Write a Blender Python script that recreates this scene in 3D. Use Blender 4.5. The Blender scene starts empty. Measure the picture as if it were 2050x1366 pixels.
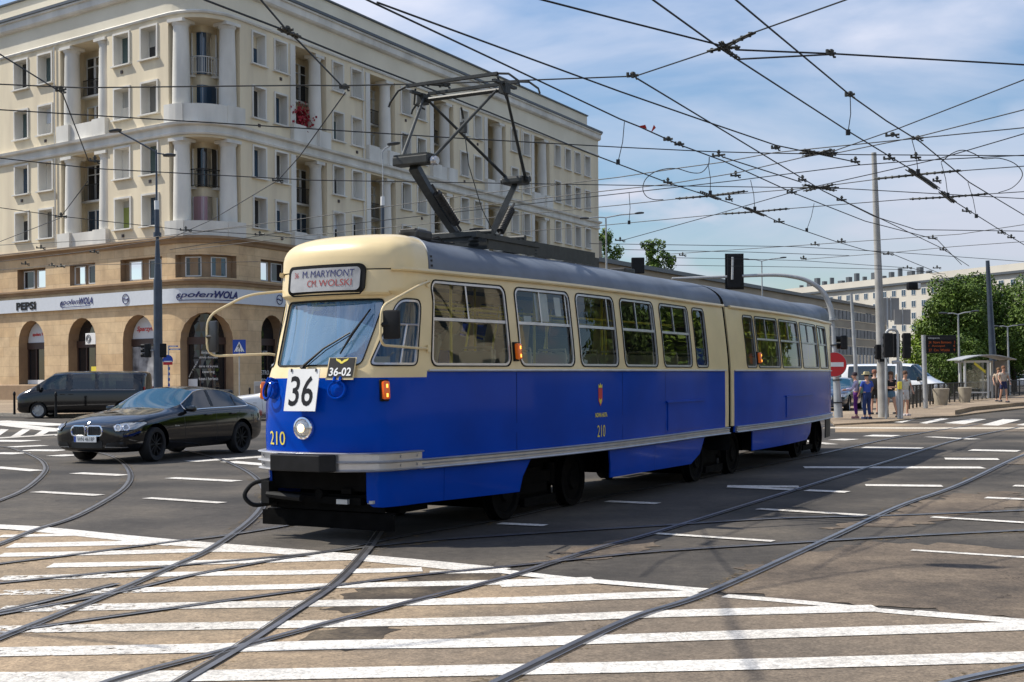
import bpy, bmesh, math, random
from mathutils import Vector, Matrix
from mathutils.geometry import delaunay_2d_cdt
random.seed(7)
PI=math.pi; R=math.radians
scene=bpy.context.scene
col=scene.collection
# ------------------------------------------------------------------ camera model
F=2600.0;U0=1025.0;V0=754.0;ROLL=.008;CH=1.6
_c,_s=math.cos(ROLL),math.sin(ROLL)
def ray(u,v):
    a=(u-U0)/F;b=(V0-v)/F
    return a*_c+b*_s,-a*_s+b*_c
def G(u,v,z=0.0):
    x,k=ray(u,v);Y=(z-CH)/k
    return Vector((x*Y,Y,z))
def P(u,v,Y):
    x,k=ray(u,v)
    return Vector((x*Y,Y,CH+k*Y))
def interp(x,T):
    if x<=T[0][0]: return T[0][1]
    for (a,b),(c,d) in zip(T,T[1:]):
        if x<=c: return b+(d-b)*(x-a)/(c-a) if c>a else d
    return T[-1][1]
# ------------------------------------------------------------------ tagging
def tag(o,label=None,cat=None,group=None,kind=None):
    if label:o['label']=label
    if cat:o['category']=cat
    if group:o['group']=group
    if kind:o['kind']=kind
    return o
def empty(name,loc=(0,0,0),rz=0,label=None,cat=None,group=None):
    o=bpy.data.objects.new(name,None);col.objects.link(o)
    o.location=loc;o.rotation_euler=(0,0,rz);o.empty_display_size=.1
    return tag(o,label,cat,group)
def mesh_obj(name,verts,faces,mat=None,parent=None,smooth=False,mats=None,mi=None):
    me=bpy.data.meshes.new(name);me.from_pydata([tuple(v) for v in verts],[],faces)
    o=bpy.data.objects.new(name,me);col.objects.link(o)
    for m in (mats or ([mat] if mat else [])): me.materials.append(m)
    if mi: me.polygons.foreach_set('material_index',mi)
    if smooth: me.polygons.foreach_set('use_smooth',[True]*len(me.polygons))
    me.update()
    if parent:o.parent=parent
    return o
class MB:
    """collects shapes into one mesh"""
    def __init__(s): s.v=[];s.f=[];s.sm=[]
    def add(s,vs,fs,M=None,smooth=False):
        n=len(s.v)
        s.v+= [ (M@Vector(p)) for p in vs] if M else [Vector(p) for p in vs]
        s.f+=[[i+n for i in f] for f in fs];s.sm+=[smooth]*len(fs);return s
    def box(s,c,d,M=None,rz=0,bev=0):
        x,y,z=d[0]/2,d[1]/2,d[2]/2
        if bev:
            b=min(bev,x*.9,y*.9,z*.9)
            bm=bmesh.new();bmesh.ops.create_cube(bm,size=1)
            for v in bm.verts:v.co=Vector((v.co.x*2*x,v.co.y*2*y,v.co.z*2*z))
            bmesh.ops.bevel(bm,geom=bm.edges[:],offset=b,segments=2,profile=.6,affect='EDGES')
            bm.verts.index_update()
            vs=[v.co.copy() for v in bm.verts];fs=[[v.index for v in f.verts] for f in bm.faces];bm.free()
        else:
            vs=[Vector((sx*x,sy*y,sz*z)) for sx in(-1,1) for sy in(-1,1) for sz in(-1,1)]
            fs=[(0,1,3,2),(4,6,7,5),(0,4,5,1),(2,3,7,6),(0,2,6,4),(1,5,7,3)]
        T=Matrix.Translation(c)@Matrix.Rotation(rz,4,'Z')
        if M:T=M@T
        return s.add(vs,fs,T)
    def tube(s,pts,r,n=8,M=None,cap=True,closed=False):
        pts=[Vector(p) for p in pts];rs=r if isinstance(r,(list,tuple)) else [r]*len(pts)
        vs=[];m=len(pts);up=None
        for i,p in enumerate(pts):
            if closed: t=pts[(i+1)%m]-pts[i-1]
            else: t=pts[min(i+1,m-1)]-pts[max(i-1,0)]
            if t.length<1e-9:t=Vector((0,0,1))
            t.normalize()
            if up is None:
                up=t.orthogonal().normalized()
            else:
                up=up-t*up.dot(t)
                up=up.normalized() if up.length>1e-6 else t.orthogonal().normalized()
            w=t.cross(up)
            for k in range(n):
                a=2*PI*k/n
                vs.append(p+(up*math.cos(a)+w*math.sin(a))*rs[i])
        fs=[]
        for i in range(m if closed else m-1):
            for k in range(n):
                a=i*n+k;b=i*n+(k+1)%n;j=(i+1)%m
                fs.append((a,b,j*n+(k+1)%n,j*n+k))
        if cap and not closed:
            fs.append(tuple(range(n-1,-1,-1)));fs.append(tuple((m-1)*n+k for k in range(n)))
        return s.add(vs,fs,M,True)
    def cyl(s,a,b,r,n=16,r2=None,M=None): return s.tube([a,b],[r,r if r2 is None else r2],n,M)
    def lathe(s,prof,n=24,M=None,cap=False):
        vs=[];fs=[]
        for r,z in prof:
            for k in range(n):
                a=2*PI*k/n;vs.append((r*math.cos(a),r*math.sin(a),z))
        for i in range(len(prof)-1):
            for k in range(n):fs.append((i*n+k,i*n+(k+1)%n,(i+1)*n+(k+1)%n,(i+1)*n+k))
        return s.add(vs,fs,M,True)
    def prism(s,poly,axis_map,d0,d1,M=None):
        """poly 2d; axis_map(x,y,d)->3d"""
        n=len(poly)
        vs=[axis_map(x,y,d0) for x,y in poly]+[axis_map(x,y,d1) for x,y in poly]
        fs=[tuple(range(n-1,-1,-1)),tuple(range(n,2*n))]+[(i,(i+1)%n,n+(i+1)%n,n+i) for i in range(n)]
        return s.add(vs,fs,M)
    def quad(s,a,b,c,d,M=None): return s.add([a,b,c,d],[(0,1,2,3)],M)
    def build(s,name,mat,parent=None,smooth=None,bevel=0):
        o=mesh_obj(name,s.v,s.f,mat,parent)
        o.data.polygons.foreach_set('use_smooth',s.sm if smooth is None else [smooth]*len(s.f))
        bm=bmesh.new();bm.from_mesh(o.data);bmesh.ops.recalc_face_normals(bm,faces=bm.faces[:])
        for e in bm.edges:
            if len(e.link_faces)==2 and e.calc_face_angle(0)>.7:e.smooth=False
        bm.to_mesh(o.data);bm.free()
        if bevel:
            m=o.modifiers.new('Bevel','BEVEL');m.width=bevel;m.segments=2;m.limit_method='ANGLE';m.angle_limit=.6
        return o
def local(o,root):
    """root is an Empty: convert o's world-space mesh to root's local space"""
    M=Matrix.Translation(root.location)@root.rotation_euler.to_matrix().to_4x4()
    o.data.transform(M.inverted());o.parent=root
    return o
def inpoly(x,y,p):
    c=False;n=len(p);j=n-1
    for i in range(n):
        xi,yi=p[i];xj,yj=p[j]
        if (yi>y)!=(yj>y) and x<(xj-xi)*(y-yi)/(yj-yi)+xi:c=not c
        j=i
    return c
def rrect(x0,y0,x1,y1,r,n=5):
    """rounded rect, r scalar or 4 (bl,br,tr,tl)"""
    rs=r if isinstance(r,(list,tuple)) else [r]*4
    o=[]
    for (cx,cy,a0),rr in zip([(x0,y0,180),(x1,y0,270),(x1,y1,0),(x0,y1,90)],rs):
        sx=1 if cx==x0 else -1;sy=1 if cy==y0 else -1
        for k in range(n+1):
            a=R(a0+90*k/n);o.append((cx+sx*rr+rr*math.cos(a),cy+sy*rr+rr*math.sin(a)))
    return o
def rpoly(pts,r,n=5):
    """round the corners of any convex polygon"""
    o=[];m=len(pts)
    rs=r if isinstance(r,(list,tuple)) else [r]*m
    for i in range(m):
        p=Vector(pts[i]).to_2d() if len(pts[i])>2 else Vector(pts[i]);a=Vector(pts[i-1]);b=Vector(pts[(i+1)%m])
        da=(a-p).normalized();db=(b-p).normalized();rr=rs[i]
        pa=p+da*rr;pb=p+db*rr
        for k in range(n+1):
            t=k/n;q=pa*(1-t)**2+p*2*t*(1-t)+pb*t*t;o.append((q.x,q.y))
    return o
def dens(poly,res,closed=True):
    o=[];n=len(poly)
    for i in range(n if closed else n-1):
        a=poly[i];b=poly[(i+1)%n];L=math.hypot(b[0]-a[0],b[1]-a[1]);k=max(1,int(math.ceil(L/res)))
        for j in range(k):
            t=j/k;o.append((a[0]+(b[0]-a[0])*t,a[1]+(b[1]-a[1])*t))
    if not closed:o.append(poly[-1])
    return o
def panel2d(outer,holes,res,extra=()):
    vs=[];es=[]
    for poly in [outer]+list(holes):
        d=dens(poly,res);n=len(vs);vs+=d;es+=[(n+i,n+(i+1)%len(d)) for i in range(len(d))]
    xs=[p[0] for p in outer];ys=[p[1] for p in outer]
    for lx in extra: # constraint polylines
        d=dens(lx,res,False);n=len(vs);vs+=d;es+=[(n+i,n+i+1) for i in range(len(d)-1)]
    nx=int((max(xs)-min(xs))/res);ny=int((max(ys)-min(ys))/res)
    for i in range(1,nx):
        for j in range(1,ny):
            x=min(xs)+(max(xs)-min(xs))*(i+.3*((j%2)-.5))/nx;y=min(ys)+(max(ys)-min(ys))*j/ny
            if inpoly(x,y,outer) and not any(inpoly(x,y,h) for h in holes):vs.append((x,y))
    r=delaunay_2d_cdt([Vector(p) for p in vs],es,[],0,1e-5)
    V=[(p.x,p.y) for p in r[0]];Fc=[]
    for f in r[2]:
        cx=sum(V[i][0] for i in f)/len(f);cy=sum(V[i][1] for i in f)/len(f)
        if inpoly(cx,cy,outer) and not any(inpoly(cx,cy,h) for h in holes):Fc.append(list(f))
    return V,Fc
def panel(name,outer,holes,mp,mat,parent=None,res=.15,thick=0,extra=(),smooth=True):
    V,Fc=panel2d(outer,holes,res,extra)
    o=mesh_obj(name,[mp(x,y) for x,y in V],Fc,mat,parent,smooth)
    if thick:
        m=o.modifiers.new('Solid','SOLIDIFY');m.thickness=abs(thick);m.offset=-1 if thick>0 else 1
        m=o.modifiers.new('Split','EDGE_SPLIT');m.split_angle=R(38)
    return o
def ringstrip(name,poly,mp,w,off,mat,parent=None,res=.08,inset=True,h=.012):
    """flat frame following poly in the 2-d domain, between poly and its inward offset; mp(x,y,out)"""
    d=dens(poly,res);n=len(d);ins=[]
    for i in range(n):
        a=Vector(d[i-1]);b=Vector(d[(i+1)%n]);t=(b-a).normalized();nn=Vector((-t.y,t.x))
        ins.append((d[i][0]+nn.x*w,d[i][1]+nn.y*w))
    vs=[mp(x,y,off) for x,y in d]+[mp(x,y,off+h) for x,y in d]+[mp(x,y,off+h) for x,y in ins]+[mp(x,y,off) for x,y in ins]
    fs=[]
    for i in range(n):
        j=(i+1)%n
        for k in range(3):fs.append((k*n+i,k*n+j,(k+1)*n+j,(k+1)*n+i))
    return mesh_obj(name,vs,fs,mat,parent,False)
# ------------------------------------------------------------------ materials
def mat(name,rgb,rough=.6,metal=0,spec=.5,noise=0,nscale=5,bump=0,bscale=40,rgb2=None,coat=0,emit=None,es=0,coords='pos',detail=4,stretch=None):
    m=bpy.data.materials.new(name);m.use_nodes=True;nt=m.node_tree;N=nt.nodes;L=nt.links
    b=N['Principled BSDF'];b.inputs['Base Color'].default_value=(*rgb,1);b.inputs['Roughness'].default_value=rough
    b.inputs['Metallic'].default_value=metal;b.inputs['Specular IOR Level'].default_value=spec
    b.inputs['Coat Weight'].default_value=coat;b.inputs['Coat Roughness'].default_value=.06
    if emit:
        b.inputs['Emission Color'].default_value=(*emit,1);b.inputs['Emission Strength'].default_value=es
    if noise or bump or rgb2:
        tc=N.new('ShaderNodeTexCoord');src=tc.outputs['Object']
        if coords=='pos':
            g=N.new('ShaderNodeNewGeometry');src=g.outputs['Position']
        if stretch:
            mp=N.new('ShaderNodeMapping');mp.inputs['Scale'].default_value=stretch;L.new(src,mp.inputs['Vector']);src=mp.outputs['Vector']
    if noise or rgb2:
        n=N.new('ShaderNodeTexNoise');n.inputs['Scale'].default_value=nscale;n.inputs['Detail'].default_value=detail;L.new(src,n.inputs['Vector'])
        r=N.new('ShaderNodeValToRGB');c2=rgb2 or tuple(x*(1-noise) for x in rgb);c1=rgb if rgb2 else tuple(min(1,x*(1+noise*.6)) for x in rgb)
        r.color_ramp.elements[0].position=.32;r.color_ramp.elements[1].position=.68
        r.color_ramp.elements[0].color=(*c2,1);r.color_ramp.elements[1].color=(*c1,1)
        L.new(n.outputs['Fac'],r.inputs['Fac']);L.new(r.outputs['Color'],b.inputs['Base Color'])
    if bump:
        n=N.new('ShaderNodeTexNoise');n.inputs['Scale'].default_value=bscale;n.inputs['Detail'].default_value=4;L.new(src,n.inputs['Vector'])
        bp=N.new('ShaderNodeBump');bp.inputs['Strength'].default_value=bump;bp.inputs['Distance'].default_value=.02
        L.new(n.outputs['Fac'],bp.inputs['Height']);L.new(bp.outputs['Normal'],b.inputs['Normal'])
    return m
def glass(name,tint=(.8,.85,.85),trans=.6,refl=1.0,rough=.02,ior=1.5,dark=(.02,.025,.03)):
    """thin window pane: part see-through, part tinted body, fresnel reflection"""
    m=bpy.data.materials.new(name);m.use_nodes=True;nt=m.node_tree;N=nt.nodes;L=nt.links
    N.remove(N['Principled BSDF']);out=N['Material Output']
    t=N.new('ShaderNodeBsdfTransparent');t.inputs['Color'].default_value=(*tint,1)
    d=N.new('ShaderNodeBsdfDiffuse');d.inputs['Color'].default_value=(*dark,1)
    g=N.new('ShaderNodeBsdfGlossy');g.inputs['Roughness'].default_value=rough;g.inputs['Color'].default_value=(refl,refl,refl,1)
    f=N.new('ShaderNodeFresnel');f.inputs['IOR'].default_value=ior
    a=N.new('ShaderNodeMixShader');a.inputs['Fac'].default_value=trans;L.new(d.outputs[0],a.inputs[1]);L.new(t.outputs[0],a.inputs[2])
    mx=N.new('ShaderNodeMixShader');L.new(f.outputs[0],mx.inputs['Fac']);L.new(a.outputs[0],mx.inputs[1]);L.new(g.outputs[0],mx.inputs[2])
    L.new(mx.outputs[0],out.inputs['Surface']);return m
# ------------------------------------------------------------------ lettering
def text_verts(s,size=1,extrude=0.0,shear=0,spacing=1,bold=0,align='CENTER',xscale=1):
    cu=bpy.data.curves.new('t','FONT');cu.body=s;cu.size=size;cu.extrude=extrude;cu.align_x=align;cu.align_y='CENTER'
    cu.shear=shear;cu.space_character=spacing;cu.offset=bold;cu.resolution_u=3
    o=bpy.data.objects.new('t',cu);col.objects.link(o)
    dg=bpy.context.evaluated_depsgraph_get();me=bpy.data.meshes.new_from_object(o.evaluated_get(dg))
    vs=[Vector((v.co.x*xscale,v.co.y,v.co.z)) for v in me.vertices];fs=[list(p.vertices) for p in me.polygons]
    bpy.data.objects.remove(o);bpy.data.curves.remove(cu);bpy.data.meshes.remove(me)
    xs=[v.x for v in vs];ys=[v.y for v in vs]
    cx=(max(xs)+min(xs))/2;cy=(max(ys)+min(ys))/2
    for v in vs:v.x-=cx;v.y-=cy
    return vs,fs,(max(xs)-min(xs)),(max(ys)-min(ys))
def lettering(name,s,mp,w,h,material,parent=None,fit=True,**k):
    """mp(x,y)->3d where x,y in metres about the centre; fitted to w x h"""
    vs,fs,W,H=text_verts(s,1,**k)
    return mesh_obj(name,[mp(v.x*w/W,v.y*h/H) for v in vs],fs,material,parent)
# ================================================================== MATERIALS
M=dict(
 blue=mat('tram_blue',(.0001,.050,.38),.25,spec=.04,coat=.12,bump=.22,bscale=1.1,noise=.14,nscale=1.2),
 cream=mat('tram_cream',(.77,.61,.33),.35,coat=.3,noise=.07,nscale=2.5,bump=.03,bscale=6),
 roofgrey=mat('roof_grey',(.16,.185,.225),.5,rgb2=(.10,.115,.14),nscale=1.8,bump=.12,bscale=5,spec=.4),
 alu=mat('aluminium',(.52,.52,.53),.38,metal=.8,noise=.12,nscale=6),
 chrome=mat('chrome',(.8,.8,.82),.12,metal=1),
 black=mat('black_paint',(.009,.009,.010),.5,spec=.25,noise=.4,nscale=9),
 under=mat('underframe',(.004,.0038,.0036),.8,spec=.08,noise=.5,nscale=7),
 rubber=mat('rubber',(.008,.008,.008),.6,spec=.2),
 steel=mat('steel_dark',(.06,.058,.055),.5,metal=.6,noise=.3,nscale=12),
 panto=mat('pantograph_metal',(.035,.037,.035),.5,metal=.3,noise=.3,nscale=15),
 pantolight=mat('pantograph_tube',(.06,.062,.056),.45,metal=.5,noise=.3,nscale=12),
 white=mat('white_paint',(.78,.78,.76),.5,noise=.05,nscale=8),
 yellow=mat('yellow_paint',(.75,.62,.06),.5),
 red=mat('red_paint',(.5,.02,.015),.45),
 navy=mat('navy_paint',(.02,.025,.13),.5),
 orange=mat('orange_lens',(.65,.09,.005),.25,coat=.6,emit=(1,.25,.02),es=.12),
 amber=mat('amber_lit',(1,.45,.1),.3,emit=(1,.4,.05),es=2.2),
 lamplit=mat('lamp_lit',(1,.8,.5),.3,emit=(1,.72,.35),es=1.8),
 lens=mat('lamp_glass',(.5,.5,.48),.12,metal=.7),
 glass=glass('tram_glass',(.86,.88,.84),.92,1,.01,1.5,(.10,.10,.08)),
 shield=glass('windscreen_glass',(.80,.90,.98),.62,1,.01,2.4,(.22,.46,.72)),
 interior=mat('interior_cream',(.62,.55,.38),.6,noise=.1),
 seat=mat('seat_cream',(.5,.44,.3),.5),
 curtain=mat('blue_curtain',(.14,.34,.66),.8,rgb2=(.40,.58,.80),nscale=9,stretch=(3,3,.05)),
 floor=mat('tram_floor',(.05,.045,.04),.8),
 plaster=mat('plaster',(.80,.695,.50),.85,rgb2=(.64,.55,.40),nscale=.9,stretch=(1,1,.18),detail=8,bump=.12,bscale=18),
 frieze=mat('plaster_pale',(.76,.70,.56),.85,rgb2=(.66,.60,.47),nscale=.3,bump=.1,bscale=18),
 plwhite=mat('white_plaster',(.76,.735,.67),.8,rgb2=(.56,.54,.49),nscale=.8,stretch=(1,1,.4),bump=.08,bscale=20),
 zinc=mat('zinc_flashing',(.10,.11,.12),.5,metal=.4),
 winpane=glass('house_glass',(.5,.55,.55),.35,1,.01,1.7,(.03,.035,.04)),
 winframe=mat('window_frame_white',(.62,.62,.60),.5),
 curtainw=mat('pale_curtain',(.5,.48,.42),.9,rgb2=(.3,.29,.26),nscale=6,stretch=(6,6,.2)),
 dark=mat('dark_room',(.02,.02,.022),.9),
 iron=mat('wrought_iron',(.03,.03,.03),.5),
 brown=mat('brown_frame',(.05,.028,.022),.5),
 board=mat('sign_board',(.60,.63,.67),.5,noise=.04),
 pole=mat('pole_grey_paint',(.045,.06,.085),.4,noise=.2,nscale=3),
 poleg=mat('pole_galvanised',(.42,.43,.43),.5,metal=.3,noise=.2,nscale=2.5),
 polec=mat('pole_concrete',(.40,.39,.37),.8,rgb2=(.30,.29,.26),nscale=3,bump=.1),
 lamphead=mat('lamp_head',(.05,.055,.06),.4),
 signblue=mat('sign_blue',(.01,.06,.36),.4),
 signred=mat('sign_red',(.55,.015,.02),.4),
 wire=mat('wire_dark',(.018,.02,.022),.6,metal=.2),
 insul=mat('insulator',(.05,.05,.04),.5,noise=.3,nscale=20),
 leaf=mat('leaf_green',(.13,.20,.025),.6,rgb2=(.035,.07,.010),nscale=.8,spec=.3),
 leaf2=mat('leaf_bright',(.22,.30,.02),.6,rgb2=(.11,.19,.015),nscale=.9,spec=.3),
 bark=mat('bark',(.09,.065,.045),.9,bump=.5,bscale=12,rgb2=(.05,.035,.025),nscale=5),
 carblack=mat('car_black',(.0025,.0025,.0035),.1,spec=.4,coat=.8),
 carplastic=mat('car_plastic',(.01,.01,.01),.5),
 carglass=glass('car_glass',(.30,.42,.45),.5,1,.01,1.8,(.01,.02,.025)),
 carglass2=glass('car_windscreen',(.35,.55,.6),.4,1,.01,2.6,(.01,.08,.12)),
 tyre=mat('tyre',(.012,.012,.012),.8),
 carwhite=mat('car_white',(.75,.76,.77),.2,coat=.8),
 carblue=mat('car_darkblue',(.01,.025,.06),.15,coat=1),
 silver=mat('alloy_silver',(.45,.46,.47),.3,metal=.8),
 taillamp=mat('tail_lamp',(.3,.005,.005),.2,coat=1),
 skin=mat('skin',(.50,.28,.19),.55),
 planter=mat('planter_concrete',(.34,.30,.23),.85,noise=.15,bump=.2),
)
# asphalt & paving --------------------------------------------------
def ground_mat(name,c1,c2,c3,patch=.25,fine=60,rough=.85,crack=True,cs=.9,cover=None,alt=None):
    m=bpy.data.materials.new(name);m.use_nodes=True;nt=m.node_tree;N=nt.nodes;L=nt.links;b=N['Principled BSDF']
    g=N.new('ShaderNodeNewGeometry')
    def noise(sc,det=5,ro=.55):
        n=N.new('ShaderNodeTexNoise');n.inputs['Scale'].default_value=sc;n.inputs['Detail'].default_value=det;n.inputs['Roughness'].default_value=ro;L.new(g.outputs['Position'],n.inputs['Vector']);return n
    def ramp(src,els):
        r=N.new('ShaderNodeValToRGB');e=r.color_ramp.elements
        while len(e)<len(els):e.new(.5)
        for k,(p,c) in enumerate(els):e[k].position=p;e[k].color=(*c,1)
        L.new(src,r.inputs['Fac']);return r
    def mix(f,a,bb,mode='MIX'):
        x=N.new('ShaderNodeMix');x.data_type='RGBA';x.blend_type=mode
        if isinstance(f,float):x.inputs[0].default_value=f
        else:L.new(f,x.inputs[0])
        L.new(a,x.inputs[6]);L.new(bb,x.inputs[7]);return x.outputs[2]
    A=ramp(noise(patch,6).outputs['Fac'],[(.36,c2),(.5,c1),(.66,c3)])
    A=A.outputs[0]
    if alt: # the surface turns browner towards the right of the crossing
        B=ramp(noise(patch,6).outputs['Fac'],[(.36,alt[1]),(.5,alt[0]),(.66,alt[2])]).outputs[0]
        dp=N.new('ShaderNodeVectorMath');dp.operation='DOT_PRODUCT';L.new(g.outputs['Position'],dp.inputs[0]);dp.inputs[1].default_value=(1,-.40,0)
        nn=noise(.9,6);ma=N.new('ShaderNodeMath');ma.operation='MULTIPLY_ADD';L.new(nn.outputs['Fac'],ma.inputs[0]);ma.inputs[1].default_value=3.0;L.new(dp.outputs['Value'],ma.inputs[2])
        mr=N.new('ShaderNodeMapRange');mr.inputs['From Min'].default_value=-4.0+.9;mr.inputs['From Max'].default_value=-2.2+.9;L.new(ma.outputs[0],mr.inputs['Value'])
        A=mix(mr.outputs[0],A,B)
    fn=noise(fine,3,.8);Fr=ramp(fn.outputs['Fac'],[(.3,(.55,.55,.55)),(.72,(1.45,1.42,1.36))])
    c=mix(1.0,A,Fr.outputs[0],'MULTIPLY')
    sp=ramp(noise(9,6,.75).outputs['Fac'],[(.35,(.72,.71,.70)),(.62,(1.12,1.1,1.07))])
    c=mix(1.0,c,sp.outputs[0],'MULTIPLY')
    if crack:
        v=N.new('ShaderNodeTexVoronoi');v.feature='DISTANCE_TO_EDGE';v.inputs['Scale'].default_value=cs
        w=noise(1.6,5);ad=N.new('ShaderNodeVectorMath');ad.operation='ADD';L.new(g.outputs['Position'],ad.inputs[0])
        sc=N.new('ShaderNodeVectorMath');sc.operation='SCALE';sc.inputs['Scale'].default_value=1.1;L.new(w.outputs['Color'],sc.inputs[0]);L.new(sc.outputs[0],ad.inputs[1]);L.new(ad.outputs[0],v.inputs['Vector'])
        cr=ramp(v.outputs['Distance'],[(.0,(.35,.33,.3)),(.012,(1,1,1))])
        msk=ramp(noise(.35,2).outputs['Fac'],[(.52,(0,0,0)),(.6,(1,1,1))])
        cc=mix(1.0,c,cr.outputs[0],'MULTIPLY');c=mix(msk.outputs[0],c,cc)
    L.new(c,b.inputs['Base Color']);b.inputs['Roughness'].default_value=rough;b.inputs['Specular IOR Level'].default_value=.3
    bp=N.new('ShaderNodeBump');bp.inputs['Strength'].default_value=.35;bp.inputs['Distance'].default_value=.01;L.new(fn.outputs['Fac'],bp.inputs['Height']);L.new(bp.outputs['Normal'],b.inputs['Normal'])
    if cover: # worn edges / worn paint: alpha by noise
        n=noise(14,8,.75);n2=noise(.55,3)
        ad=N.new('ShaderNodeMath');ad.operation='MULTIPLY_ADD';L.new(n2.outputs['Fac'],ad.inputs[0]);ad.inputs[1].default_value=cover[1];L.new(n.outputs['Fac'],ad.inputs[2])
        if len(cover)>2:
            sp_=N.new('ShaderNodeSeparateXYZ');L.new(g.outputs['Position'],sp_.inputs[0])
            mr=N.new('ShaderNodeMapRange');mr.inputs['From Min'].default_value=-3.4;mr.inputs['From Max'].default_value=.4;mr.inputs['To Min'].default_value=-cover[2];mr.inputs['To Max'].default_value=0;L.new(sp_.outputs[0],mr.inputs['Value'])
            my=N.new('ShaderNodeMapRange');my.inputs['From Min'].default_value=10.5;my.inputs['From Max'].default_value=12.5;my.inputs['To Min'].default_value=1;my.inputs['To Max'].default_value=0;L.new(sp_.outputs[1],my.inputs['Value'])
            mu=N.new('ShaderNodeMath');mu.operation='MULTIPLY_ADD';L.new(mr.outputs[0],mu.inputs[0]);L.new(my.outputs[0],mu.inputs[1]);L.new(ad.outputs[0],mu.inputs[2]);ad=mu
        r=ramp(ad.outputs[0],[(cover[0]-.03,(0,0,0)),(cover[0]+.03,(1,1,1))])
        L.new(r.outputs[0],b.inputs['Alpha'])
    return m
M['asphalt']=ground_mat('asphalt',(.074,.067,.060),(.042,.039,.036),(.125,.110,.092),patch=.42)
M['tan']=ground_mat('tan_concrete',(.32,.248,.172),(.225,.18,.13),(.375,.285,.195),patch=.5,fine=45,crack=False,alt=((.19,.155,.12),(.15,.125,.10),(.23,.185,.14)))
M['tan2']=ground_mat('brown_asphalt',(.19,.155,.12),(.15,.125,.10),(.23,.185,.14),patch=.3,fine=50)
M['paint']=ground_mat('road_paint',(.66,.65,.63),(.54,.52,.49),(.70,.69,.67),fine=40,crack=True,cs=2.5,cover=(.36,.35,.27))
M['paintworn']=ground_mat('road_paint_worn',(.62,.57,.49),(.52,.46,.38),(.70,.66,.60),fine=40,crack=False,cover=(.56,.4))
M['patch']=ground_mat('asphalt_patch',(.10,.085,.065),(.07,.06,.048),(.15,.12,.085),patch=2,fine=30,crack=False,cover=(.70,.4))
M['rust']=ground_mat('rail_bed',(.16,.125,.075),(.10,.08,.055),(.24,.17,.08),patch=1.5,fine=40,crack=False,cover=(.74,.3))
M['pave']=ground_mat('pavement_slabs',(.30,.235,.17),(.24,.19,.14),(.36,.29,.21),fine=30,crack=False)
M['kerb']=ground_mat('kerb_stone',(.30,.28,.25),(.22,.2,.18),(.38,.35,.31),fine=30,crack=False)
M['railtop']=mat('rail_steel',(.30,.30,.31),.38,metal=.8,noise=.25,nscale=4)
M['groove']=mat('rail_groove',(.015,.013,.012),.8,noise=.4,nscale=9)
# stone with blocks
def stone_mat():
    m=bpy.data.materials.new('sandstone_cladding');m.use_nodes=True;nt=m.node_tree;N=nt.nodes;L=nt.links;b=N['Principled BSDF']
    uv=N.new('ShaderNodeUVMap')
    br=N.new('ShaderNodeTexBrick');br.inputs['Color1'].default_value=(.62,.445,.255,1);br.inputs['Color2'].default_value=(.66,.505,.315,1);br.inputs['Mortar'].default_value=(.30,.21,.13,1)
    br.inputs['Scale'].default_value=1;br.inputs['Mortar Size'].default_value=.006;br.inputs['Brick Width'].default_value=1.35;br.inputs['Row Height'].default_value=.62;br.inputs['Bias'].default_value=-.1
    L.new(uv.outputs[0],br.inputs['Vector'])
    g=N.new('ShaderNodeNewGeometry');n=N.new('ShaderNodeTexNoise');n.inputs['Scale'].default_value=.9;n.inputs['Detail'].default_value=8;n.inputs['Roughness'].default_value=.65;L.new(g.outputs['Position'],n.inputs['Vector'])
    r=N.new('ShaderNodeValToRGB');r.color_ramp.elements[0].position=.3;r.color_ramp.elements[1].position=.7;r.color_ramp.elements[0].color=(.72,.68,.66,1);r.color_ramp.elements[1].color=(1.12,1.1,1.05,1);L.new(n.outputs['Fac'],r.inputs['Fac'])
    x=N.new('ShaderNodeMix');x.data_type='RGBA';x.blend_type='MULTIPLY';x.inputs[0].default_value=1;L.new(br.outputs['Color'],x.inputs[6]);L.new(r.outputs[0],x.inputs[7])
    L.new(x.outputs[2],b.inputs['Base Color']);b.inputs['Roughness'].default_value=.8
    bp=N.new('ShaderNodeBump');bp.inputs['Strength'].default_value=.2;L.new(n.outputs['Fac'],bp.inputs['Height']);L.new(bp.outputs['Normal'],b.inputs['Normal'])
    return m
M['stone']=stone_mat()
# ================================================================== CAMERA, SKY, SUN
cam=bpy.data.cameras.new('camera');co=bpy.data.objects.new('camera',cam);col.objects.link(co);scene.camera=co
cam.sensor_width=36;cam.lens=36*F/2050;cam.shift_y=(V0-683)/2050;cam.clip_end=3000;cam.clip_start=.1
rx=Vector((_c,0,-_s));up=Vector((_s,0,_c));bk=Vector((0,-1,0))
co.matrix_world=Matrix(((rx.x,up.x,bk.x,0),(rx.y,up.y,bk.y,0),(rx.z,up.z,bk.z,CH),(0,0,0,1)))
SUN=Vector((-.80,.17,1.0)).normalized()
el=math.asin(SUN.z);az=math.atan2(SUN.x,SUN.y)
ld=bpy.data.lights.new('sun','SUN');ld.energy=4.8;ld.angle=R(.53);ld.color=(1,.945,.85)
lo=bpy.data.objects.new('sun',ld);col.objects.link(lo);lo.rotation_euler=SUN.to_track_quat('Z','Y').to_euler()
w=bpy.data.worlds.new('World');scene.world=w;w.use_nodes=True;nt=w.node_tree;N=nt.nodes;L=nt.links
bg=N['Background'];sk=N.new('ShaderNodeTexSky');sk.sky_type='NISHITA';sk.sun_disc=False;sk.sun_elevation=el;sk.sun_rotation=az
sk.air_density=1.0;sk.dust_density=.35;sk.ozone_density=2.2
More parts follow.
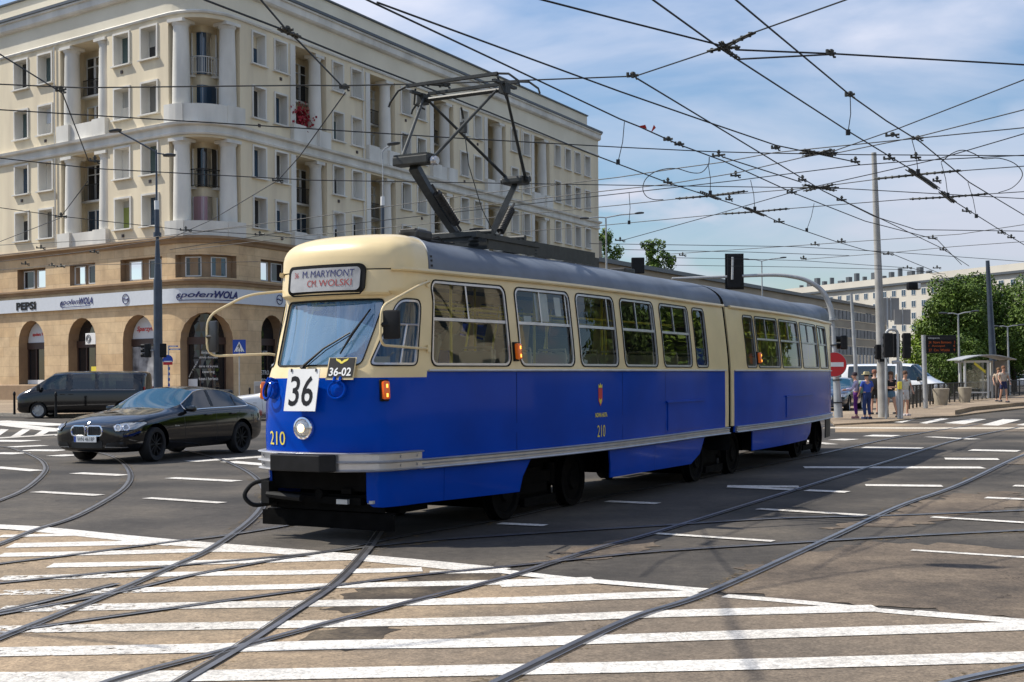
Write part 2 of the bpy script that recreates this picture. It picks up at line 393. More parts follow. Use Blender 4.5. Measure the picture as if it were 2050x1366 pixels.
tc=N.new('ShaderNodeTexCoord');mp=N.new('ShaderNodeMapping');mp.inputs['Scale'].default_value=(1.0,1.0,3.2);mp.inputs['Rotation'].default_value=(0,R(-22),R(10))
L.new(tc.outputs['Generated'],mp.inputs['Vector'])
n=N.new('ShaderNodeTexNoise');n.inputs['Scale'].default_value=3.1;n.inputs['Detail'].default_value=7;n.inputs['Roughness'].default_value=.5;n.inputs['Distortion'].default_value=.35;L.new(mp.outputs[0],n.inputs['Vector'])
r=N.new('ShaderNodeValToRGB');r.color_ramp.elements[0].position=.43;r.color_ramp.elements[1].position=.64
r.color_ramp.elements[0].color=(0.03,0.03,0.03,1);r.color_ramp.elements[1].color=(.88,.88,.88,1)
L.new(n.outputs['Fac'],r.inputs['Fac'])
# low puffy clouds near the horizon
mp2=N.new('ShaderNodeMapping');mp2.inputs['Scale'].default_value=(1,1,2.4);L.new(tc.outputs['Generated'],mp2.inputs['Vector'])
n2=N.new('ShaderNodeTexNoise');n2.inputs['Scale'].default_value=8.5;n2.inputs['Detail'].default_value=5;n2.inputs['Roughness'].default_value=.45;L.new(mp2.outputs[0],n2.inputs['Vector'])
r2=N.new('ShaderNodeValToRGB');r2.color_ramp.elements[0].position=.56;r2.color_ramp.elements[1].position=.68;L.new(n2.outputs['Fac'],r2.inputs['Fac'])
sx=N.new('ShaderNodeSeparateXYZ');L.new(tc.outputs['Generated'],sx.inputs[0])
r3=N.new('ShaderNodeValToRGB');e=r3.color_ramp.elements;e[0].position=.05;e[0].color=(0,0,0,1);e[1].position=.09;e[1].color=(1,1,1,1);e.new(.16).color=(1,1,1,1);e.new(.2).color=(0,0,0,1)
L.new(sx.outputs[2],r3.inputs['Fac'])
mm=N.new('ShaderNodeMath');mm.operation='MULTIPLY';L.new(r2.outputs[0],mm.inputs[0]);L.new(r3.outputs[0],mm.inputs[1])
mx=N.new('ShaderNodeMath');mx.operation='MAXIMUM';L.new(r.outputs[0],mx.inputs[0]);L.new(mm.outputs[0],mx.inputs[1])
x=N.new('ShaderNodeMix');x.data_type='RGBA';L.new(mx.outputs[0],x.inputs[0])
hs=N.new('ShaderNodeHueSaturation');hs.inputs['Saturation'].default_value=1.12;hs.inputs['Value'].default_value=1.15;L.new(sk.outputs[0],hs.inputs['Color'])
L.new(hs.outputs[0],x.inputs[6]);x.inputs[7].default_value=(6.6,6.9,8.1,1)
el_=N.new('ShaderNodeMapRange');el_.inputs['From Min'].default_value=.02;el_.inputs['From Max'].default_value=.30;el_.inputs['To Min'].default_value=.76;el_.inputs['To Max'].default_value=1.10;L.new(sx.outputs[2],el_.inputs['Value'])
mlt=N.new('ShaderNodeVectorMath');mlt.operation='SCALE';L.new(x.outputs[2],mlt.inputs[0]);L.new(el_.outputs[0],mlt.inputs['Scale'])
L.new(mlt.outputs[0],bg.inputs['Color']);bg.inputs['Strength'].default_value=.1
scene.view_settings.view_transform='Standard';scene.view_settings.look='None';scene.view_settings.exposure=.22;scene.view_settings.gamma=1
# ================================================================== TRAM
def catmull(Pp,first,n=12):
    o=[];Q=[first]+list(Pp)+[(2*Pp[-1][0]-Pp[-2][0],2*Pp[-1][1]-Pp[-2][1])]
    for i in range(1,len(Q)-2):
        for k in range(n):
            t=k/n;a,b,c,d=Q[i-1],Q[i],Q[i+1],Q[i+2]
            o.append(tuple(.5*((2*b[j])+(-a[j]+c[j])*t+(2*a[j]-5*b[j]+4*c[j]-d[j])*t*t+(-a[j]+3*b[j]-3*c[j]+d[j])*t**3) for j in (0,1)))
    o.append(tuple(Pp[-1]));return o
class Plan:
    def __init__(s,D):
        s.D=D;s.L=[0]
        for a,b in zip(D,D[1:]):s.L.append(s.L[-1]+math.hypot(b[0]-a[0],b[1]-a[1]))
        s.Q=s.L[-1];s.TS=list(zip(s.L,[d[0] for d in D]));s.TR=list(zip(s.L,[d[1] for d in D]))
    def at(s,q):
        return interp(q,s.TS)+max(0,q-s.Q),interp(q,s.TR)
PL1=[(0,0),(.02,.25),(.08,.46),(.2,.66),(.34,.745),(.5,.785),(.9,.83),(1.5,.92),(2.5,1.04),(3.5,1.11),(4.5,1.13),(5.9,1.10),(7.9,1.0),(9.0,.985)]
plan1=Plan(catmull(PL1,(PL1[1][0],-PL1[1][1])))
PL2=[(0,.97),(1,1.03),(2.5,1.09),(4,1.10),(5.5,1.05),(7,.95),(7.7,.88),(8.05,.80),(8.25,.6),(8.35,.3),(8.37,0)]
plan2=Plan(catmull(PL2,(-1,.91)))
ZF=[(.40,0.02),(.9,0),(1.3,0),(1.6,.06),(1.72,.12),(2.38,.42),(2.40,.43),(2.45,.33),(2.66,.36)]
TH1=R(29.5);TH2=R(26);O1=Vector((-2.012,12.61));E1=Vector((math.sin(TH1),math.cos(TH1)));N1=Vector((math.cos(TH1),-math.sin(TH1)))
E2=Vector((math.sin(TH2),math.cos(TH2)));N2=Vector((math.cos(TH2),-math.sin(TH2)));O2=O1+E1*9.1
def T1(s,r,z): p=O1+E1*s+N1*r;return Vector((p.x,p.y,z))
def T2(s,r,z): p=O2+E2*s+N2*r;return Vector((p.x,p.y,z))
def srz(plan,q,z,front):
    a=abs(q);S,r=plan.at(a)
    tf=min(1,max(0,S-.5)) if front else min(1,max(0,(8.2-S)))
    if front:S+=interp(z,ZF)*max(0,1-S/1.3)
    if z>1.65:r-=.10*(z-1.65)**1.3*tf*min(1,r/.6)
    if z<1.0:r-=.02*(1-z)*min(1,r/.6)
    return S,(r if q>=0 else -r)
def mkM(plan,T,front):
    def raw(q,z):
        S,r=srz(plan,q,z,front);return T(S,r,z)
    def mp(q,z,out=0):
        p=raw(q,z)
        if out:
            h=.01;dq=raw(q+h,z)-raw(q-h,z);dz=raw(q,z+h)-raw(q,z-h)
            n=dq.cross(dz)
            if n.length>1e-9:
                n.normalize();c=T(4,0,z)
                # outward: away from the axis
                if front:
                    ax=T(max(2,srz(plan,q,z,1)[0]),0,z)
                else: ax=T(min(6.4,srz(plan,q,z,0)[0]),0,z)
                if n.dot(p-ax)<0:n=-n
                p=p+n*out
        return p
    return mp
M1=mkM(plan1,T1,True);M2=mkM(plan2,T2,False)
QE=9.70
tram=empty('articulated_tram',(0,0,0),0,'blue and cream vintage articulated tram numbered 210 on route 36 turning at the crossing','tram')
# ---- shells
def mirror(poly): return [(-x,y) for x,y in poly][::-1]
W1D=[(1.47,2.88,1.45,2.80),(3.02,4.24,2.97,4.15),(4.36,5.46,4.27,5.34),(5.62,6.84,5.48,6.66),(7.02,8.27,6.86,8.09)]
W1=[(1.46,2.84),(3.0,4.18),(4.32,5.38),(5.56,6.72),(6.94,8.15)]
ZT,ZB=2.59,1.705
holes=[];winpolys=[]
for a,b in W1:winpolys.append(rrect(a,ZB,b,ZT,.10))
winpolys.append(rrect(8.33,ZB,8.86,ZT,.09))
cabwin=rpoly([(.60,1.71),(1.24,1.71),(1.19,2.38),(.76,2.38)],[.08,.09,.14,.12])
shield=rpoly([(-.535,1.715),(.535,1.715),(.63,2.375),(-.63,2.375)],.07)
SGX=-.03;signp=rrect(-.56,2.455,.56,2.70,.06)
H=[shield,cabwin,mirror(cabwin)]+winpolys+[mirror(p) for p in winpolys]
outer=[(-QE,.80),(-9.55,.80),(-9.55,1.66),(-1.41,1.66),(-1.41,1.60),(1.41,1.60),(1.41,1.66),(9.55,1.66),(9.55,.80),(QE,.80),(QE,2.66),(-QE,2.66)]
ex=[[(-1.2,z),(1.2,z)] for z in (2.40,2.45)]
ex=[[(-1.3,2.415),(1.3,2.415)],[(-1.3,2.45),(1.3,2.45)]]
up1=panel('upper_body',outer,H,M1,M['cream'],tram,.16,.02,ex)
lo1=panel('lower_body',[(-9.55,.70),(9.55,.70),(9.55,1.66),(1.41,1.66),(1.41,1.60),(-1.41,1.60),(-1.41,1.66),(-9.55,1.66)],[],M1,M['blue'],tram,.16,.02)
def sweepq(name,mp,prof,q0,q1,material,parent,dq=.12,smooth=False):
    n=max(2,int(abs(q1-q0)/dq)+1);vs=[];fs=[];m=len(prof)
    for i in range(n):
        q=q0+(q1-q0)*i/(n-1)
        for o,z in prof:vs.append(mp(q,z,o))
    for i in range(n-1):
        for k in range(m):fs.append((i*m+k,i*m+(k+1)%m,(i+1)*m+(k+1)%m,(i+1)*m+k))
    fs+=[tuple(range(m-1,-1,-1)),tuple((n-1)*m+k for k in range(m))]
    return mesh_obj(name,vs,fs,material,parent,smooth)
trimprof=[(.004,.690),(.045,.690),(.055,.700),(.045,.712),(.03,.718),(.03,.735),(.042,.742),(.03,.750),(.03,.768),(.045,.775),(.052,.785),(.04,.793),(.004,.793)]
bumpprof=[(.004,.70),(.075,.70),(.085,.708),(.07,.716),(.05,.722),(.05,.775),(.075,.782),(.09,.79),(.075,.798),(.05,.804),(.05,.862),(.075,.868),(.085,.875),(.07,.882),(.004,.882)]
for sg in(1,-1):
    sweepq('side_trim',M1,trimprof,sg*1.30,sg*9.66,M['alu'],tram)
    sweepq('belt_moulding',M1,[(.002,1.655),(.022,1.655),(.026,1.665),(.022,1.675),(.002,1.675)],sg*1.42,sg*9.56,M['alu'],tram)
    sweepq('gutter',M1,[(.0,2.645),(.035,2.645),(.045,2.66),(.04,2.685),(.0,2.685)],sg*.72,sg*9.70,M['cream'],tram)
b=sweepq('bumper',M1,bumpprof,-1.29,1.29,M['alu'],tram,.06)
for q in(.62,.98,1.22,-.62,-.98):
    for z in(.75,.835):
        m=MB();c=M1(q,z,.052);d=(M1(q,z,.062)-c)
        m.cyl(c,c+d,.014,10);m.build('bolt',M['alu'],b)
# skirts
def skirt(mp,poly,n='skirt_panel',mt='blue'):
    o=panel(n,poly,[],lambda q,z:mp(q,z,-.012),M[mt],tram,.14,.02);return o
for sg in(1,-1):
    f=(lambda p:p) if sg>0 else mirror
    skirt(M1,f([(.64,.69),(.64,.40),(.70,.355),(.80,.345),(1.70,.345),(1.70,.69)]))
    skirt(M1,f([(1.707,.69),(1.707,.345),(3.0,.335),(3.06,.50),(3.22,.69)]))
    skirt(M1,f([(5.10,.69),(5.14,.50),(5.14,.34),(6.6,.335),(6.6,.69)]))
    skirt(M1,f([(6.607,.69),(6.607,.335),(8.1,.32),(8.5,.45),(8.7,.69)]))
for q_ in(2.92,5.47,6.98):
    for sg in(1,-1):
        m=MB();m.quad(M1(sg*(q_-.003),.80,.0025),M1(sg*(q_+.003),.80,.0025),M1(sg*(q_+.003),1.65,.0025),M1(sg*(q_-.003),1.65,.0025));m.build('panel_seam',M['under'],lo1)
# windows
def window(mp,poly,divs=(),bar=2.19,name='window',pane='glass',sg=1,depth=-.022,frame=True,par=None):
    pl=poly
    fr=ringstrip(name,pl,lambda x,y,o:mp(x,y,o-.004),.012 if sg>0 else .012,0,M['rubber'],par or tram,.08,h=.014)
    x0=min(p[0] for p in pl);x1=max(p[0] for p in pl);z0=min(p[1] for p in pl);z1=max(p[1] for p in pl)
    if frame:
        cx,cy=(x0+x1)/2,(z0+z1)/2
        inner=[(p[0]+(cx-p[0])*.026,p[1]+(cy-p[1])*.03) for p in pl]
        ringstrip('window_frame',inner,lambda x,y,o:mp(x,y,o-.012),.024,0,M['alu'],fr,.08,h=.016)
        mb=MB()
        def barq(a,b,z,h):
            n=max(2,int(abs(b-a)/.12)+1)
            for i in range(n-1):
                q0=a+(b-a)*i/(n-1);q1=a+(b-a)*(i+1)/(n-1)
                mb.quad(mp(q0,z-h,-.004),mp(q1,z-h,-.004),mp(q1,z+h,-.004),mp(q0,z+h,-.004))
                mb.quad(mp(q0,z+h,-.004),mp(q1,z+h,-.004),mp(q1,z+h,-.03),mp(q0,z+h,-.03))
                mb.quad(mp(q0,z-h,-.004),mp(q1,z-h,-.004),mp(q1,z-h,-.03),mp(q0,z-h,-.03))
        if bar:
            barq(x0+.02,x1-.02,bar,.016)
        for d in divs:
            q=x0+(x1-x0)*d if sg>0 else x1-(x1-x0)*d
            zb=bar or z0
            mb.quad(mp(q-.012,zb,-.006),mp(q+.012,zb,-.006),mp(q+.012,z1-.02,-.006),mp(q-.012,z1-.02,-.006))
            mb.quad(mp(q+.012,zb,-.006),mp(q+.012,z1-.02,-.006),mp(q+.012,z1-.02,-.03),mp(q+.012,zb,-.03))
        if mb.f: mb.build('window_bar',M['alu'],fr)
    V,Fc=panel2d(pl,[],.2)
    mesh_obj('pane',[mp(x,y,depth) for x,y in V],Fc,M[pane],fr,True)
    return fr
dv=[(.51,),(.44,.93),(.82,),(.46,.93),(.48,.93),()]
for p,d in zip(winpolys,dv):
    window(M1,p,d,2.19 if d else 0);window(M1,mirror(p),d,2.19 if d else 0,sg=-1)
window(M1,cabwin,(.0,) and (),0,'cab_window');window(M1,mirror(cabwin),(),0,'cab_window',sg=-1)
mb=MB()  # sliding sash of the cab side window
for a,b_ in (((.62,2.12),(1.21,2.12)),((.97,1.72),(.97,2.12)),((1.20,1.72),(1.20,2.12))):
    mb.tube([M1(a[0],a[1],-.01),M1((a[0]+b_[0])/2,(a[1]+b_[1])/2,-.01),M1(b_[0],b_[1],-.01)],.011,6)
mb.build('cab_window_sash',M['alu'],tram)
window(M1,shield,(),0,'windscreen','shield',frame=False)
# ---- roof
def roofM(plan,T,front,SP0,SP1):
    def f(q,t):
        a=abs(q);S,r=srz(plan,a,2.66,front)
        sp=min(max(S,SP0),SP1)
        k=max(0,min(1,(S-SP0)/-1.2)) if front else max(0,min(1,(S-SP1)/1.2))
        e=2/(2.15+1.6*k);ph=t*PI/2
        c=max(0,math.cos(ph))**e;s=math.sin(ph)**e
        rr=r*c;ss=sp+(S-sp)*c;z=2.672+.405*s
        return T(ss,rr if q>=0 else -rr,z)
    return f
def roofpart(name,f,q0,q1,material,both=True,nq=40,nt=14):
    vs=[];fs=[]
    for sg in((1,-1) if both else (1,)):
        n0=len(vs)
        for i in range(nq+1):
            q=q0+(q1-q0)*i/nq
            for j in range(nt+1):vs.append(f(sg*max(q,1e-4),j/nt))
        for i in range(nq):
            for j in range(nt):
                a=n0+i*(nt+1)+j;fs.append((a,a+1,a+nt+2,a+nt+1) if sg>0 else (a,a+nt+1,a+nt+2,a+1))
    o=mesh_obj(name,vs,fs,material,tram,True)
    bm=bmesh.new();bm.from_mesh(o.data);bmesh.ops.remove_doubles(bm,verts=bm.verts,dist=.0008);bmesh.ops.dissolve_degenerate(bm,edges=bm.edges,dist=.0005);bmesh.ops.recalc_face_normals(bm,faces=bm.faces);bm.to_mesh(o.data);bm.free()
    return o
RF1=roofM(plan1,T1,True,1.55,99);RF2=roofM(plan2,T2,False,-1,6.6)
fr=roofpart('front_roof',RF1,0,1.42,M['cream'],nq=34)
rf=roofpart('roof',RF1,1.42,9.66,M['roofgrey'],nq=50)
rf2=roofpart('roof',RF2,.12,plan2.Q,M['roofgrey'],nq=70)
for t in(.04,.10,.16):
    m=MB();p=RF1(1.50,t);m.lathe([(.0001,.012),(.012,.006),(.014,0)],8,Matrix.Translation(p));m.box(tuple(p),(.025,.025,.02));m.build('rivet',M['steel'],rf)
m=MB();m.tube([RF1(1.44,j/20) for j in range(21)]+[RF1(-1.44,1-j/20) for j in range(21)],.012,6);m.build('roof_seam',M['roofgrey'],rf)
# ---- end walls and bellows
def ring(plan,T,Rf,q,k,front,s_off=0):
    pts=[]
    def sh(p): return p
    S=srz(plan,q,1.2,front)[0]
    for z in(.42,.8,1.2,1.65,2.0,2.3,2.64):
        r=srz(plan,q,z,front)[1];pts.append((r,z))
    base=Rf(q,0);
    for j in range(0,11):
        p=Rf(q,j/10);d=Vector((p.x,p.y))-(O1 if front else O2);pts.append((d.dot(N1 if front else N2),p.z))
    pts=[(r*k,1.7+(z-1.7)*k) for r,z in pts]
    full=pts+[(-r,z) for r,z in pts[::-1]]
    return [T(S+s_off,r,z) for r,z in full]
rings=[]
r1=ring(plan1,T1,RF1,9.66,.99,True)
rA=ring(plan1,T1,RF1,9.66,.93,True,.01);rB=ring(plan2,T2,RF2,.12,.93,False)
n=len(r1)
mesh_obj('end_wall',r1,[tuple(range(n))],M['black'],tram)
r2=ring(plan2,T2,RF2,.12,.99,False,.0)
mesh_obj('end_wall',r2,[tuple(range(n))],M['black'],tram)
vs=[];fs=[];K=9
for i in range(K):
    t=i/(K-1);cA=sum(rA,Vector())/n;
    for a,b_ in zip(rA,rB):
        p=a.lerp(b_,t);c=cA;kk=1-.03*(i%2)
        vs.append(Vector((c.x+(p.x-c.x)*kk,c.y+(p.y-c.y)*kk,1.7+(p.z-1.7)*kk)))
for i in range(K-1):
    for k in range(n):fs.append((i*n+k,i*n+(k+1)%n,(i+1)*n+(k+1)%n,(i+1)*n+k))
mesh_obj('bellows',vs,fs,M['rubber'],tram)
# ---- rear section
Q2=plan2.Q;QR=Q2
wins2=[(.90,1.42,.0),(1.50,2.80,.93),(2.90,4.30,.93),(4.45,6.10,.93),(6.25,7.35,.93)]
QR2=8.0
w2=[rrect(a,ZB,b_,ZT-.02,.08) for a,b_,_ in wins2]
rearwin=rrect(Q2-.62,1.72,Q2+.0,2.4,[.08,.001,.001,.08]) if 0 else None
for sg in(1,-1):
    f=(lambda p:p) if sg>0 else mirror
    panel('upper_body',f([(.15,.80),(.28,.80),(.28,1.66),(Q2,1.66),(Q2,2.66),(.15,2.66)]),[f(p) for p in w2],M2,M['cream'],tram,.16,.02 if sg>0 else -.02)
    panel('lower_body',f([(.28,.70),(Q2,.70),(Q2,1.66),(.28,1.66)]),[],M2,M['blue'],tram,.16,.02 if sg>0 else -.02)
    sweepq('side_trim',M2,trimprof,sg*.32,sg*Q2,M['alu'],tram)
    sweepq('belt_moulding',M2,[(.002,1.655),(.022,1.655),(.026,1.665),(.022,1.675),(.002,1.675)],sg*.28,sg*Q2,M['alu'],tram)
    sweepq('gutter',M2,[(.0,2.645),(.035,2.645),(.045,2.66),(.04,2.685),(.0,2.685)],sg*.30,sg*Q2,M['cream'],tram)
    for p,(a,b_,d) in zip(w2,wins2):window(M2,f(p),(d*.5,) if d else (),2.19 if d else 0,sg=sg)
    skirt(M2,f([(1.2,.69),(1.2,.36),(2.95,.36),(2.95,.69)]));skirt(M2,f([(2.957,.69),(2.957,.36),(4.8,.37),(5.15,.5),(5.25,.69)]))
    skirt(M2,f([(7.0,.69),(7.0,.30),(8.0,.30),(8.0,.69)]),'rear_apron','black')
# equipment hatches on the flank
for mp,q0,q1,z0,z1 in((M1,7.05,8.55,.84,1.22),(M2,3.1,5.3,.84,1.2)):
    o=panel('equipment_hatch',rrect(q0,z0,q1,z1,.02),[],lambda q,z:mp(q,z,.012),M['blue'],tram,.15,.014)
    sweepq('hatch_hood',mp,[(.0,z1),(.03,z1),(.03,z1+.02),(.0,z1+.03)],q0-.06,q1+.06,M['blue'],o)
M['dullred']=mat('blind_red',(.30,.03,.03),.6);M['blind']=mat('blind_grey',(.36,.36,.36),.3,noise=.15,nscale=9)
# ---- destination box
sb=panel('destination_box',rrect(SGX-.485,2.43,SGX+.485,2.725,.07),[],lambda q,z:M1(q,min(z,2.66),.0)+Vector((0,0,max(0,z-2.66))),M['rubber'],tram,.06,-.03)
def msign(x,y,o=.038):
    z=2.578+y;p=M1(x,min(z,2.66),0);h=.01;a=M1(x+h,2.55,0);b_=M1(x-h,2.55,0);t=(a-b_).normalized();nn=Vector((t.y,-t.x,0))
    if nn.dot(Vector((E1.x,E1.y,0)))>0:nn=-nn
    return p+Vector((0,0,max(0,z-2.66)))+nn*o
def mside(q,z,out):return msign(q,z-2.578,out)
rs=panel('destination_blind',rrect(SGX-.435,2.462,SGX+.435,2.692,.045),[],lambda q,z:msign(q,z-2.578,.034),M['blind'],sb,.06)
lettering('route_text','M.',lambda x,y:msign(SGX+x-.21,y+.058,.038),.085,.068,M['navy'],rs,bold=.0)
lettering('route_text','MARYMONT',lambda x,y:msign(SGX+x+.115,y+.058,.038),.52,.068,M['navy'],rs,bold=.0,shear=.1)
lettering('route_text','CM.',lambda x,y:msign(SGX+x-.115,y-.036,.038),.13,.066,M['dullred'],rs,bold=.0)
lettering('route_text','WOLSKI',lambda x,y:msign(SGX+x+.16,y-.036,.038),.38,.066,M['dullred'],rs,bold=.0)
lettering('route_number','36',lambda x,y:msign(SGX+x-.34,y+.055,.038),.06,.055,M['dullred'],rs)
# brow ledge
sweepq('brow_lip',M1,[(.0,2.415),(.012,2.418),(.018,2.43),(.012,2.445),(.0,2.45)],-.70,.70,M['cream'],tram,.06)
# ---- front fittings
def disc_at(q,z,out,r,mb,d=.02,n=20,r2=None):
    c=M1(q,z,out);dd=(M1(q,z,out+d)-c);mb.cyl(c,c+dd,r,n,r2)
def frame_at(q,z,out=0):
    c=M1(q,z,out);nn=(M1(q,z,out+.05)-c).normalized();x=(M1(q+.02,z,0)-M1(q-.02,z,0));x=(x-nn*x.dot(nn)).normalized()
    u=Vector((0,0,1));u=(u-nn*nn.z).normalized()
    return Matrix(((x.x,u.x,nn.x,c.x),(x.y,u.y,nn.y,c.y),(x.z,u.z,nn.z,c.z),(0,0,0,1)))
Fm=frame_at(.0,1.115)
m=MB();m.lathe([(.10,-.01),(.115,.0),(.118,.02),(.108,.045),(.092,.05),(.088,.04)],28,Fm);hl=m.build('headlight',M['chrome'],tram)
m=MB();m.lathe([(.09,.04),(.075,.055),(.04,.068),(.0001,.072)],28,Fm);m.build('headlight_glass',M['lens'],hl)
m=MB();m.lathe([(.045,.066),(.025,.076),(.0001,.08)],16,Fm);m.build('bulb_glow',M['lamplit'],hl)
for q in(-.50,.36):
    Fh=frame_at(q,1.48)
    m=MB();m.lathe([(.0001,.055),(.05,.05),(.075,.04),(.085,.02),(.085,-.01)],24,Fh)
    m.tube([Fh@Vector((.085*math.cos(a),.085*math.sin(a)-.01,.075)) for a in [2*PI*k/24 for k in range(24)]],.011,6,closed=True)
    m.tube([Fh@Vector((-.03,.10,.0)),Fh@Vector((-.03,.11,.07)),Fh@Vector((-.03,.07,.085))],.014,6)
    m.tube([Fh@Vector((.03,.10,.0)),Fh@Vector((.03,.11,.07)),Fh@Vector((.03,.07,.085))],.014,6)
    m.build('lamp_bracket',M['blue'],tram)
def indicator(mp,q,z,h=.18,w=.075):
    c=mp(q,z,0);nn=(mp(q,z,.05)-c).normalized();x=Vector((0,0,1)).cross(nn).normalized();u=nn.cross(x)
    Fh=Matrix(((x.x,u.x,nn.x,c.x),(x.y,u.y,nn.y,c.y),(x.z,u.z,nn.z,c.z),(0,0,0,1)))
    m=MB();m.box((0,0,.01),(w+.02,h+.03,.03),Fh,bev=.01);b_=m.build('indicator_lamp',M['rubber'],tram)
    m=MB();m.box((0,0,.045),(w,h,.06),Fh,bev=.025);m.build('lens',M['orange'],b_,True)
    for dy in(-.05,.04):
        m=MB();m.box((.0,dy,.076),(.018,.035,.006),Fh);m.build('filament_glow',M['amber'],b_)
indicator(M1,.80,1.475);indicator(M1,-.80,1.475);indicator(M1,2.92,1.87);indicator(M1,-2.92,1.87);indicator(M2,1.46,1.87);indicator(M2,-1.46,1.87)
# route plate 36
Fp=frame_at(-.005,1.47,.075)
def fl(Mx):return lambda x,y:Mx@Vector((x,y,.006))
m=MB();m.box((0,0,0),(.385,.415,.008),Fp);pl=m.build('route_plate',M['white'],tram)
lettering('plate_number','36',lambda x,y:Fp@Vector((x,y-.01,.006)),.29,.30,M['black'],pl,bold=.012)
m=MB();[m.box((x,.195,.008),(.012,.03,.012),Fp) for x in(-.15,.15)];m.build('clip',M['steel'],pl)
Fq=frame_at(.36,1.67,.05)
m=MB();m.box((0,0,-.008),(.285,.235,.008),Fq);pl2=m.build('run_plate',M['cream'],tram)
m=MB();m.box((0,.008,0),(.262,.205,.008),Fq);m.build('plate_face',M['black'],pl2)
lettering('plate_number','36-02',lambda x,y:Fq@Vector((x,y-.038,.006)),.225,.09,M['white'],pl2,bold=.02)
m=MB() # small winged emblem
wing=[(0,.0),(.02,.022),(.05,.03),(.065,.04),(.062,.02),(.05,.008),(.035,.0),(.02,-.01),(.008,-.02)]
full=wing+[(-x,y) for x,y in wing[::-1]]
m.add([Fq@Vector((x,y+.068,.006)) for x,y in full],[tuple(range(len(full)))]);m.build('emblem',M['yellow'],pl2)
# fleet numbers and crest
lettering('fleet_number','210',lambda x,y:M1(-.40+x,1.01+y,.006),.27,.135,M['yellow'],tram)
lettering('fleet_number','210',lambda x,y:M1(4.83+x,.93+y,.006),.22,.145,M['yellow'],tram)
lettering('town_name','NOWA HUTA',lambda x,y:M1(4.83+x,1.125+y,.006),.33,.055,M['yellow'],tram,bold=.03)
m=MB();
def dec(poly,q0,z0,o):m.add([M1(q0+x,z0+y,o) for x,y in poly],[tuple(range(len(poly)))])
dec([(-.055,.10),(-.055,-.05),(0,-.12),(.055,-.05),(.055,.10)],4.81,1.35,.005);cr=m.build('crest',M['signred'],tram)
m=MB();dec([(-.05,.105),(-.055,.15),(-.025,.13),(0,.165),(.025,.13),(.055,.15),(.05,.105)],4.81,1.35,.006);dec([(-.035,-.02),(-.035,-.055),(0,-.10),(.035,-.055),(.035,-.02),(.0,-.045)],4.81,1.35,.007);m.build('crest_crown',M['yellow'],cr)
# wiper
def WS(q,z,o=.03):return M1(q,z,o)
m=MB();m.tube([WS(-.09,1.70,.03),WS(.12,1.86,.06),WS(.36,2.02,.05)],[.014,.01,.008],6);m.tube([WS(-.07,1.69,.02),WS(.15,1.85,.05),WS(.37,2.0,.045)],.005,5);m.cyl(WS(-.09,1.69,-.01),WS(-.09,1.69,.05),.02,10)
wp=m.build('wiper_arm',M['black'],tram)
m=MB();m.tube([WS(.30,1.82,.03),WS(.38,2.02,.035),WS(.50,2.26,.03)],[.008,.016,.008],6);m.build('wiper_blade',M['rubber'],wp)
# mirrors
M['panelg']=mat('mirror_housing',(.018,.018,.019),.35)
def smooth_path(pts,n=6):
    pts=[Vector(p) for p in pts];Q=[pts[0]*2-pts[1]]+pts+[pts[-1]*2-pts[-2]];o=[]
    for i in range(1,len(Q)-2):
        for k in range(n):
            t=k/n;a,b,c,d=Q[i-1:i+3];o.append(.5*((2*b)+(-a+c)*t+(2*a-5*b+4*c-d)*t*t+(-a+3*b-3*c+d)*t**3))
    return o+[pts[-1]]
def filletpath(pts,r,n=5):
    pts=[Vector(p) for p in pts];o=[pts[0]]
    for i in range(1,len(pts)-1):
        p=pts[i];a=(pts[i-1]-p);b=(pts[i+1]-p);rr=min(r,a.length*.45,b.length*.45);pa=p+a.normalized()*rr;pb=p+b.normalized()*rr
        for k in range(n+1):
            t=k/n;o.append(pa*(1-t)**2+p*2*t*(1-t)+pb*t*t)
    return o+[pts[-1]]
m=MB();pa=M1(1.38,2.54,0);pb=M1(1.40,1.885,0)
m.tube(filletpath([pa,M1(1.33,2.56,.06),T1(.62,.93,2.50),T1(-.10,.98,2.26),T1(-.12,.98,1.90),M1(1.1,1.885,.07),pb],.12),.013,8);
for q,z in((1.38,2.54),(1.40,1.885)):m.box(M1(q,z,.012),(.02,.05,.07),rz=-TH1)
ma=m.build('mirror_arm',M['cream'],tram)
m=MB();Mm=Matrix.Translation(T1(-.06,1.07,2.09))@Matrix.Rotation(-TH1+R(8),4,'Z');m.box((0,0,0),(.17,.05,.27),Mm,bev=.035);m.cyl(T1(-.1,.98,2.09),T1(-.06,1.07,2.09),.022,8);m.build('mirror_head',M['black'],ma,True)
m=MB();pa=M1(-.92,2.56,0);pb=M1(-.80,1.87,0)
m.tube(filletpath([M1(-.80,2.50,0),T1(.30,-.98,2.46),T1(.02,-1.27,2.24),T1(.02,-1.27,1.83),M1(-.8,1.84,.06),M1(-.82,1.84,0)],.13),.013,8)
ma=m.build('mirror_arm',M['cream'],tram)
m=MB();Mm=Matrix.Translation(T1(.03,-1.20,2.03))@Matrix.Rotation(-TH1+R(-14),4,'Z');m.box((0,0,0),(.16,.045,.32),Mm,bev=.03);m.cyl(T1(.02,-1.27,2.03),T1(.03,-1.2,2.03),.022,8);m.build('mirror_head',M['panelg'],ma,True)
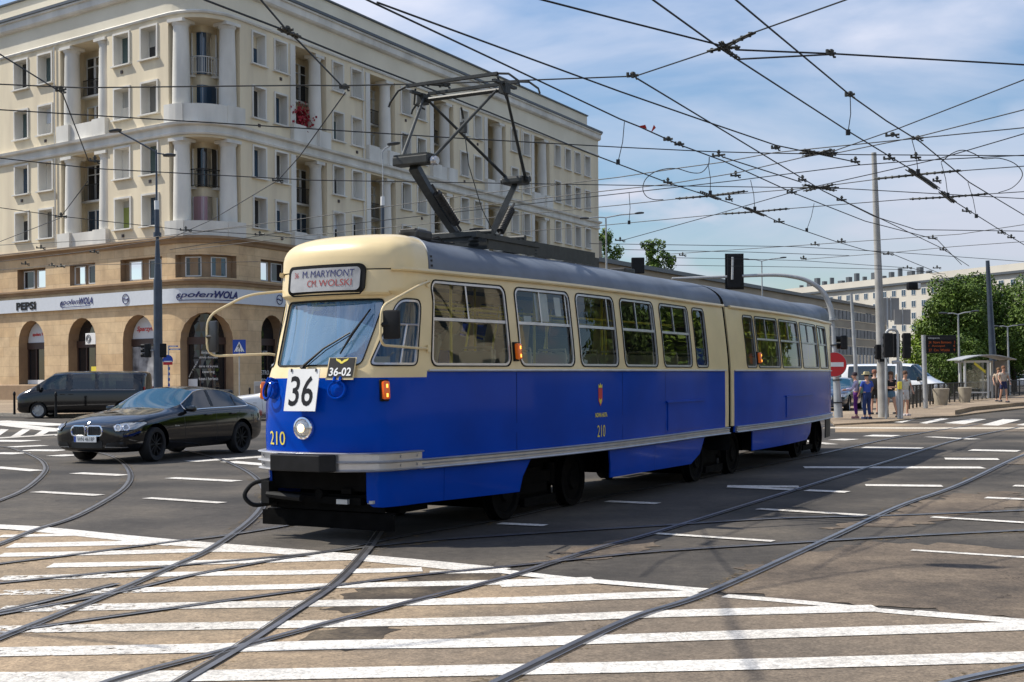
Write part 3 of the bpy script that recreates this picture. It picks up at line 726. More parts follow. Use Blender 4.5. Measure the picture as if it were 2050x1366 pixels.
# ---- coupler box and underframe at the front
m=MB();Mt=Matrix.Translation(T1(0,0,0))@Matrix.Rotation(-TH1,4,'Z')   # local x=r, y=s
tb=[(-.36,-.04,.70),(.40,-.04,.70),(.30,-.17,.705),(-.30,-.17,.705)]
m.add([(x,y,z) for x,y,z in tb]+[(x,y,.865) for x,y,z in tb],[(0,1,2,3),(7,6,5,4),(0,4,5,1),(1,5,6,2),(2,6,7,3),(3,7,4,0)],Mt);m.build('coupler_box',M['black'],tram,bevel=.01)
m=MB();m.box((0,.62,.6),(1.24,.8,.2),Mt);m.box((0,.95,.45),(1.25,.5,.4),Mt);m.box((0,.30,.44),(1.15,.05,.035),Mt);m.box((-.05,.25,.40),(1.1,.07,.07),Mt);m.box((.35,.28,.50),(.12,.2,.05),Mt)
m.box((.0,.32,.335),(1.36,.06,.08),Mt);m.cyl(Mt@Vector((0,.2,.46)),Mt@Vector((0,.9,.46)),.05,10);m.build('front_underframe',M['under'],tram)
m=MB();m.box((0,.33,.19),(1.62,.03,.15),Mt);m.box((0,.38,.27),(1.5,.12,.02),Mt)
for x in(-.6,-.2,.3,.62):m.box((x,.4,.30),(.04,.05,.16),Mt)
m.build('lifeguard_board',M['under'],tram)
m=MB();m.box((.30,.2,.395),(.13,.05,.045),Mt);m.box((.62,.22,.40),(.06,.04,.03),Mt);m.build('step_plate',M['poleg'],tram)
m=MB();m.tube(filletpath([Mt@Vector(p) for p in[(-.62,.25,.58),(-.78,.12,.55),(-.84,.05,.42),(-.76,.10,.32),(-.6,.28,.34)]],.1),.022,8);m.box((-.62,.2,.46),(.10,.14,.22),Mt);m.cyl(Mt@Vector((-.6,.15,.44)),Mt@Vector((-.15,.12,.42)),.035,8)
m.build('cable_hose',M['rubber'],tram)
# under floor
m=MB();m.box((0,4.9,.75),(1.5,8.3,.16),Mt);m.box((0,4.9,.55),(1.2,1.2,.3),Mt);m.box((0,6.6,.5),(1.4,2.4,.34),Mt);m.build('underframe',M['under'],tram)
Mt2=Matrix.Translation(T2(0,0,0))@Matrix.Rotation(-TH2,4,'Z')
m=MB();m.box((0,4.0,.75),(1.5,7.6,.16),Mt2);m.box((0,3.0,.5),(1.4,2.6,.34),Mt2);m.build('underframe',M['under'],tram)
def bogie(c,th,r_=.33):
    Mb=Matrix.Translation(c)@Matrix.Rotation(-th,4,'Z')
    m=MB()
    for x in(-.62,.62):
        m.box((x,0,.40),(.09,2.4,.14),Mb,bev=.02);m.box((x,0,.28),(.07,.7,.12),Mb)
        for y in(-.86,.86):m.box((x,y,.36),(.13,.22,.22),Mb,bev=.02);m.cyl(Mb@Vector((x,y*.55,.30)),Mb@Vector((x,y*.55,.55)),.07,10)
    m.box((0,0,.45),(1.15,2.5,.30),Mb);m.box((0,0,.22),(1.15,1.25,.26),Mb);m.box((0,0,.30),(1.1,2.2,.1),Mb);m.box((0,0,.45),(1.3,.4,.14),Mb);m.box((.72,0,.14),(.06,.8,.1),Mb);m.box((-.72,0,.14),(.06,.8,.1),Mb)
    b_=m.build('bogie',M['under'],tram)
    for y in(-.86,.86):
        for x in(-.72,.72):
            m=MB();Mw=Mb@Matrix.Translation((x,y,r_))@Matrix.Rotation(PI/2*(1 if x>0 else -1),4,'Y')
            m.lathe([(.06,.05),(.12,.06),(.14,.03),(.25,.01),(.27,.04),(r_,.045),(r_,-.05),(r_+.02,-.06),(r_+.02,-.075),(.25,-.075),(.0001,-.07)],28,Mw);m.lathe([(.0001,.055),(.06,.05)],16,Mw)
            m.build('wheel',M['under'],b_)
bogie(T1(3.4,0,.012),TH1-R(1));bogie(T1(9.1,0,.012),(TH1+TH2)/2);bogie(T2(6.2,0,.012),TH2)
# ---- interior
m=MB();m.box((0,1.4,.87),(1.40,1.5,.05),Mt);m.box((0,5.6,.87),(1.72,6.9,.05),Mt);m.box((0,4.0,.87),(1.72,7.4,.05),Mt2);m.build('floor',M['floor'],tram)
m=MB();m.box((0,5.2,2.72),(1.5,7.9,.03),Mt);m.box((0,4.0,2.72),(1.5,7.2,.03),Mt2);m.build('ceiling',M['interior'],tram)
m=MB();m.box((-.12,1.42,1.75),(1.1,.03,1.7),Mt);m.box((.68,1.42,1.2),(.36,.03,.7),Mt);m.build('cab_partition',M['interior'],tram)
m=MB();cp=[(-.66+i*.06,1.385-.02*(i%2)) for i in range(20)]
for (x0,y0),(x1,y1) in zip(cp,cp[1:]):m.quad((x0,y0,1.35),(x1,y1,1.35),(x1,y1,2.52),(x0,y0,2.52),Mt)
m.build('cab_curtain',M['curtain'],tram)
m=MB();m.box((0,.52,1.60),(1.1,.42,.06),Mt,bev=.02);m.box((-.1,.45,1.66),(.8,.2,.05),Mt);m.build('driver_desk',M['white'],tram)
m=MB();m.box((-.35,.42,1.73),(.26,.02,.10),Mt,rz=.1);m.box((.42,.62,1.75),(.30,.012,.12),Mt,rz=1.2);m.build('paper_notice',M['white'],tram)
seat0=None
def place_seat(Mx,x,y):
    global seat0
    if seat0 is None:
        m=MB();m.box((0,0,.45),(.42,.42,.06),None,bev=.02);m.box((0,.2,.72),(.42,.05,.52),None,bev=.02);m.cyl((0,0,.0),(0,0,.45),.03,8)
        m.tube([(-.2,.22,.9),(-.18,.22,1.02),(.18,.22,1.02),(.2,.22,.9)],.014,6)
        seat0=m.build('seat',M['seat'],tram);o=seat0
    else:
        o=seat0.copy();col.objects.link(o)
    o.matrix_local=Mx@Matrix.Translation((x,y,.9));return o
for i in range(8):
    place_seat(Mt,.62,2.0+i*.88)
    if i%2==0:place_seat(Mt,-.6,2.2+i*.88)
for i in range(6):
    place_seat(Mt2,.62,1.2+i*.92)
    if i%2:place_seat(Mt2,-.6,1.2+i*.92)
m=MB()
for Mx,L_ in((Mt,9),(Mt2,8)):
    for x in(-.42,.42):m.cyl(Mx@Vector((x,1.6 if L_==9 else .6,2.35)),Mx@Vector((x,L_-.6,2.35)),.015,6)
    for i in range(4):
        for x in(-.42,.42):m.cyl(Mx@Vector((x,2+i*1.9,.9)),Mx@Vector((x,2+i*1.9,2.7)),.017,6)
m.build('grab_rail',M['yellow'],tram)
m=MB()
for q,z,w_,h_ in((3.62,2.39,.28,.32),(3.98,2.41,.14,.22),(3.3,2.24,.15,.08)):
    m.add([M1(q-w_/2,z-h_/2,-.05),M1(q+w_/2,z-h_/2,-.05),M1(q+w_/2,z+h_/2,-.05),M1(q-w_/2,z+h_/2,-.05)],[(0,1,2,3)])
m.build('window_notice',M['white'],tram)
m=MB()
m.add([M1(8.42,1.72,-.05),M1(8.82,1.72,-.05),M1(8.82,2.0,-.05),M1(8.42,2.0,-.05)],[(0,1,2,3)])
m.build('blue_notice',M['signblue'],tram)
# ---- roof equipment
m=MB();m.box((.50,4.05,3.135),(.02,2.76,.17),Mt);m.box((-.50,4.05,3.135),(.02,2.76,.17),Mt)
for y in(2.9,3.6,4.4,5.2):m.box((0,y,3.09),(.98,.03,.04),Mt)
m.build('roof_screen',M['panto'],tram)
m=MB()
for Mx,y0,y1 in((Mt,5.6,8.9),(Mt2,.5,7.4)):
    m.box((-.12,(y0+y1)/2,3.095),(.05,y1-y0,.03),Mx)
    k=int((y1-y0)/.35)
    for i in range(k):m.box((-.12,y0+.17+i*.35,3.105),(.09,.05,.05),Mx)
m.box((0,7.4,3.12),(.25,.35,.10),Mt,bev=.02);m.box((-.05,6.35,3.16),(.22,.28,.18),Mt)
m.build('roof_conduit',M['steel'],tram)
m=MB();m.box((.22,1.62,3.115),(.26,.30,.11),Mt,bev=.03);m.box((.22,1.50,3.13),(.20,.06,.10),Mt);m.build('roof_lamp_box',M['steel'],tram,bevel=.01)
m=MB();m.tube([T1(.98,-.42,2.86),T1(.98,-.42,3.02),T1(.97,-.42,3.05)],[.035,.035,.03],12);m.build('roof_vent',M['cream'],tram)
m=MB();m.box((0,2.15,3.10),(.14,.6,.05),Mt);m.tube([Mt@Vector(p) for p in((.1,1.9,3.09),(.2,2.1,3.15),(.15,2.3,3.1))],.012,6);m.tube([Mt@Vector((.2,1.75,3.1)),Mt@Vector((.18,2.2,3.1)),Mt@Vector((.1,2.6,3.12))],.01,6)
m.build('roof_cable',M['steel'],tram)
# ---- pantograph (thing part with its own pieces)
BZ=3.22
m=MB()
for x in(-.5,.5):m.box((x,3.12,BZ-.04),(.06,1.5,.05),Mt)
for y in(2.45,2.85,3.4,3.8):m.box((0,y,BZ-.02),(1.05,.06,.05),Mt)
for x in(-.45,.45):
    for y in(2.45,3.8):m.lathe([(.05,0),(.07,.02),(.045,.04),(.07,.06),(.05,.09)],12,Mt@Matrix.Translation((x,y,3.06)))
m.cyl(Mt@Vector((-.5,2.78,BZ+.03)),Mt@Vector((.5,2.78,BZ+.03)),.035,10);m.cyl(Mt@Vector((-.5,3.55,BZ+.03)),Mt@Vector((.5,3.55,BZ+.03)),.035,10)
m.box((0,3.1,BZ+.03),(.3,.25,.12),Mt);m.tube([Mt@Vector((.15+.09*math.cos(a),3.05+.12*math.sin(a),BZ+.1)) for a in[k*.6 for k in range(11)]],.012,6)
pan=m.build('pantograph',M['panto'],tram)
KL=(0,1.93,3.92);KR=(0,4.22,4.02);AP=4.955
def TV(p):return Mt@Vector(p)
m=MB();m.tube([TV((0,2.80,BZ+.03)),TV((0,2.4,3.53)),TV(KL)],[.055,.06,.075],4);m.build('lower_arm',M['panto'],pan)
m=MB();m.tube([TV((0,3.55,BZ+.03)),TV((0,3.85,3.6)),TV(KR)],[.055,.05,.045],4);m.build('lower_arm',M['pantolight'],pan)
for y0,y1,z0,z1 in((2.52,2.12,3.36,3.66),(3.78,4.05,3.36,3.66)):
    m=MB();a=TV((.10,y0+.12*(1 if y0<3 else -1),z0));b_=TV((.10,y1+.12*(1 if y0<3 else -1),z1));m.cyl(a,b_,.045,12);N_=14
    for i in range(N_):
        c=a.lerp(b_,i/N_);m.cyl(c,c.lerp(b_,.02),.052,12)
    m.cyl(b_,b_+(b_-a)*.25,.015,6);m.cyl(a,a-(b_-a)*.25,.015,6);m.build('spring',M['steel'],pan)
m=MB();m.box((0,KL[1],KL[2]+.06),(.46,.17,.10),Mt,bev=.015)
for i in range(5):m.box((0,KL[1]-.07+.035*i,KL[2]+.12),(.44,.01,.02),Mt)
m.build('knee_joint',M['panto'],pan)
m=MB();m.lathe([(.0001,.04),(.04,.04),(.052,.02),(.042,.0),(.052,-.02),(.04,-.04)],16,Mt@Matrix.Translation((.27,KL[1],KL[2]+.04))@Matrix.Rotation(PI/2,4,'Y'));m.build('knee_insulator',M['alu'],pan)
m=MB();m.box((0,KR[1],KR[2]+.03),(.30,.22,.10),Mt,bev=.03);m.cyl(TV((-.2,KR[1],KR[2]+.04)),TV((.2,KR[1],KR[2]+.04)),.04,10);m.build('knee_joint',M['panto'],pan)
for x0,k,y,z,mt in((-.18,KL,2.90,-.51,'pantolight'),(.22,KL,2.90,.50,'pantolight'),(-.1,KR,3.02,-.50,'panto'),(.14,KR,3.02,.55,'panto')):
    m=MB();m.tube([TV((x0,k[1],k[2]+.05)),TV((z,y,AP-.07))],[.022,.016],8);m.build('upper_arm',M[mt],pan)
m=MB()
m.cyl(TV((-.58,2.96,AP-.06)),TV((.60,2.96,AP-.06)),.028,8)
for y in(2.72,3.20):
    m.box((0,y,AP+.07),(1.24,.045,.035),Mt)
    m.tube([TV((-.62,y,AP+.07)),TV((-.74,y,AP+.03)),TV((-.86,y,AP-.10)),TV((-.88,y,AP-.15))],.013,6)
    m.tube([TV((.62,y,AP+.07)),TV((.76,y,AP+.05)),TV((.88,y,AP-.04)),TV((.90,y,AP-.10))],.013,6)
for x in(-.55,.57):
    m.box((x,2.96,AP),(.05,.5,.03),Mt);m.box((x,2.96,AP-.05),(.09,.12,.12),Mt);m.tube([TV((x,2.8,AP+.05)),TV((x*1.1,2.85,AP-.12)),TV((x,3.0,AP-.16))],.012,6)
m.tube([TV((-.5,3.2,AP-.0)),TV((.5,3.2,AP-.0))],.01,6)
m.build('collector_head',M['panto'],pan)
m=MB();m.tube([TV((.0,2.98,4.60)),TV((.02,3.05,4.1)),TV((.05,3.3,3.6)),TV((.1,3.62,3.2))],.006,5);m.tube([TV((0,2.98,4.62)),TV((0,2.95,4.7)),TV((.02,2.9,4.74))],.012,5);m.box((0,2.98,4.52),(.06,.06,.12),Mt);m.build('pull_cord',M['panto'],pan)
def settle(root,loc,rz=0):
    Mx=Matrix.Translation(loc)@Matrix.Rotation(rz,4,'Z');I=Mx.inverted();done=set()
    def rec(o):
        for c in o.children:
            if c.type=='MESH':
                if c.matrix_local==Matrix.Identity(4) or not c.get('_inst'):
                    if c.data.name not in done:
                        done.add(c.data.name);c.data.transform(I)
            rec(c)
    rec(root);root.location=loc;root.rotation_euler=(0,0,rz)
seats=[c for c in tram.children if c.name.startswith('seat')]
for c in seats:
    c.parent=None
settle(tram,T1(0,0,0),-TH1)
_I=(Matrix.Translation(T1(0,0,0))@Matrix.Rotation(-TH1,4,'Z')).inverted()
for c in seats:
    w_=c.matrix_basis.copy();c.parent=tram;c.matrix_basis=_I@w_
# ================================================================== GROUND, PAVEMENTS, MARKINGS, RAILS
def sheet(name,pts,z,material,res=None):
    n=len(pts);o=mesh_obj(name,[(p[0],p[1],z) for p in pts],[tuple(range(n))],material)
    if o.data.polygons[0].normal.z<0:o.data.flip_normals()
    return tag(o,kind='structure')
def gp(pts,z=0):return [G(u,v,z) for u,v in pts]
def cm(pts,n=5):
    Q=[pts[0]*2-pts[1]]+pts+[pts[-1]*2-pts[-2]];o=[]
    for i in range(1,len(Q)-2):
        for k in range(n):
            t=k/n;a,b,c,d=Q[i-1:i+3];o.append(.5*((2*b)+(-a+c)*t+(2*a-5*b+4*c-d)*t*t+(-a+3*b-3*c+d)*t**3))
    return o+[pts[-1]]
def strip(mb,pts,w,z,off=0,w1=None):
    n=len(pts);vs=[]
    for i,p in enumerate(pts):
        t=pts[min(i+1,n-1)]-pts[max(i-1,0)];t.z=0
        t.normalize();s=Vector((-t.y,t.x,0));ww=w if w1 is None else w+(w1-w)*i/(n-1)
        c=p+s*off;a=c+s*ww/2;b=c-s*ww/2;vs+=[(a.x,a.y,z),(b.x,b.y,z)]
    mb.add(vs,[(2*i,2*i+1,2*i+3,2*i+2) for i in range(n-1)])
# base ground
g=MB();g.quad((-500,-80,0),(500,-80,0),(500,1400,0),(-500,1400,0));tag(g.build('road',M['asphalt']),kind='structure')
# tan crosswalk surface in the foreground
edge=gp([(-400,1052),(0,1062),(88,1066),(224,1080),(363,1094),(537,1108),(683,1120),(829,1133),(1000,1150),(1128,1166),(1256,1176),(1410,1188),(1615,1213),(1768,1229),(1922,1242),(2050,1252),(2500,1290)])
near=[Vector((12,1,0)),Vector((-16,1,0))]
mid=gp([(1010,1150),(900,1190),(860,1240),(700,1260),(560,1310),(430,1366),(200,1450)])
sheet('crossing_pavement',edge+near,.004,M['tan'])
# worn asphalt patches
M['browned']=ground_mat('browned_asphalt',(.135,.108,.084),(.08,.066,.054),(.20,.16,.12),patch=.9,fine=45,cs=1.6)
M['darkpatch']=ground_mat('broken_asphalt',(.075,.06,.045),(.04,.034,.028),(.15,.12,.085),patch=2.2,fine=30,cs=2.5)
_rp=random.Random(4)
def blob(pts,z,mt,jit=.07,res=.12):
    P_=gp(pts);d=dens([(p.x,p.y) for p in P_],res);n=len(d);o=[]
    ph=[_rp.uniform(0,6.28) for _ in range(5)]
    for i,(x,y) in enumerate(d):
        k=jit*(sum(math.sin(i*f_+p_) for f_,p_ in zip((.31,.73,1.27,2.1,3.3),ph))/2.2+_rp.uniform(-.5,.5));a=Vector(d[i-1]);b=Vector(d[(i+1)%n]);t=(b-a).normalized();o.append((x-t.y*k,y+t.x*k))
    sheet('worn_patch',o,z,mt)
blob([(600,1292),(640,1265),(700,1252),(760,1250),(800,1262),(760,1285),(690,1300)],.0064,M['darkpatch'],.05)
blob([(650,1222),(720,1182),(860,1152),(990,1142),(1015,1158),(900,1185),(820,1205),(740,1232)],.0062,M['darkpatch'],.06)
blob([(1440,1184),(1500,1140),(1600,1105),(1750,1088),(1960,1092),(2120,1110),(2160,1250),(1930,1232),(1760,1216),(1600,1203)],.0055,M['browned'],.10)
blob([(1660,1062),(1800,1020),(1900,990),(2040,985),(2060,1010),(1850,1050)],.0053,M['browned'],.12)
blob([(1060,1128),(1130,1105),(1230,1085),(1330,1080),(1300,1100),(1180,1122)],.0053,M['browned'],.08)
# --- stripes (painted)
white=MB();worn=MB()
_zz=[.0085]
def pline(pts,wpx,mb=white,z=None):
    if z is None:_zz[0]+=.00004;z=_zz[0]
    P_=cm([G(u,v) for u,v in pts],4);u,v=pts[len(pts)//2]
    w=abs(G(u,v-wpx/2).y-G(u,v+wpx/2).y);t=(P_[-1]-P_[0]).normalized()
    strip(mb,P_,w*max(.35,abs(t.x)),z)
pline([(-250,1046),(0,1056),(88,1062),(224,1076),(363,1089),(537,1103),(683,1115),(829,1128),(1000,1145)],10)
pline([(1000,1145),(1128,1160),(1256,1171),(1410,1184)],9);pline([(1451,1195),(1615,1209),(1768,1225),(1922,1238),(2050,1248),(2300,1270)],10)
for pts,w in [([(0,1075),(160,1072)],5),([(20,1094),(300,1088),(360,1090)],9),([(0,1113),(240,1108),(430,1103),(520,1104)],8),([(100,1134),(400,1128),(700,1119)],9),([(1000,1173),(1190,1166)],9),([(860,1148),(1010,1146)],6),
              ([(0,1160),(330,1152),(600,1148),(845,1142)],9),([(0,1189),(300,1183),(610,1176),(1000,1168),(1190,1162)],10),([(0,1222),(300,1216),(600,1211),(1000,1205),(1200,1197),(1400,1190)],13),
              ([(-60,1264),(60,1262),(300,1258),(560,1253),(1000,1244),(1307,1232),(1758,1220)],15),([(-100,1310),(0,1308),(430,1300),(700,1293),(1000,1289),(1500,1273),(2050,1256),(2300,1248)],18),
              ([(-200,1363),(-100,1361),(330,1357),(700,1350),(1000,1344),(1500,1333),(2050,1318),(2300,1310)],22),([(1830,1226),(2050,1244)],5)]:
    pline(pts,w,white)
def z5(*p):return [(x/3.414,700+y/3.414) for x,y in p]
def z7(*p):return [(1000+x/1.952,860+y/1.952) for x,y in p]
def dash(pts,w=4):pline(pts,w,white)
for a in [((-60,625),(210,628)),((75,668),(305,658)),((170,690),(430,693)),((-40,710),(150,714)),((375,725),(500,728)),((-40,806),(255,832)),((520,847),(850,863)),((1165,880),(1620,903)),((245,975),(680,1000)),((1005,1018),(1520,1052))]:
    dash(z5(*a),3.2)
for a in [((1300,768),(1830,733)),((1560,768),(1830,792)),((-60,610),(440,580)),((-60,490),(440,520)),((-20,505),(440,560))]:dash(z5(*a),4)
for k in range(-1,4):
    x=70+k*150;mbp=z5((x,600-k*4),(x+62,600-k*4-3),(x+140,548),(x+85,545));_zz[0]+=.00004;white.add([(p.x,p.y,_zz[0]) for p in gp(mbp)],[(0,1,2,3)])
for a in [((420,283),(620,292)),((0,370),(180,378)),((890,224),(1170,226)),((900,226),(1170,238)),((1200,240),(1360,247)),((1010,313),(1430,338)),((590,408),(1070,440)),((1430,220),(1730,223)),((1190,150),(1890,151)),((1740,116),(1950,118)),((1420,72),(1650,76)),((1840,82),(2030,86)),((1310,40),(1380,42)),((1900,269),(2100,277)),((2010,222),(2100,225)),((1690,345),(2100,370)),((1610,475),(2100,507)),((1680,30),(1860,40)),((1440,25),(1550,27)),((1110,35),(1300,60))]:
    dash(z7(*a),4)
# zebra in the distance on the right
for zs in([(1840,848),(1884,838),(1901,839),(1855,849)],[(1890,848),(1947,839),(1975,840),(1931,850)],[(1964,852),(2008,840),(2044,841),(1998,853)],[(2034,852),(2080,842),(2120,842),(2075,854)],[(1790,846),(1830,837),(1846,837),(1806,847)],[(1740,846),(1776,841),(1794,841),(1760,848)]):
    _zz[0]+=.00005;white.add([(p.x,p.y,_zz[0]) for p in gp(zs)],[(0,1,2,3)])
pline([(1650,857),(1850,858),(2060,858)],3,worn)
ow=white.build('road_markings',M['paint']);tag(ow,kind='structure');tag(worn.build('road_markings',M['paintworn']),kind='structure')
sheet('track_paving',gp([(1672,849),(2200,848),(2200,864),(1672,866)]),.006,M['tan'])
sheet('track_paving',gp([(2010,930),(2050,905),(2120,880),(2300,880),(2200,935)]),.008,M['tan'])
# --- rails
RZ=.020;_rk=[0]
def rail(pts,w=.042,guard=True,side=1,bed=.26,ext=(0,0)):
    P_=cm([G(u,v) for u,v in pts],7);_rk[0]+=1;dz=_rk[0]*.00018
    m=MB();strip(m,P_,bed,.0058+dz*.1);tag(m.build('rail_bed',M['rust']),kind='structure')
    m=MB();strip(m,P_,.038,.0125+dz,side*(w/2+.017));tag(m.build('rail_groove',M['groove']),kind='structure')
    m=MB();strip(m,P_,w,.0145+dz,0)
    if guard:strip(m,P_,.012,.0146+dz,side*(w/2+.044))
    tag(m.build('tram_rail',M['railtop']),kind='structure')
RL=dict(
 r1=[(900,1420),(1000,1364),(1256,1242),(1415,1188),(1645,1085),(1800,1014),(1922,970),(2050,911),(2160,876)],
 r2=[(60,1440),(220,1366),(512,1288),(732,1229),(1000,1161),(1087,1133),(1205,1096),(1318,1065),(1563,990),(1768,927),(1922,880),(2040,856)],
 r3=[(54,1263),(293,1229),(610,1185),(829,1156),(1000,1139),(1180,1120),(1328,1106),(1645,1086),(1850,1074),(2100,1062)],
 r4=[(-100,1250),(0,1234),(239,1189),(410,1150),(634,1111),(829,1088),(1000,1075),(1318,1055),(1563,1040),(1800,1034),(2100,1022)],
 r5=[(-100,1181),(0,1171),(341,1137),(634,1110),(740,1090),(860,1067),(1000,1043),(1153,1009),(1400,959),(1635,912),(1800,876),(1960,850)],
 r6=[(-100,1148),(0,1132),(137,1115),(341,1088),(463,1073),(624,1046),(760,1018),(900,988),(1100,946),(1300,912),(1500,878),(1720,843)],
 r7=[(330,893),(384,906),(445,923),(498,949),(525,980),(524,1010),(495,1046),(419,1100),(341,1137),(195,1200),(0,1278),(-80,1310)],
 r8=[(160,900),(214,912),(243,928),(258,952),(249,975),(217,999),(146,1037),(67,1063),(0,1090),(-80,1118)],
 r9=[(-20,893),(23,899),(70,917),(88,934),(82,952),(47,981),(0,1002),(-80,1030)],
 r10=[(790,1030),(761,1073),(741,1102),(683,1166),(585,1234),(488,1298),(375,1366),(300,1415)],
 r11=[(1800,1398),(1912,1366),(2050,1337),(2200,1306)],
 r12=[(-80,1245),(0,1229),(100,1206),(239,1172)],
)
for k,p in RL.items():rail(p,side=-1 if k in('r1','r2','r10','r11') else 1)
# faded blue-grey shadowless stains are left to the lights
# --- pavements -----------------------------------------------------
def slab(name,pts,z0,z1,matt,kerb=True):
    n=len(pts);vs=[(p[0],p[1],z0) for p in pts]+[(p[0],p[1],z1) for p in pts]
    o=mesh_obj(name,vs,[tuple(range(n,2*n))]+[(i,(i+1)%n,n+(i+1)%n,n+i) for i in range(n)],matt)
    return tag(o,kind='structure')
# left pavement in front of the building (rises gently to the facade)
k0=[G(-250,831),G(0,833),G(130,836),G(330,838),G(470,838),G(640,836)]
far=[Vector((26,128,.46)),Vector((26,150,.46)),Vector((-60,150,.46)),Vector((-60,100,.46))]
vs=[(p.x,p.y,.12) for p in k0]+[tuple(p) for p in (Vector((p.x*1.12,p.y*1.16,.36)) for p in k0)]+[tuple(p.to_3d()) for p in far]
n=len(k0)
o=mesh_obj('pavement',vs,[(i,i+1,n+i+1,n+i) for i in range(n-1)]+[(n+n-1,2*n,2*n+1,2*n+2,2*n+3,n)+tuple(range(n+1,2*n-1))],M['pave']);tag(o,kind='structure')
m=MB()
for a,b in zip(k0,k0[1:]):
    d=(b-a).normalized();s=Vector((-d.y,d.x,0))*.15
    m.add([(a.x,a.y,0),(b.x,b.y,0),(b.x,b.y,.14),(a.x,a.y,.14),(a.x+s.x,a.y+s.y,.14),(b.x+s.x,b.y+s.y,.14)],[(0,1,2,3),(3,2,5,4)])
tag(m.build('kerb',M['kerb']),kind='structure')
# right: tram-stop platform and pavement island
isl=[G(1670,853),G(1780,847),G(1850,838),G(1908,836),G(1960,829),G(2060,818),G(2300,806),G(2300,790),G(1980,800),G(1700,812),G(1640,820)]
slab('pavement',[(p.x,p.y) for p in isl],0,.06,M['pave'])
plat=[G(1912,834),G(1945,826),G(2050,815),G(2300,802),G(2300,790),G(2050,799),G(1935,818)]
slab('platform',[(p.x,p.y) for p in plat],0,.22,M['pave'])
# ================================================================== CORNER BUILDING
bA=Vector((ray(335,620)[0]*73,73));bB=Vector((ray(490,620)[0]*74.2,74.2));dL=Vector((-.803,.596)).normalized();dR=Vector((.447,.894)).normalized()
# corner control point
_d=dL.x*(-dR.y)+dR.x*dL.y;_w=bB-bA
_t=(_w.x*(-dR.y)+dR.x*_w.y)/(dL.x*(-dR.y)+dR.x*dL.y)
bC=bA+dL*_t
_bz=[bA*(1-t)**2+bC*2*t*(1-t)+bB*t*t for t in [i/40 for i in range(41)]];_bl=[0]
for a,b in zip(_bz,_bz[1:]):_bl.append(_bl[-1]+(b-a).length)
LC=_bl[-1]
def bpath(s):
    if s<=0:p=bA-dL*s;t=-dL
    elif s>=LC:p=bB+dR*(s-LC);t=dR
    else:
        for i in range(40):
            if _bl[i+1]>=s:break
        f=(s-_bl[i])/(_bl[i+1]-_bl[i]);p=_bz[i].lerp(_bz[i+1],f);tt=(i+f)/40
        t=((bC-bA)*(1-tt)+(bB-bC)*tt).normalized()
    return p,Vector((t.y,-t.x))
def BW(s,z,d=0):
    p,n=bpath(s);q=p+n*d;return Vector((q.x,q.y,z))
def sLu(u,v=300):
    x=ray(u,v)[0];return -(-(x*bA.y-bA.x)/(x*dL.y-dL.x)) if 0 else (x*bA.y-bA.x)/(x*dL.y-dL.x)
bld=empty('corner_apartment_building',(0,0,0),0,'beige plastered corner apartment block with white columns, rounded corner and sandstone shop floor','building')
SL,SR=-30.0,LC+52.4
def sing(s0,s1,z0,z1):return [(s0,z0),(s1,z0),(s1,z1),(s0,z1)]
rows=[(19.85,21.62),(16.72,18.47),(13.27,15.02),(10.35,12.08)]
singles=[]
for c in(-28.6,-26.2,-14.0,-11.45,-3.9,-1.4):
    singles.append((c-.68,c+.68))
for c in(1.45,3.55,9.55,11.7,17.85,19.95,26.3,28.45,34.8,37.0,43.2,45.4,47.5,49.75):
    singles.append((LC+c-.56,LC+c+.56))
logg=[(-25.0,-16.2,0),(-9.9,-5.3,0),(.25,LC-.25,1)]+[(LC+a,LC+b,2) for a,b in((4.6,8.3),(12.9,16.5),(21.3,24.7),(29.7,33.3),(38.1,41.6))]
logg[0]=(-21.9,-17.3,0)
lz=[(15.95,21.75),(9.62,15.10)]
holesU=[];singl=[]
for s0,s1 in singles:
    for z0,z1 in rows:
        if s0<-29:continue
        singl.append((s0,s1,z0,z1));holesU.append(sing(s0,s1,z0,z1))
for a,b,k in logg:
    for z0,z1 in lz:holesU.append(sing(a,b,z0,z1))
def wall(name,z0,z1,holes,material,res=(3.0,.5,3.0),d=0):
    for (a,b),r_ in zip(((SL,0),(0,LC),(LC,SR)),res):
        hs=[h for h in holes if min(p[0] for p in h)>=a-.01 and max(p[0] for p in h)<=b+.01]
        V,Fc=panel2d([(a,z0),(b,z0),(b,z1),(a,z1)],hs,r_)
        o=mesh_obj(name,[BW(x,z,d) for x,z in V],Fc,material,bld)
        uv=o.data.uv_layers.new(name='UVMap')
        for lp in o.data.loops:uv.data[lp.index].uv=V[lp.vertex_index]
def reveal(mb,poly,d0,d1,dn=.5):
    pl=dens(poly,dn);n=len(pl)
    mb.add([BW(x,z,d0) for x,z in pl]+[BW(x,z,d1) for x,z in pl],[(i,(i+1)%n,n+(i+1)%n,n+i) for i in range(n)])
wall('wall',9.50,22.05,holesU,M['plaster'])
wall('frieze',22.05,23.55,[],M['frieze'])
wall('parapet',24.1,25.9,[],M['frieze'],d=-1.1)
def band(name,z_prof,material,a=SL,b=SR,dn=1.0,d=0,par=bld):
    ss=[a]
    while ss[-1]<b-1e-6:
        s=ss[-1];st=.35 if -.1<s<LC else 6
        nx=min(b,s+st)
        for c in(0,LC):
            if s<c-1e-6<nx:nx=c
        ss.append(nx)
    vs=[];m_=len(z_prof);fs=[]
    for s in ss:
        for o,z in z_prof:vs.append(BW(s,z,o+d))
    for i in range(len(ss)-1):
        for k in range(m_-1):fs.append((i*m_+k,(i+1)*m_+k,(i+1)*m_+k+1,i*m_+k+1))
    fs+=[tuple(range(m_)),tuple((len(ss)-1)*m_+k for k in range(m_))]
    return mesh_obj(name,vs,fs,material,par)
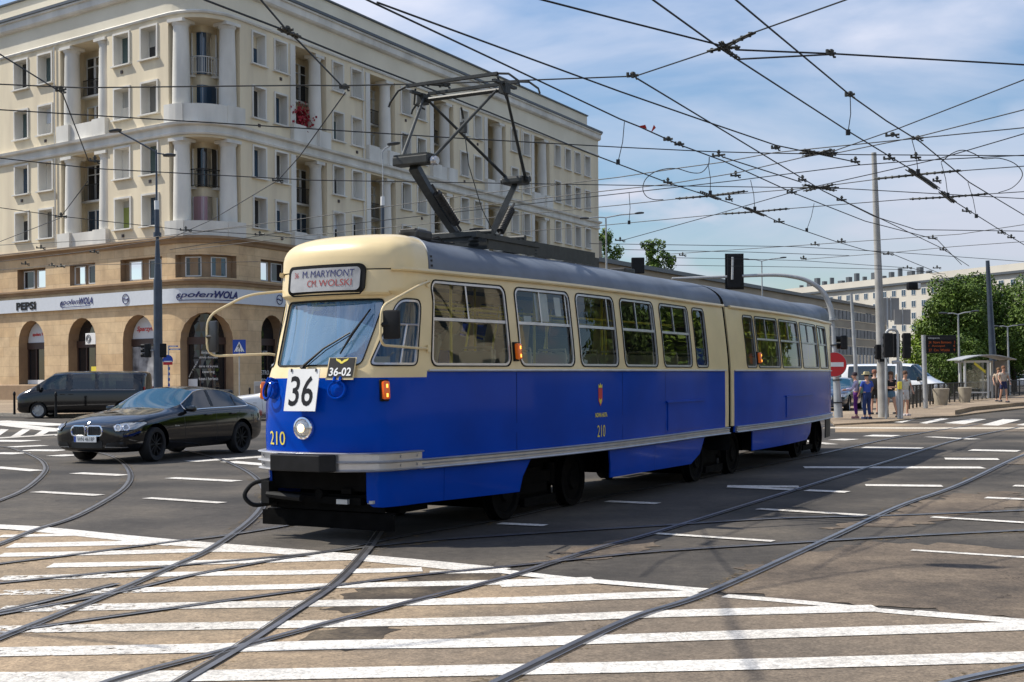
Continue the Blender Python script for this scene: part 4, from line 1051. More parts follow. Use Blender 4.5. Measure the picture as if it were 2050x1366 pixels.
band('cornice',[(0,21.98),(.10,22.0),(.14,22.1),(.06,22.16),(0,22.2)],M['plwhite'])
band('cornice',[(0,23.45),(.20,23.5),(.30,23.6),(.30,23.98),(.42,24.02),(.42,24.12),(-1.1,24.18)],M['plwhite'])
band('roof_gutter',[(.36,24.12),(.50,24.14),(.50,24.30),(.40,24.30),(.36,24.2)],M['zinc'])
band('cornice',[(-1.1,25.86),(-.95,25.88),(-.95,25.97),(-1.3,25.99)],M['zinc'])
band('cornice',[(-1.09,24.65),(-1.0,24.68),(-1.0,24.74),(-1.09,24.77)],M['zinc'])
band('cornice',[(0,15.22),(.14,15.24),(.18,15.34),(.10,15.40),(.10,15.72),(.34,15.78),(.38,15.92),(.30,15.94),(0,15.96)],M['plwhite'])
band('cornice',[(0,9.18),(.10,9.2),(.16,9.34),(.34,9.44),(.34,9.58),(.0,9.62)],M['stone'])
band('cornice',[(0,6.86),(.12,6.88),(.16,7.0),(.30,7.06),(.30,7.16),(0,7.2)],M['stone'])
m=MB()
vsr=[BW(s,24.2,-1.0) for s in(SL,0,LC*.25,LC*.5,LC*.75,LC,SR)]
m.add([(p.x,p.y,24.18) for p in vsr]+[(BW(SR,0,-14).x,BW(SR,0,-14).y,24.18),(BW(SL,0,-14).x,BW(SL,0,-14).y,24.18)],[tuple(range(9))])
m.add([(p.x,p.y,25.9) for p in [BW(s,0,-1.1) for s in(SL,0,LC*.5,LC,SR)]]+[(BW(SR,0,-14).x,BW(SR,0,-14).y,25.9),(BW(SL,0,-14).x,BW(SL,0,-14).y,25.9)],[tuple(range(7))])
m.build('roof',M['zinc'],bld)
m=MB();m.quad(BW(SR,.3,0),BW(SR,.3,-14),BW(SR,25.9,-14),BW(SR,24.1,0));m.quad(BW(SR,24.1,-1.1),BW(SR,24.1,-14),BW(SR,25.9,-14),BW(SR,25.9,-1.1));m.quad(BW(SL,.3,0),BW(SL,.3,-14),BW(SL,24.1,-14),BW(SL,24.1,0));m.build('gable_wall',M['plaster'],bld)
# reveals
def proj_u(s):
    p=BW(s,18,0);return U0+F*(p.x/p.y*_c-(18-CH)/p.y*_s)
def s_at(u,z,d,s0,s1):
    for i in range(60):
        s=(s0+s1)/2;p=BW(s,z,d);x=ray(u,300)[0]
        if p.x/p.y<x:s0=s
        else:s1=s
    return s
# panes
PM=[glass('pane_%s'%n_,(.3,.3,.3),0,1,.01,1.7,c) for n_,c in(('dark',(.012,.014,.018)),('curtain',(.16,.155,.14)),('blue',(.02,.05,.09)),('green',(.22,.26,.05)),('pink',(.42,.26,.30)),('teal',(.05,.09,.09)))]
rnd=random.Random(3)
def hwin(s0,s1,z0,z1,d,nm='window',sur=True,mull=1,pm=None,transom=False):
    m=MB()
    def bx(a,b,c,e,f0,f1): # s range, z range, depth range
        p=[BW(s,z,dd) for dd in(f0,f1) for s,z in((a,c),(b,c),(b,e),(a,e))]
        m.add(p,[(0,1,2,3),(4,7,6,5),(0,4,5,1),(1,5,6,2),(2,6,7,3),(3,7,4,0)])
    if sur:
        w=.11
        bx(s0-w,s0,z0-.02,z1+w,.002,.075);bx(s1,s1+w,z0-.02,z1+w,.002,.075);bx(s0,s1,z1,z1+w,.002,.075)
        bx(s0-.2,s1+.2,z0-.10,z0-.021,-.1,.19)
    if sur:reveal(m,sing(s0,s1,z0,z1),0,d)
    t=.06
    bx(s0,s0+t,z0,z1,d,d+.06);bx(s1-t,s1,z0,z1,d,d+.06);bx(s0+t,s1-t,z0,z0+t,d,d+.06);bx(s0+t,s1-t,z1-t,z1,d,d+.06)
    for k in range(1,mull+1):
        c=s0+(s1-s0)*k/(mull+1);bx(c-.05,c+.05,z0+t,z1-t,d,d+.07)
    if transom:bx(s0+t,s1-t,z1-.62,z1-.56,d,d+.065)
    o=m.build(nm,M['plwhite'] if sur else M['winframe'],bld)
    m=MB();n_=max(1,int((s1-s0)/.6))
    for k in range(n_):
        a=s0+(s1-s0)*k/n_;b=s0+(s1-s0)*(k+1)/n_;m.quad(BW(a,z0,d+.02),BW(b,z0,d+.02),BW(b,z1,d+.02),BW(a,z1,d+.02))
    m.build('pane',pm or rnd.choice([PM[0],PM[0],PM[1],PM[5],PM[2]]),o)
    if sur and rnd.random()<.4:
        zz=z1-(z1-z0)*rnd.choice([.25,.4,.55]);m=MB();m.quad(BW(s0+.08,zz,d+.035),BW(s1-.08,zz,d+.035),BW(s1-.08,z1-.06,d+.035),BW(s0+.08,z1-.06,d+.035));m.build('blind',rnd.choice([M['board'],M['curtainw'],M['plaster']]),o)
    return o
for (s0,s1,z0,z1) in singl:
    pm=None
    if abs(s0+4.58)<.2 and z0<11:pm=PM[3]
    hwin(s0,s1,z0,z1,-.52,'window',True,1,pm)
# loggias: back wall, windows, columns, balustrades
def lathe_at(s,d,prof,n=20,name='column',material=None):
    m=MB();p=BW(s,0,d);m.lathe(prof,n,Matrix.Translation((p.x,p.y,0)));
    z0=prof[0][1];z1=prof[-1][1];r_=prof[-1][0]
    m.box((p.x,p.y,z1+.09),(1.04*2*r_,1.04*2*r_,.18),rz=math.atan2(bpath(s)[1].x,-bpath(s)[1].y))
    return m.build(name,material or M['plwhite'],bld)
for a,b,k in logg:
    for li,(z0,z1) in enumerate(lz):
        c=(a+b)/2
        m=MB();n_=12
        for i in range(n_):
            x0=a+(b-a)*i/n_;x1=a+(b-a)*(i+1)/n_;m.quad(BW(x0,z0,-1.7),BW(x1,z0,-1.7),BW(x1,z1,-1.7),BW(x0,z1,-1.7))
        reveal(m,sing(a,b,z0,z1),0,-1.7);m.build('loggia_wall',M['plaster'],bld)
        hw=2.15 if k==1 else .80
        cc=c if k==1 else (s_at(192,18,-1.64,a-2,b+2) if a>-12 else c+.2) if k==0 else s_at(((proj_u(a)*.76+proj_u(b)*.24)),18,-1.64,a-3,b+3)
        up=(18.95,21.35) if li==0 else (12.55,14.75);lw=(16.9,18.35) if li==0 else (10.5,12.0)
        hwin(cc-hw,cc+hw,up[0],up[1],-1.64,'balcony_door',False,1,PM[2] if k==1 and li==0 else PM[0],k!=1)
        hwin(cc-hw,cc+hw,lw[0],lw[1],-1.64,'loggia_window',False,1,PM[4] if(k==1 and li==1) else PM[2] if k==1 else PM[rnd.choice([0,2,0])])
        m=MB();n_=14  # railing in front of balcony door
        for i in range(n_+1):
            s=cc-hw+2*hw*i/n_;m.cyl(BW(s,up[0]+.05,-1.35),BW(s,up[0]+.95,-1.35),.014,5)
        m.tube([BW(cc-hw+2*hw*i/4,up[0]+.97,-1.35) for i in range(5)],.03,6);m.tube([BW(cc-hw+2*hw*i/4,up[0]+.06,-1.35) for i in range(5)],.02,6)
        m.build('railing',PM and (M['winframe'] if (k==1 and li==0) else M['iron']),bld)
        m=MB();m.add([BW(cc-hw-.2,up[0]-.12,-1.69),BW(cc+hw+.2,up[0]-.12,-1.69),BW(cc+hw+.2,up[0]-.12,-1.25),BW(cc-hw-.2,up[0]-.12,-1.25),BW(cc-hw-.2,up[0],-1.69),BW(cc+hw+.2,up[0],-1.69),BW(cc+hw+.2,up[0],-1.25),BW(cc-hw-.2,up[0],-1.25)],[(0,1,2,3),(4,5,6,7),(2,3,7,6),(0,3,7,4),(1,2,6,5)])
        m.build('balcony_slab',M['plwhite'],bld)
        zb=z0+1.0 if li==0 else z0+.82
        rc=.50 if k<2 else .42
        for s in(a+rc+.1,b-rc-.1) if k<2 else (b-rc-.25,):
            lathe_at(s,-.42,[(rc,zb),(rc*1.02,zb+.1),(rc*.98,zb+1.5),(rc*.86,z1-.42),(rc*.88,z1-.36),(rc*1.0,z1-.30),(rc*1.04,z1-.2)])
        if k==2:
            m=MB();m.add([BW(x,z,dd) for dd in(.06,-.5) for x,z in((a-.12,z0),(a+.38,z0),(a+.38,z1+.0),(a-.12,z1+.0))],[(0,1,2,3),(0,4,5,1),(1,5,6,2),(2,6,7,3),(3,7,4,0)]);m.build('pilaster',M['plwhite'],bld)
        # balustrade: solid white parapet with two pedestals
        N_=10 if k==1 else 1
        for i0,(x0,x1,d0,d1,zt) in enumerate([(a-.1,a+1.15,.28,-.9,zb),(b-1.15,b+.1,.28,-.9,zb),(a+1.15,b-1.15,.10 if k!=1 else .22,-.2,zb-.03)]):
            m=MB();nn=max(1,int(N_*(x1-x0)/(b-a))+ (1 if k==1 else 0))
            for i in range(nn):
                p0=x0+(x1-x0)*i/nn;p1=x0+(x1-x0)*(i+1)/nn
                q=[BW(x,z,dd) for dd in(d0,d1) for x,z in((p0,z0-.05),(p1,z0-.05),(p1,zt),(p0,zt))]
                f=[(0,1,2,3),(7,6,5,4),(3,2,6,7),(0,4,5,1)]
                if i==0:f.append((0,3,7,4))
                if i==nn-1:f.append((1,5,6,2))
                m.add(q,f)
            m.build('balustrade',M['plwhite'],bld)
# window boxes with red flowers on the first right-hand loggia
m=MB();rr=random.Random(5)
for i in range(260):
    p=BW(LC+5.6+rr.gauss(0,.45),17.5+rr.gauss(0,.38),-.0+rr.uniform(-.15,.25));s=.07
    v=Vector((rr.gauss(0,1),rr.gauss(0,1),rr.gauss(0,1))).normalized();w_=v.orthogonal();u_=v.cross(w_)
    m.add([p+w_*s,p+u_*s,p-w_*s,p-u_*s],[(0,1,2,3)])
tag(m.build('flower_box',mat('red_flowers',(.28,.008,.02),.7)),'dense red balcony flowers on the white parapet of a loggia','flowers')
# --- stone base
def arch(c,w,z0,zt,n=10):
    r_=w/2;zs=zt-r_;o=[(c-r_,z0),(c+r_,z0)]
    for k in range(n+1):
        a=PI*k/n;o.append((c+r_*math.cos(a),zs+r_*math.sin(a)))
    return o
def dedupe(p):
    o=[]
    for q in p:
        if not o or math.hypot(q[0]-o[-1][0],q[1]-o[-1][1])>1e-4:o.append(q)
    return o
arches=[(-28,2.9,1.3),(-21,2.9,1.3),(-13.15,2.75,1.34),(-7.95,2.75,.46),(-2.6,2.85,.46),(LC*.5,3.2,.62),(LC+2.55,2.1,.62)]+[(LC+2.55+6*i,2.4,.62) for i in range(1,8)]
rects=[(-29,-26),(-22.5,-19.5),(-14.6,-11.6),(-9.1,-6.6),(-4.2,-.45),(LC*.5-1.9,LC*.5+1.9),(LC+1.5,LC+4.0)]+[(LC+6+6*i,LC+8.8+6*i) for i in range(7)]
hs=[dedupe(arch(c,w,z0,5.32)) for c,w,z0 in arches]+[sing(a,b,7.28,8.55) for a,b in rects]
wall('stone_base',.2,9.52,hs,M['stone'],(1.5,.5,1.5))
for h in hs:
    m=MB();reveal(m,h,0,-.75,.8);m.build('opening_reveal',M['stone'],bld)
band('plinth',[(0,.2),(.10,.2),(.10,1.28),(0,1.34)],M['stone'],SL,-9.5);band('plinth',[(0,.2),(.10,.2),(.10,1.28),(0,1.34)],M['stone'],-6.4,-4.1)
for i,(c,w,z0) in enumerate(arches):
    r_=w/2;pl=dedupe(arch(c,w,z0,5.32))
    V,Fc=panel2d(pl,[],.5)
    o=mesh_obj('shopfront',[BW(x,z,-.72) for x,z in V],Fc,[PM[0],M['dark']][0],bld)
    m=MB()
    def bx(a,b,c_,e,f0,f1):
        n_=4
        for k in range(n_):
            x0=a+(b-a)*k/n_;x1=a+(b-a)*(k+1)/n_;m.add([BW(s,z,dd) for dd in(f0,f1) for s,z in((x0,c_),(x1,c_),(x1,e),(x0,e))],[(0,1,2,3),(4,7,6,5),(0,4,5,1),(1,5,6,2),(2,6,7,3),(3,7,4,0)])
    bx(c-r_,c+r_,3.55,3.95,-.70,-.60)
    if i!=4:
        for q in((-r_+.05,),(-r_*.33,),(r_*.33,),(r_-.05,)):bx(c+q[0]-.04,c+q[0]+.04,z0,3.55,-.70,-.63)
    m.build('shopfront_frame',M['brown'],o)
def onwall(s0,z0,d):return lambda x,y:BW(s0+x,z0+y,d)
def plate(name,s0,s1,z0,z1,d,material,par,n_=3,round_top=None):
    m=MB()
    for k in range(n_):
        x0=s0+(s1-s0)*k/n_;x1=s0+(s1-s0)*(k+1)/n_;m.quad(BW(x0,z0,d),BW(x1,z0,d),BW(x1,z1,d),BW(x0,z1,d))
    return m.build(name,material,par)
def lunette(c,w,zb,material):
    r_=w/2-.06;zs=5.32-w/2;pts=[(c-r_,zb),(c+r_,zb)]+[(c+r_*math.cos(PI*k/12),zs+r_*math.sin(PI*k/12)) for k in range(13)]
    V,Fc=panel2d(dedupe(pts),[],.6);return mesh_obj('lunette_board',[BW(x,z,-.64) for x,z in V],Fc,material,bld)
lb=lunette(-13.15,2.75,3.96,M['board']);lettering('shop_sign','społem WOLA',onwall(-13.0,4.45,-.62),1.9,.28,M['signred'],lb,bold=.03)
lb=lunette(-2.6,2.85,3.96,M['board']);lettering('shop_sign','Sparzymy',onwall(-2.6,4.5,-.62),1.9,.36,M['signred'],lb,shear=.3,bold=.02)
plate('street_poster',-3.95,-1.25,.9,3.5,-.62,mat('grey_photo_print',(.42,.43,.45),.6,rgb2=(.06,.06,.07),nscale=1.6,detail=8),bld)
plate('yellow_notice',-7.9,-7.2,1.6,2.4,-.60,M['yellow'],bld,1);o=plate('paper_notice',-7.0,-6.62,1.1,2.75,-.58,M['white'],bld,1)
plate('window_sill_board',-14.4,-11.9,1.36,1.62,-.55,M['white'],bld,1)
for t_,z_,w_,x_ in(('śniadania',3.10,1.15,0),('obiady domowe',2.80,1.5,0),('dania na wynos',2.30,1.55,0),('catering',1.98,1.0,0),('kawa i herbata',1.62,1.55,0)):
    lettering('window_lettering',t_,onwall(LC*.5+.15+x_,z_,-.60),w_,.17,M['white'],bld)
lettering('window_lettering','BISTRO',lambda x,y:BW(LC*.5-1.1+x*.75-y*.4,2.15+x*.9+y*.6,-.60),.95,.12,M['white'],bld)
for t_,z_,w_ in(('CAFE',3.1,.7),('BISTRO',1.95,1.0),('BEDE',1.45,.9)):lettering('window_lettering',t_,onwall(LC+2.5,z_,-.60),w_,.26,M['white'],bld)
plate('window_panel',LC*.5-1.5,LC*.5-.75,.65,1.6,-.6,M['board'],bld)
# stone-level windows, two or three lights each
for a,b in rects:
    c=(a+b)/2;w_=.56;gp_=.88 if b-a>3.2 else .72
    m=MB();n_=8
    for k in range(n_):
        x0=a+(b-a)*k/n_;x1=a+(b-a)*(k+1)/n_;m.quad(BW(x0,7.28,-.40),BW(x1,7.28,-.40),BW(x1,8.55,-.40),BW(x0,8.55,-.40))
    m.build('window_niche',M['stone'],bld)
    for sgn in(-1,1):
        hwin(c+sgn*gp_-w_,c+sgn*gp_+w_,7.34,8.45,-.385,'paired_window',False,0,rnd.choice([PM[0],PM[2],PM[0],PM[3]]) if sgn>0 else PM[0])
# sign board with lettering
sbn=band('fascia_board',[(.02,5.84),(.20,5.84),(.20,6.66),(.02,6.66)],M['board'])
lettering('fascia_lettering','PEPSI',onwall(-13.35,6.22,.23),2.1,.5,M['black'],sbn,bold=.05)
def logo(s,w):
    lettering('fascia_lettering','społem',onwall(s-w*.17,6.25,.23),w*.62,.42,M['navy'],sbn,shear=.3,bold=.015)
    lettering('fascia_lettering','WOLA',onwall(s+w*.30,6.30,.23),w*.40,.42,M['navy'],sbn,shear=.3,bold=.04)
    m=MB();
    for k in range(8):
        x0=s-w*.42+w*.84*k/8;x1=s-w*.42+w*.84*(k+1)/8;m.quad(BW(x0,5.97,.23),BW(x1,5.97,.23),BW(x1,6.01,.23),BW(x0,6.01,.23))
    m.build('logo_underline',M['navy'],sbn)
    m=MB();m.tube([BW(s-w*.42+.16*math.cos(a),6.16+.17*math.sin(a),.23) for a in[PI*.5+k*PI/8 for k in range(9)]],.025,5);m.build('logo_loop',M['navy'],sbn)
logo(-8.2,3.3);logo(LC*.5,3.5)
for s in(-3.45,LC+3.0):
    m=MB();m.tube([BW(s+.28*math.cos(a),6.25+.28*math.sin(a),.23) for a in[k*PI/8 for k in range(16)]],.022,5,closed=True);m.tube([BW(s-.22+i*.09,6.25+.04*math.sin(i*1.3),.23) for i in range(6)],.03,5);m.build('round_emblem',M['navy'],sbn)
# air conditioner
p,n_=bpath(-7.35);ac=BW(-7.35,4.05,-.35);m=MB();rzz=math.atan2(n_.x,-n_.y)*-1
rzz=math.atan2((-dL).y,(-dL).x)
m.box(tuple(ac),(1.0,.36,.68),rz=rzz,bev=.02);o=m.build('air_conditioner',M['white']);tag(o,'white air conditioning unit hung in a shop arch of the corner building','air conditioner')
m=MB();Mx=Matrix.Translation(ac)@Matrix.Rotation(rzz,4,'Z')@Matrix.Translation((-.18,-.19,0))@Matrix.Rotation(PI/2,4,'X')
for rr_ in(.10,.17,.24):m.tube([Mx@Vector((rr_*math.cos(a),rr_*math.sin(a),0)) for a in[k*PI/8 for k in range(16)]],.012,5,closed=True)
gr=m.build('fan_grille',M['steel'],o)
# small wall vents under some windows

for i,(s0,s1,z0,z1) in enumerate(singl):
    if (i*5)%3==0 and s0<LC+30:
        p=BW((s0+s1)/2,z0-.42,.03);m=MB();m.box(tuple(p),(.18,.06,.18),rz=math.atan2(bpath(s0)[1].x,-bpath(s0)[1].y)*1.0);m.build('wall_vent',M['brown'],bld)
for s in(-10.4,LC+12.4,LC+36.0):
    m=MB();m.tube([BW(s,9.7,.09),BW(s,15.1,.09)],.05,6);m.tube([BW(s,16.0,.09),BW(s,21.9,.09)],.05,6);m.build('drainpipe',M['plwhite'],bld)
# ================================================================== FAR BUILDINGS
def box_building(root,name,p0,p1,depth,z0,z1,material):
    """p0,p1: front base corners (2d), depth away from the camera"""
    d=(p1-p0).normalized();n=Vector((d.y,-d.x))
    if n.y>0:n=-n
    q=[p0,p1,p1-n*depth,p0-n*depth]
    m=MB();m.add([(p.x,p.y,z0) for p in q]+[(p.x,p.y,z1) for p in q],[(0,1,5,4),(1,2,6,5),(2,3,7,6),(3,0,4,7),(4,5,6,7)])
    return m.build(name,material,root),d,n
def fbox(m,p0,d,n,s0,s1,z0,z1,o0,o1):
    q=[p0+d*s0+n*o0,p0+d*s1+n*o0,p0+d*s1+n*o1,p0+d*s0+n*o1]
    m.add([(p.x,p.y,z0) for p in q]+[(p.x,p.y,z1) for p in q],[(0,1,5,4),(1,2,6,5),(2,3,7,6),(3,0,4,7),(4,5,6,7),(3,2,1,0)])
def at2(u,v,Y):p=P(u,v,Y);return Vector((p.x,p.y))
M['concrete']=mat('panel_concrete',(.40,.33,.24),.85,rgb2=(.33,.27,.20),nscale=.2)
M['panelgrey']=mat('panel_grey',(.30,.29,.27),.8,rgb2=(.22,.21,.2),nscale=.6)
M['blockwhite']=mat('block_plaster',(.58,.54,.46),.85,rgb2=(.5,.46,.39),nscale=.15)
# long low office block behind the tram
ob=empty('office_block',(0,0,0),0,'long low beige office block with rows of square panels behind the tram','building')
a=at2(1150,600,142);b=at2(1775,640,268)
_,d,n=box_building(ob,'wall',a,b,16,0,0,M['concrete']) if 0 else (None,(b-a).normalized(),None)
n=Vector((d.y,-d.x)); n=n if n.y<0 else -n
L_=(b-a).length;zt=14.5
m=MB();fbox(m,a,d,n,0,L_,0,zt,-16,0);m.build('wall',M['concrete'],ob)
m=MB();fbox(m,a,d,n,-.3,L_+.3,zt,zt+.5,-16.3,.5);m.build('roof_edge',M['zinc'],ob)
for r_ in range(4):
    z=1.7+r_*3.25
    m=MB();fbox(m,a,d,n,.5,L_-.5,z,z+1.9,.02,.06);m.build('window_band',PM[0],ob)
    k=int(L_/2.6)
    m=MB()
    for i in range(k):
        fbox(m,a,d,n,.8+i*2.6,2.9+i*2.6,z+.15,z+1.75,.08,.16)
    tag(m.build('panel_row',M['panelgrey'],ob))
m=MB();fbox(m,a,d,n,L_-26,L_,.3,5.2,.1,.4);m.build('glass_ground_floor',PM[2],ob)
m=MB()
for i in range(10):fbox(m,a,d,n,L_-26+i*2.6,L_-25.7+i*2.6,.3,5.2,.4,.5)
m.build('glazing_mullions',M['winframe'],ob)
m=MB();fbox(m,a,d,n,10,13.5,zt+.5,zt+3.2,-6,-3);m.build('roof_hut',M['concrete'],ob)
# white slab block further right
wb=empty('white_apartment_block',(0,0,0),0,'pale many-storey apartment block with small blue windows beyond the trees','building')
a=at2(1560,600,345);b=at2(2075,600,262);d=(b-a).normalized();n=Vector((d.y,-d.x));n=n if n.y<0 else -n;L_=(b-a).length
zt=22.0
m=MB();fbox(m,a,d,n,0,L_,0,zt,-14,0);m.build('wall',M['blockwhite'],wb)
m=MB();fbox(m,a,d,n,-.5,L_+.5,zt,zt+.5,-14.5,.7);m.build('roof_edge',M['zinc'],wb)
m=MB();fbox(m,a,d,n,.5,L_-.5,zt+.5,zt+2.2,-12,-1.5);m.build('attic',M['blockwhite'],wb)
for i in range(16):
    m=MB();s=2+i*3.3;h=1+((i*7)%5)*.35;fbox(m,a,d,n,s,s+.5+((i*3)%4)*.4,zt+2.2,zt+2.2+h,-6,-5);m.build('roof_chimney',M['zinc'],wb)
cnt=0
for r_ in range(6):
    z=zt-2.6-r_*2.7
    for i in range(int(L_/3.4)):
        s=1.4+i*3.4
        if cnt>=95:break
        cnt+=1
        m=MB();fbox(m,a,d,n,s,s+1.5,z,z+1.5,.01,.08);o=m.build('window',M['winframe'],wb)
        m=MB();fbox(m,a,d,n,s+.1,s+.7,z+.1,z+1.4,.09,.10);fbox(m,a,d,n,s+.8,s+1.4,z+.1,z+1.4,.09,.10);m.build('pane',PM[2],o)
# buildings and trees out of frame that the glass and paint reflect
rb=empty('beige_block',(0,0,0),0,'block standing across the street to the right outside the view','building')
a=Vector((48,34));b=Vector((46,-10));d=(b-a).normalized();n=Vector((d.y,-d.x));n=n if n.x<0 else -n
m=MB();fbox(m,a,d,n,0,44,0,15,-12,0);m.build('wall',M['plaster'],rb)  # beige plastered block, unseen, added for its reflection in the tram windows
m=MB()
for r_ in range(4):
    for i in range(11):fbox(m,a,d,n,1.5+i*3.8,3.1+i*3.8,2+r_*3.4,3.8+r_*3.4,.01,.08)
m.build('window_rows',PM[0],rb)
# ================================================================== VEHICLES  (local: +x front, y left, z up)
def car_body(root,st,mats_,axles,wr,crease_rows=(),glass_rows=None,arch_r=None,ws=None,rs=None,side=None,half=.93,vcrease=.25):
    """st: stations [x, [(y,z)*9]]; ws/rs/side : (i0,i1) station spans of windscreen, rear and side glass"""
    bm=bmesh.new();n=9;V=[];cr=bm.edges.layers.float.new('crease_edge');cv=bm.verts.layers.float.new('crease_vert')
    for x,pr in st:
        row=[bm.verts.new((x+(pr[k][2] if len(pr[k])>2 else 0),pr[k][0],pr[k][1])) for k in range(n)]
        rowm=[row[0]]+[bm.verts.new((x+(pr[k][2] if len(pr[k])>2 else 0),-pr[k][0],pr[k][1])) for k in range(1,n-1)]+[row[8]]
        V.append((row,rowm))
    def mi(i,k):
        if ws and ws[0]<=i<ws[1] and k in(6,7):return 1
        if rs and rs[0]<=i<rs[1] and k in(6,7):return 2
        if side:
            for j,(a,b) in enumerate(side):
                if a<=i<b and k==5:return 3+j
        return 0
    for i in range(len(st)-1):
        for k in range(n-1):
            for s_ in(0,1):
                a=V[i][s_];b=V[i+1][s_]
                f=bm.faces.new((a[k],a[k+1],b[k+1],b[k]) if s_==0 else (a[k],b[k],b[k+1],a[k+1]));f.material_index=mi(i,k)
    for V_ in(V[0],V[-1]):
        r0,r1=V_
        for k in range(n-1):
            if k==0:bm.faces.new((r0[0],r0[1],r1[1]))
            elif k==n-2:bm.faces.new((r0[k],r0[k+1],r1[k]))
            else:bm.faces.new((r0[k],r0[k+1],r1[k+1],r1[k]))
    bmesh.ops.recalc_face_normals(bm,faces=bm.faces)
    for e in bm.edges:
        ms={f.material_index for f in e.link_faces}
        if len(ms)>1:
            e[cr]=.95
            for v_ in e.verts:v_[cv]=max(v_[cv],vcrease)
    for i in range(len(st)):
        for s_ in(0,1):
            for k in(2,):
                pass
    me=bpy.data.meshes.new('cage');bm.to_mesh(me);bm.free()
    ob=bpy.data.objects.new('cage',me);col.objects.link(ob)
    for m_ in mats_:me.materials.append(m_)
    md=ob.modifiers.new('s','SUBSURF');md.levels=2;md.render_levels=2
    cut=MB()
    for ax in axles:
        for sy in(1,-1):cut.cyl((ax,sy*(half-.32),wr+.01),(ax,sy*(half+.3),wr+.01),arch_r or wr+.06,28)
    co_=cut.build('cut',None);bo=ob.modifiers.new('b','BOOLEAN');bo.operation='DIFFERENCE';bo.object=co_;bo.solver='FAST'
    dg=bpy.context.evaluated_depsgraph_get();ev=bpy.data.meshes.new_from_object(ob.evaluated_get(dg))
    bpy.data.objects.remove(ob);bpy.data.objects.remove(co_)
    parts={}
    for p in ev.polygons:
        if p.material_index==0: key=('body',0)
        elif p.material_index==1:key=('windscreen',1)
        elif p.material_index==2:key=('rear_window',2)
        else:key=('side_window',p.material_index*10+(1 if p.center.y>0 else 0))
        parts.setdefault(key,[]).append(p)
    out={}
    for key,ps in parts.items():
        ids={};vs=[];fs=[]
        for p in ps:
            f=[]
            for v in p.vertices:
                if v not in ids:ids[v]=len(vs);vs.append(ev.vertices[v].co.copy())
                f.append(ids[v])
            fs.append(f)
        mt=mats_[0] if key[0]=='body' else (mats_[1] if key[0]=='windscreen' else mats_[2])
        o=mesh_obj(key[0],vs,fs,mt,root,True);out[key]=o
        if key[0]=='body':
            s_=o.modifiers.new('e','EDGE_SPLIT');s_.split_angle=R(40)
    bpy.data.meshes.remove(ev)
    return out
def border_tube(objs,root,r_,material,name):
    """tube along the outline of the glass"""
    for o in objs:
        bm=bmesh.new();bm.from_mesh(o.data);es=[e for e in bm.edges if len(e.link_faces)==1]
        if not es:bm.free();continue
        e=es[0];s_=e.verts[0];v=e.verts[1];pts=[s_.co.copy()];used={e}
        while v!=s_:
            pts.append(v.co.copy());nx=[x for x in v.link_edges if x not in used and len(x.link_faces)==1]
            if not nx:break
            used.add(nx[0]);v=nx[0].other_vert(v)
        bm.free()
        m=MB();m.tube(pts,r_,5,closed=True);m.build(name,material,root)
def wheel(root,x,y,r_,w_,rimmat,spokes=10,steer=0):
    s_=1 if y>0 else -1
    T=Matrix.Translation((x,y,r_))@Matrix.Rotation(steer,4,'Z')@Matrix.Rotation(-s_*PI/2,4,'X')
    m=MB();h=w_/2;ri=r_*.72
    m.lathe([(ri,-h),(r_*.93,-h),(r_,-h*.7),(r_,h*.7),(r_*.93,h),(ri,h*.92),(ri,-h)],32,T);t=m.build('wheel',M['tyre'],root)
    m=MB();m.lathe([(ri,h*.9),(ri*.93,h*.75),(ri*.90,-h*.2)],28,T);m.lathe([(.0001,h*.80),(r_*.14,h*.78),(r_*.16,h*.5)],14,T);
    for k in range(spokes):
        a=2*PI*k/spokes;Mx=T@Matrix.Rotation(a,4,'Z');m.box((ri*.52,0,h*.62),(ri*.86,r_*.085,h*.18),Mx,bev=.006)
    m.lathe([(ri*.92,-h*.1),(.0001,-h*.1)],20,T)
    m.build('rim',rimmat,t)
def S9(W,zb,zm,zs,wb,zbelt,wr,z6,w7,z7,z8,wl=.97):
    return [(0,zb),(W*.78,zb),(W*wl,zb+.09),(W,zm),(W*.985,zs),(wb,zbelt),(wr,z6),(w7,z7),(0,z8)]
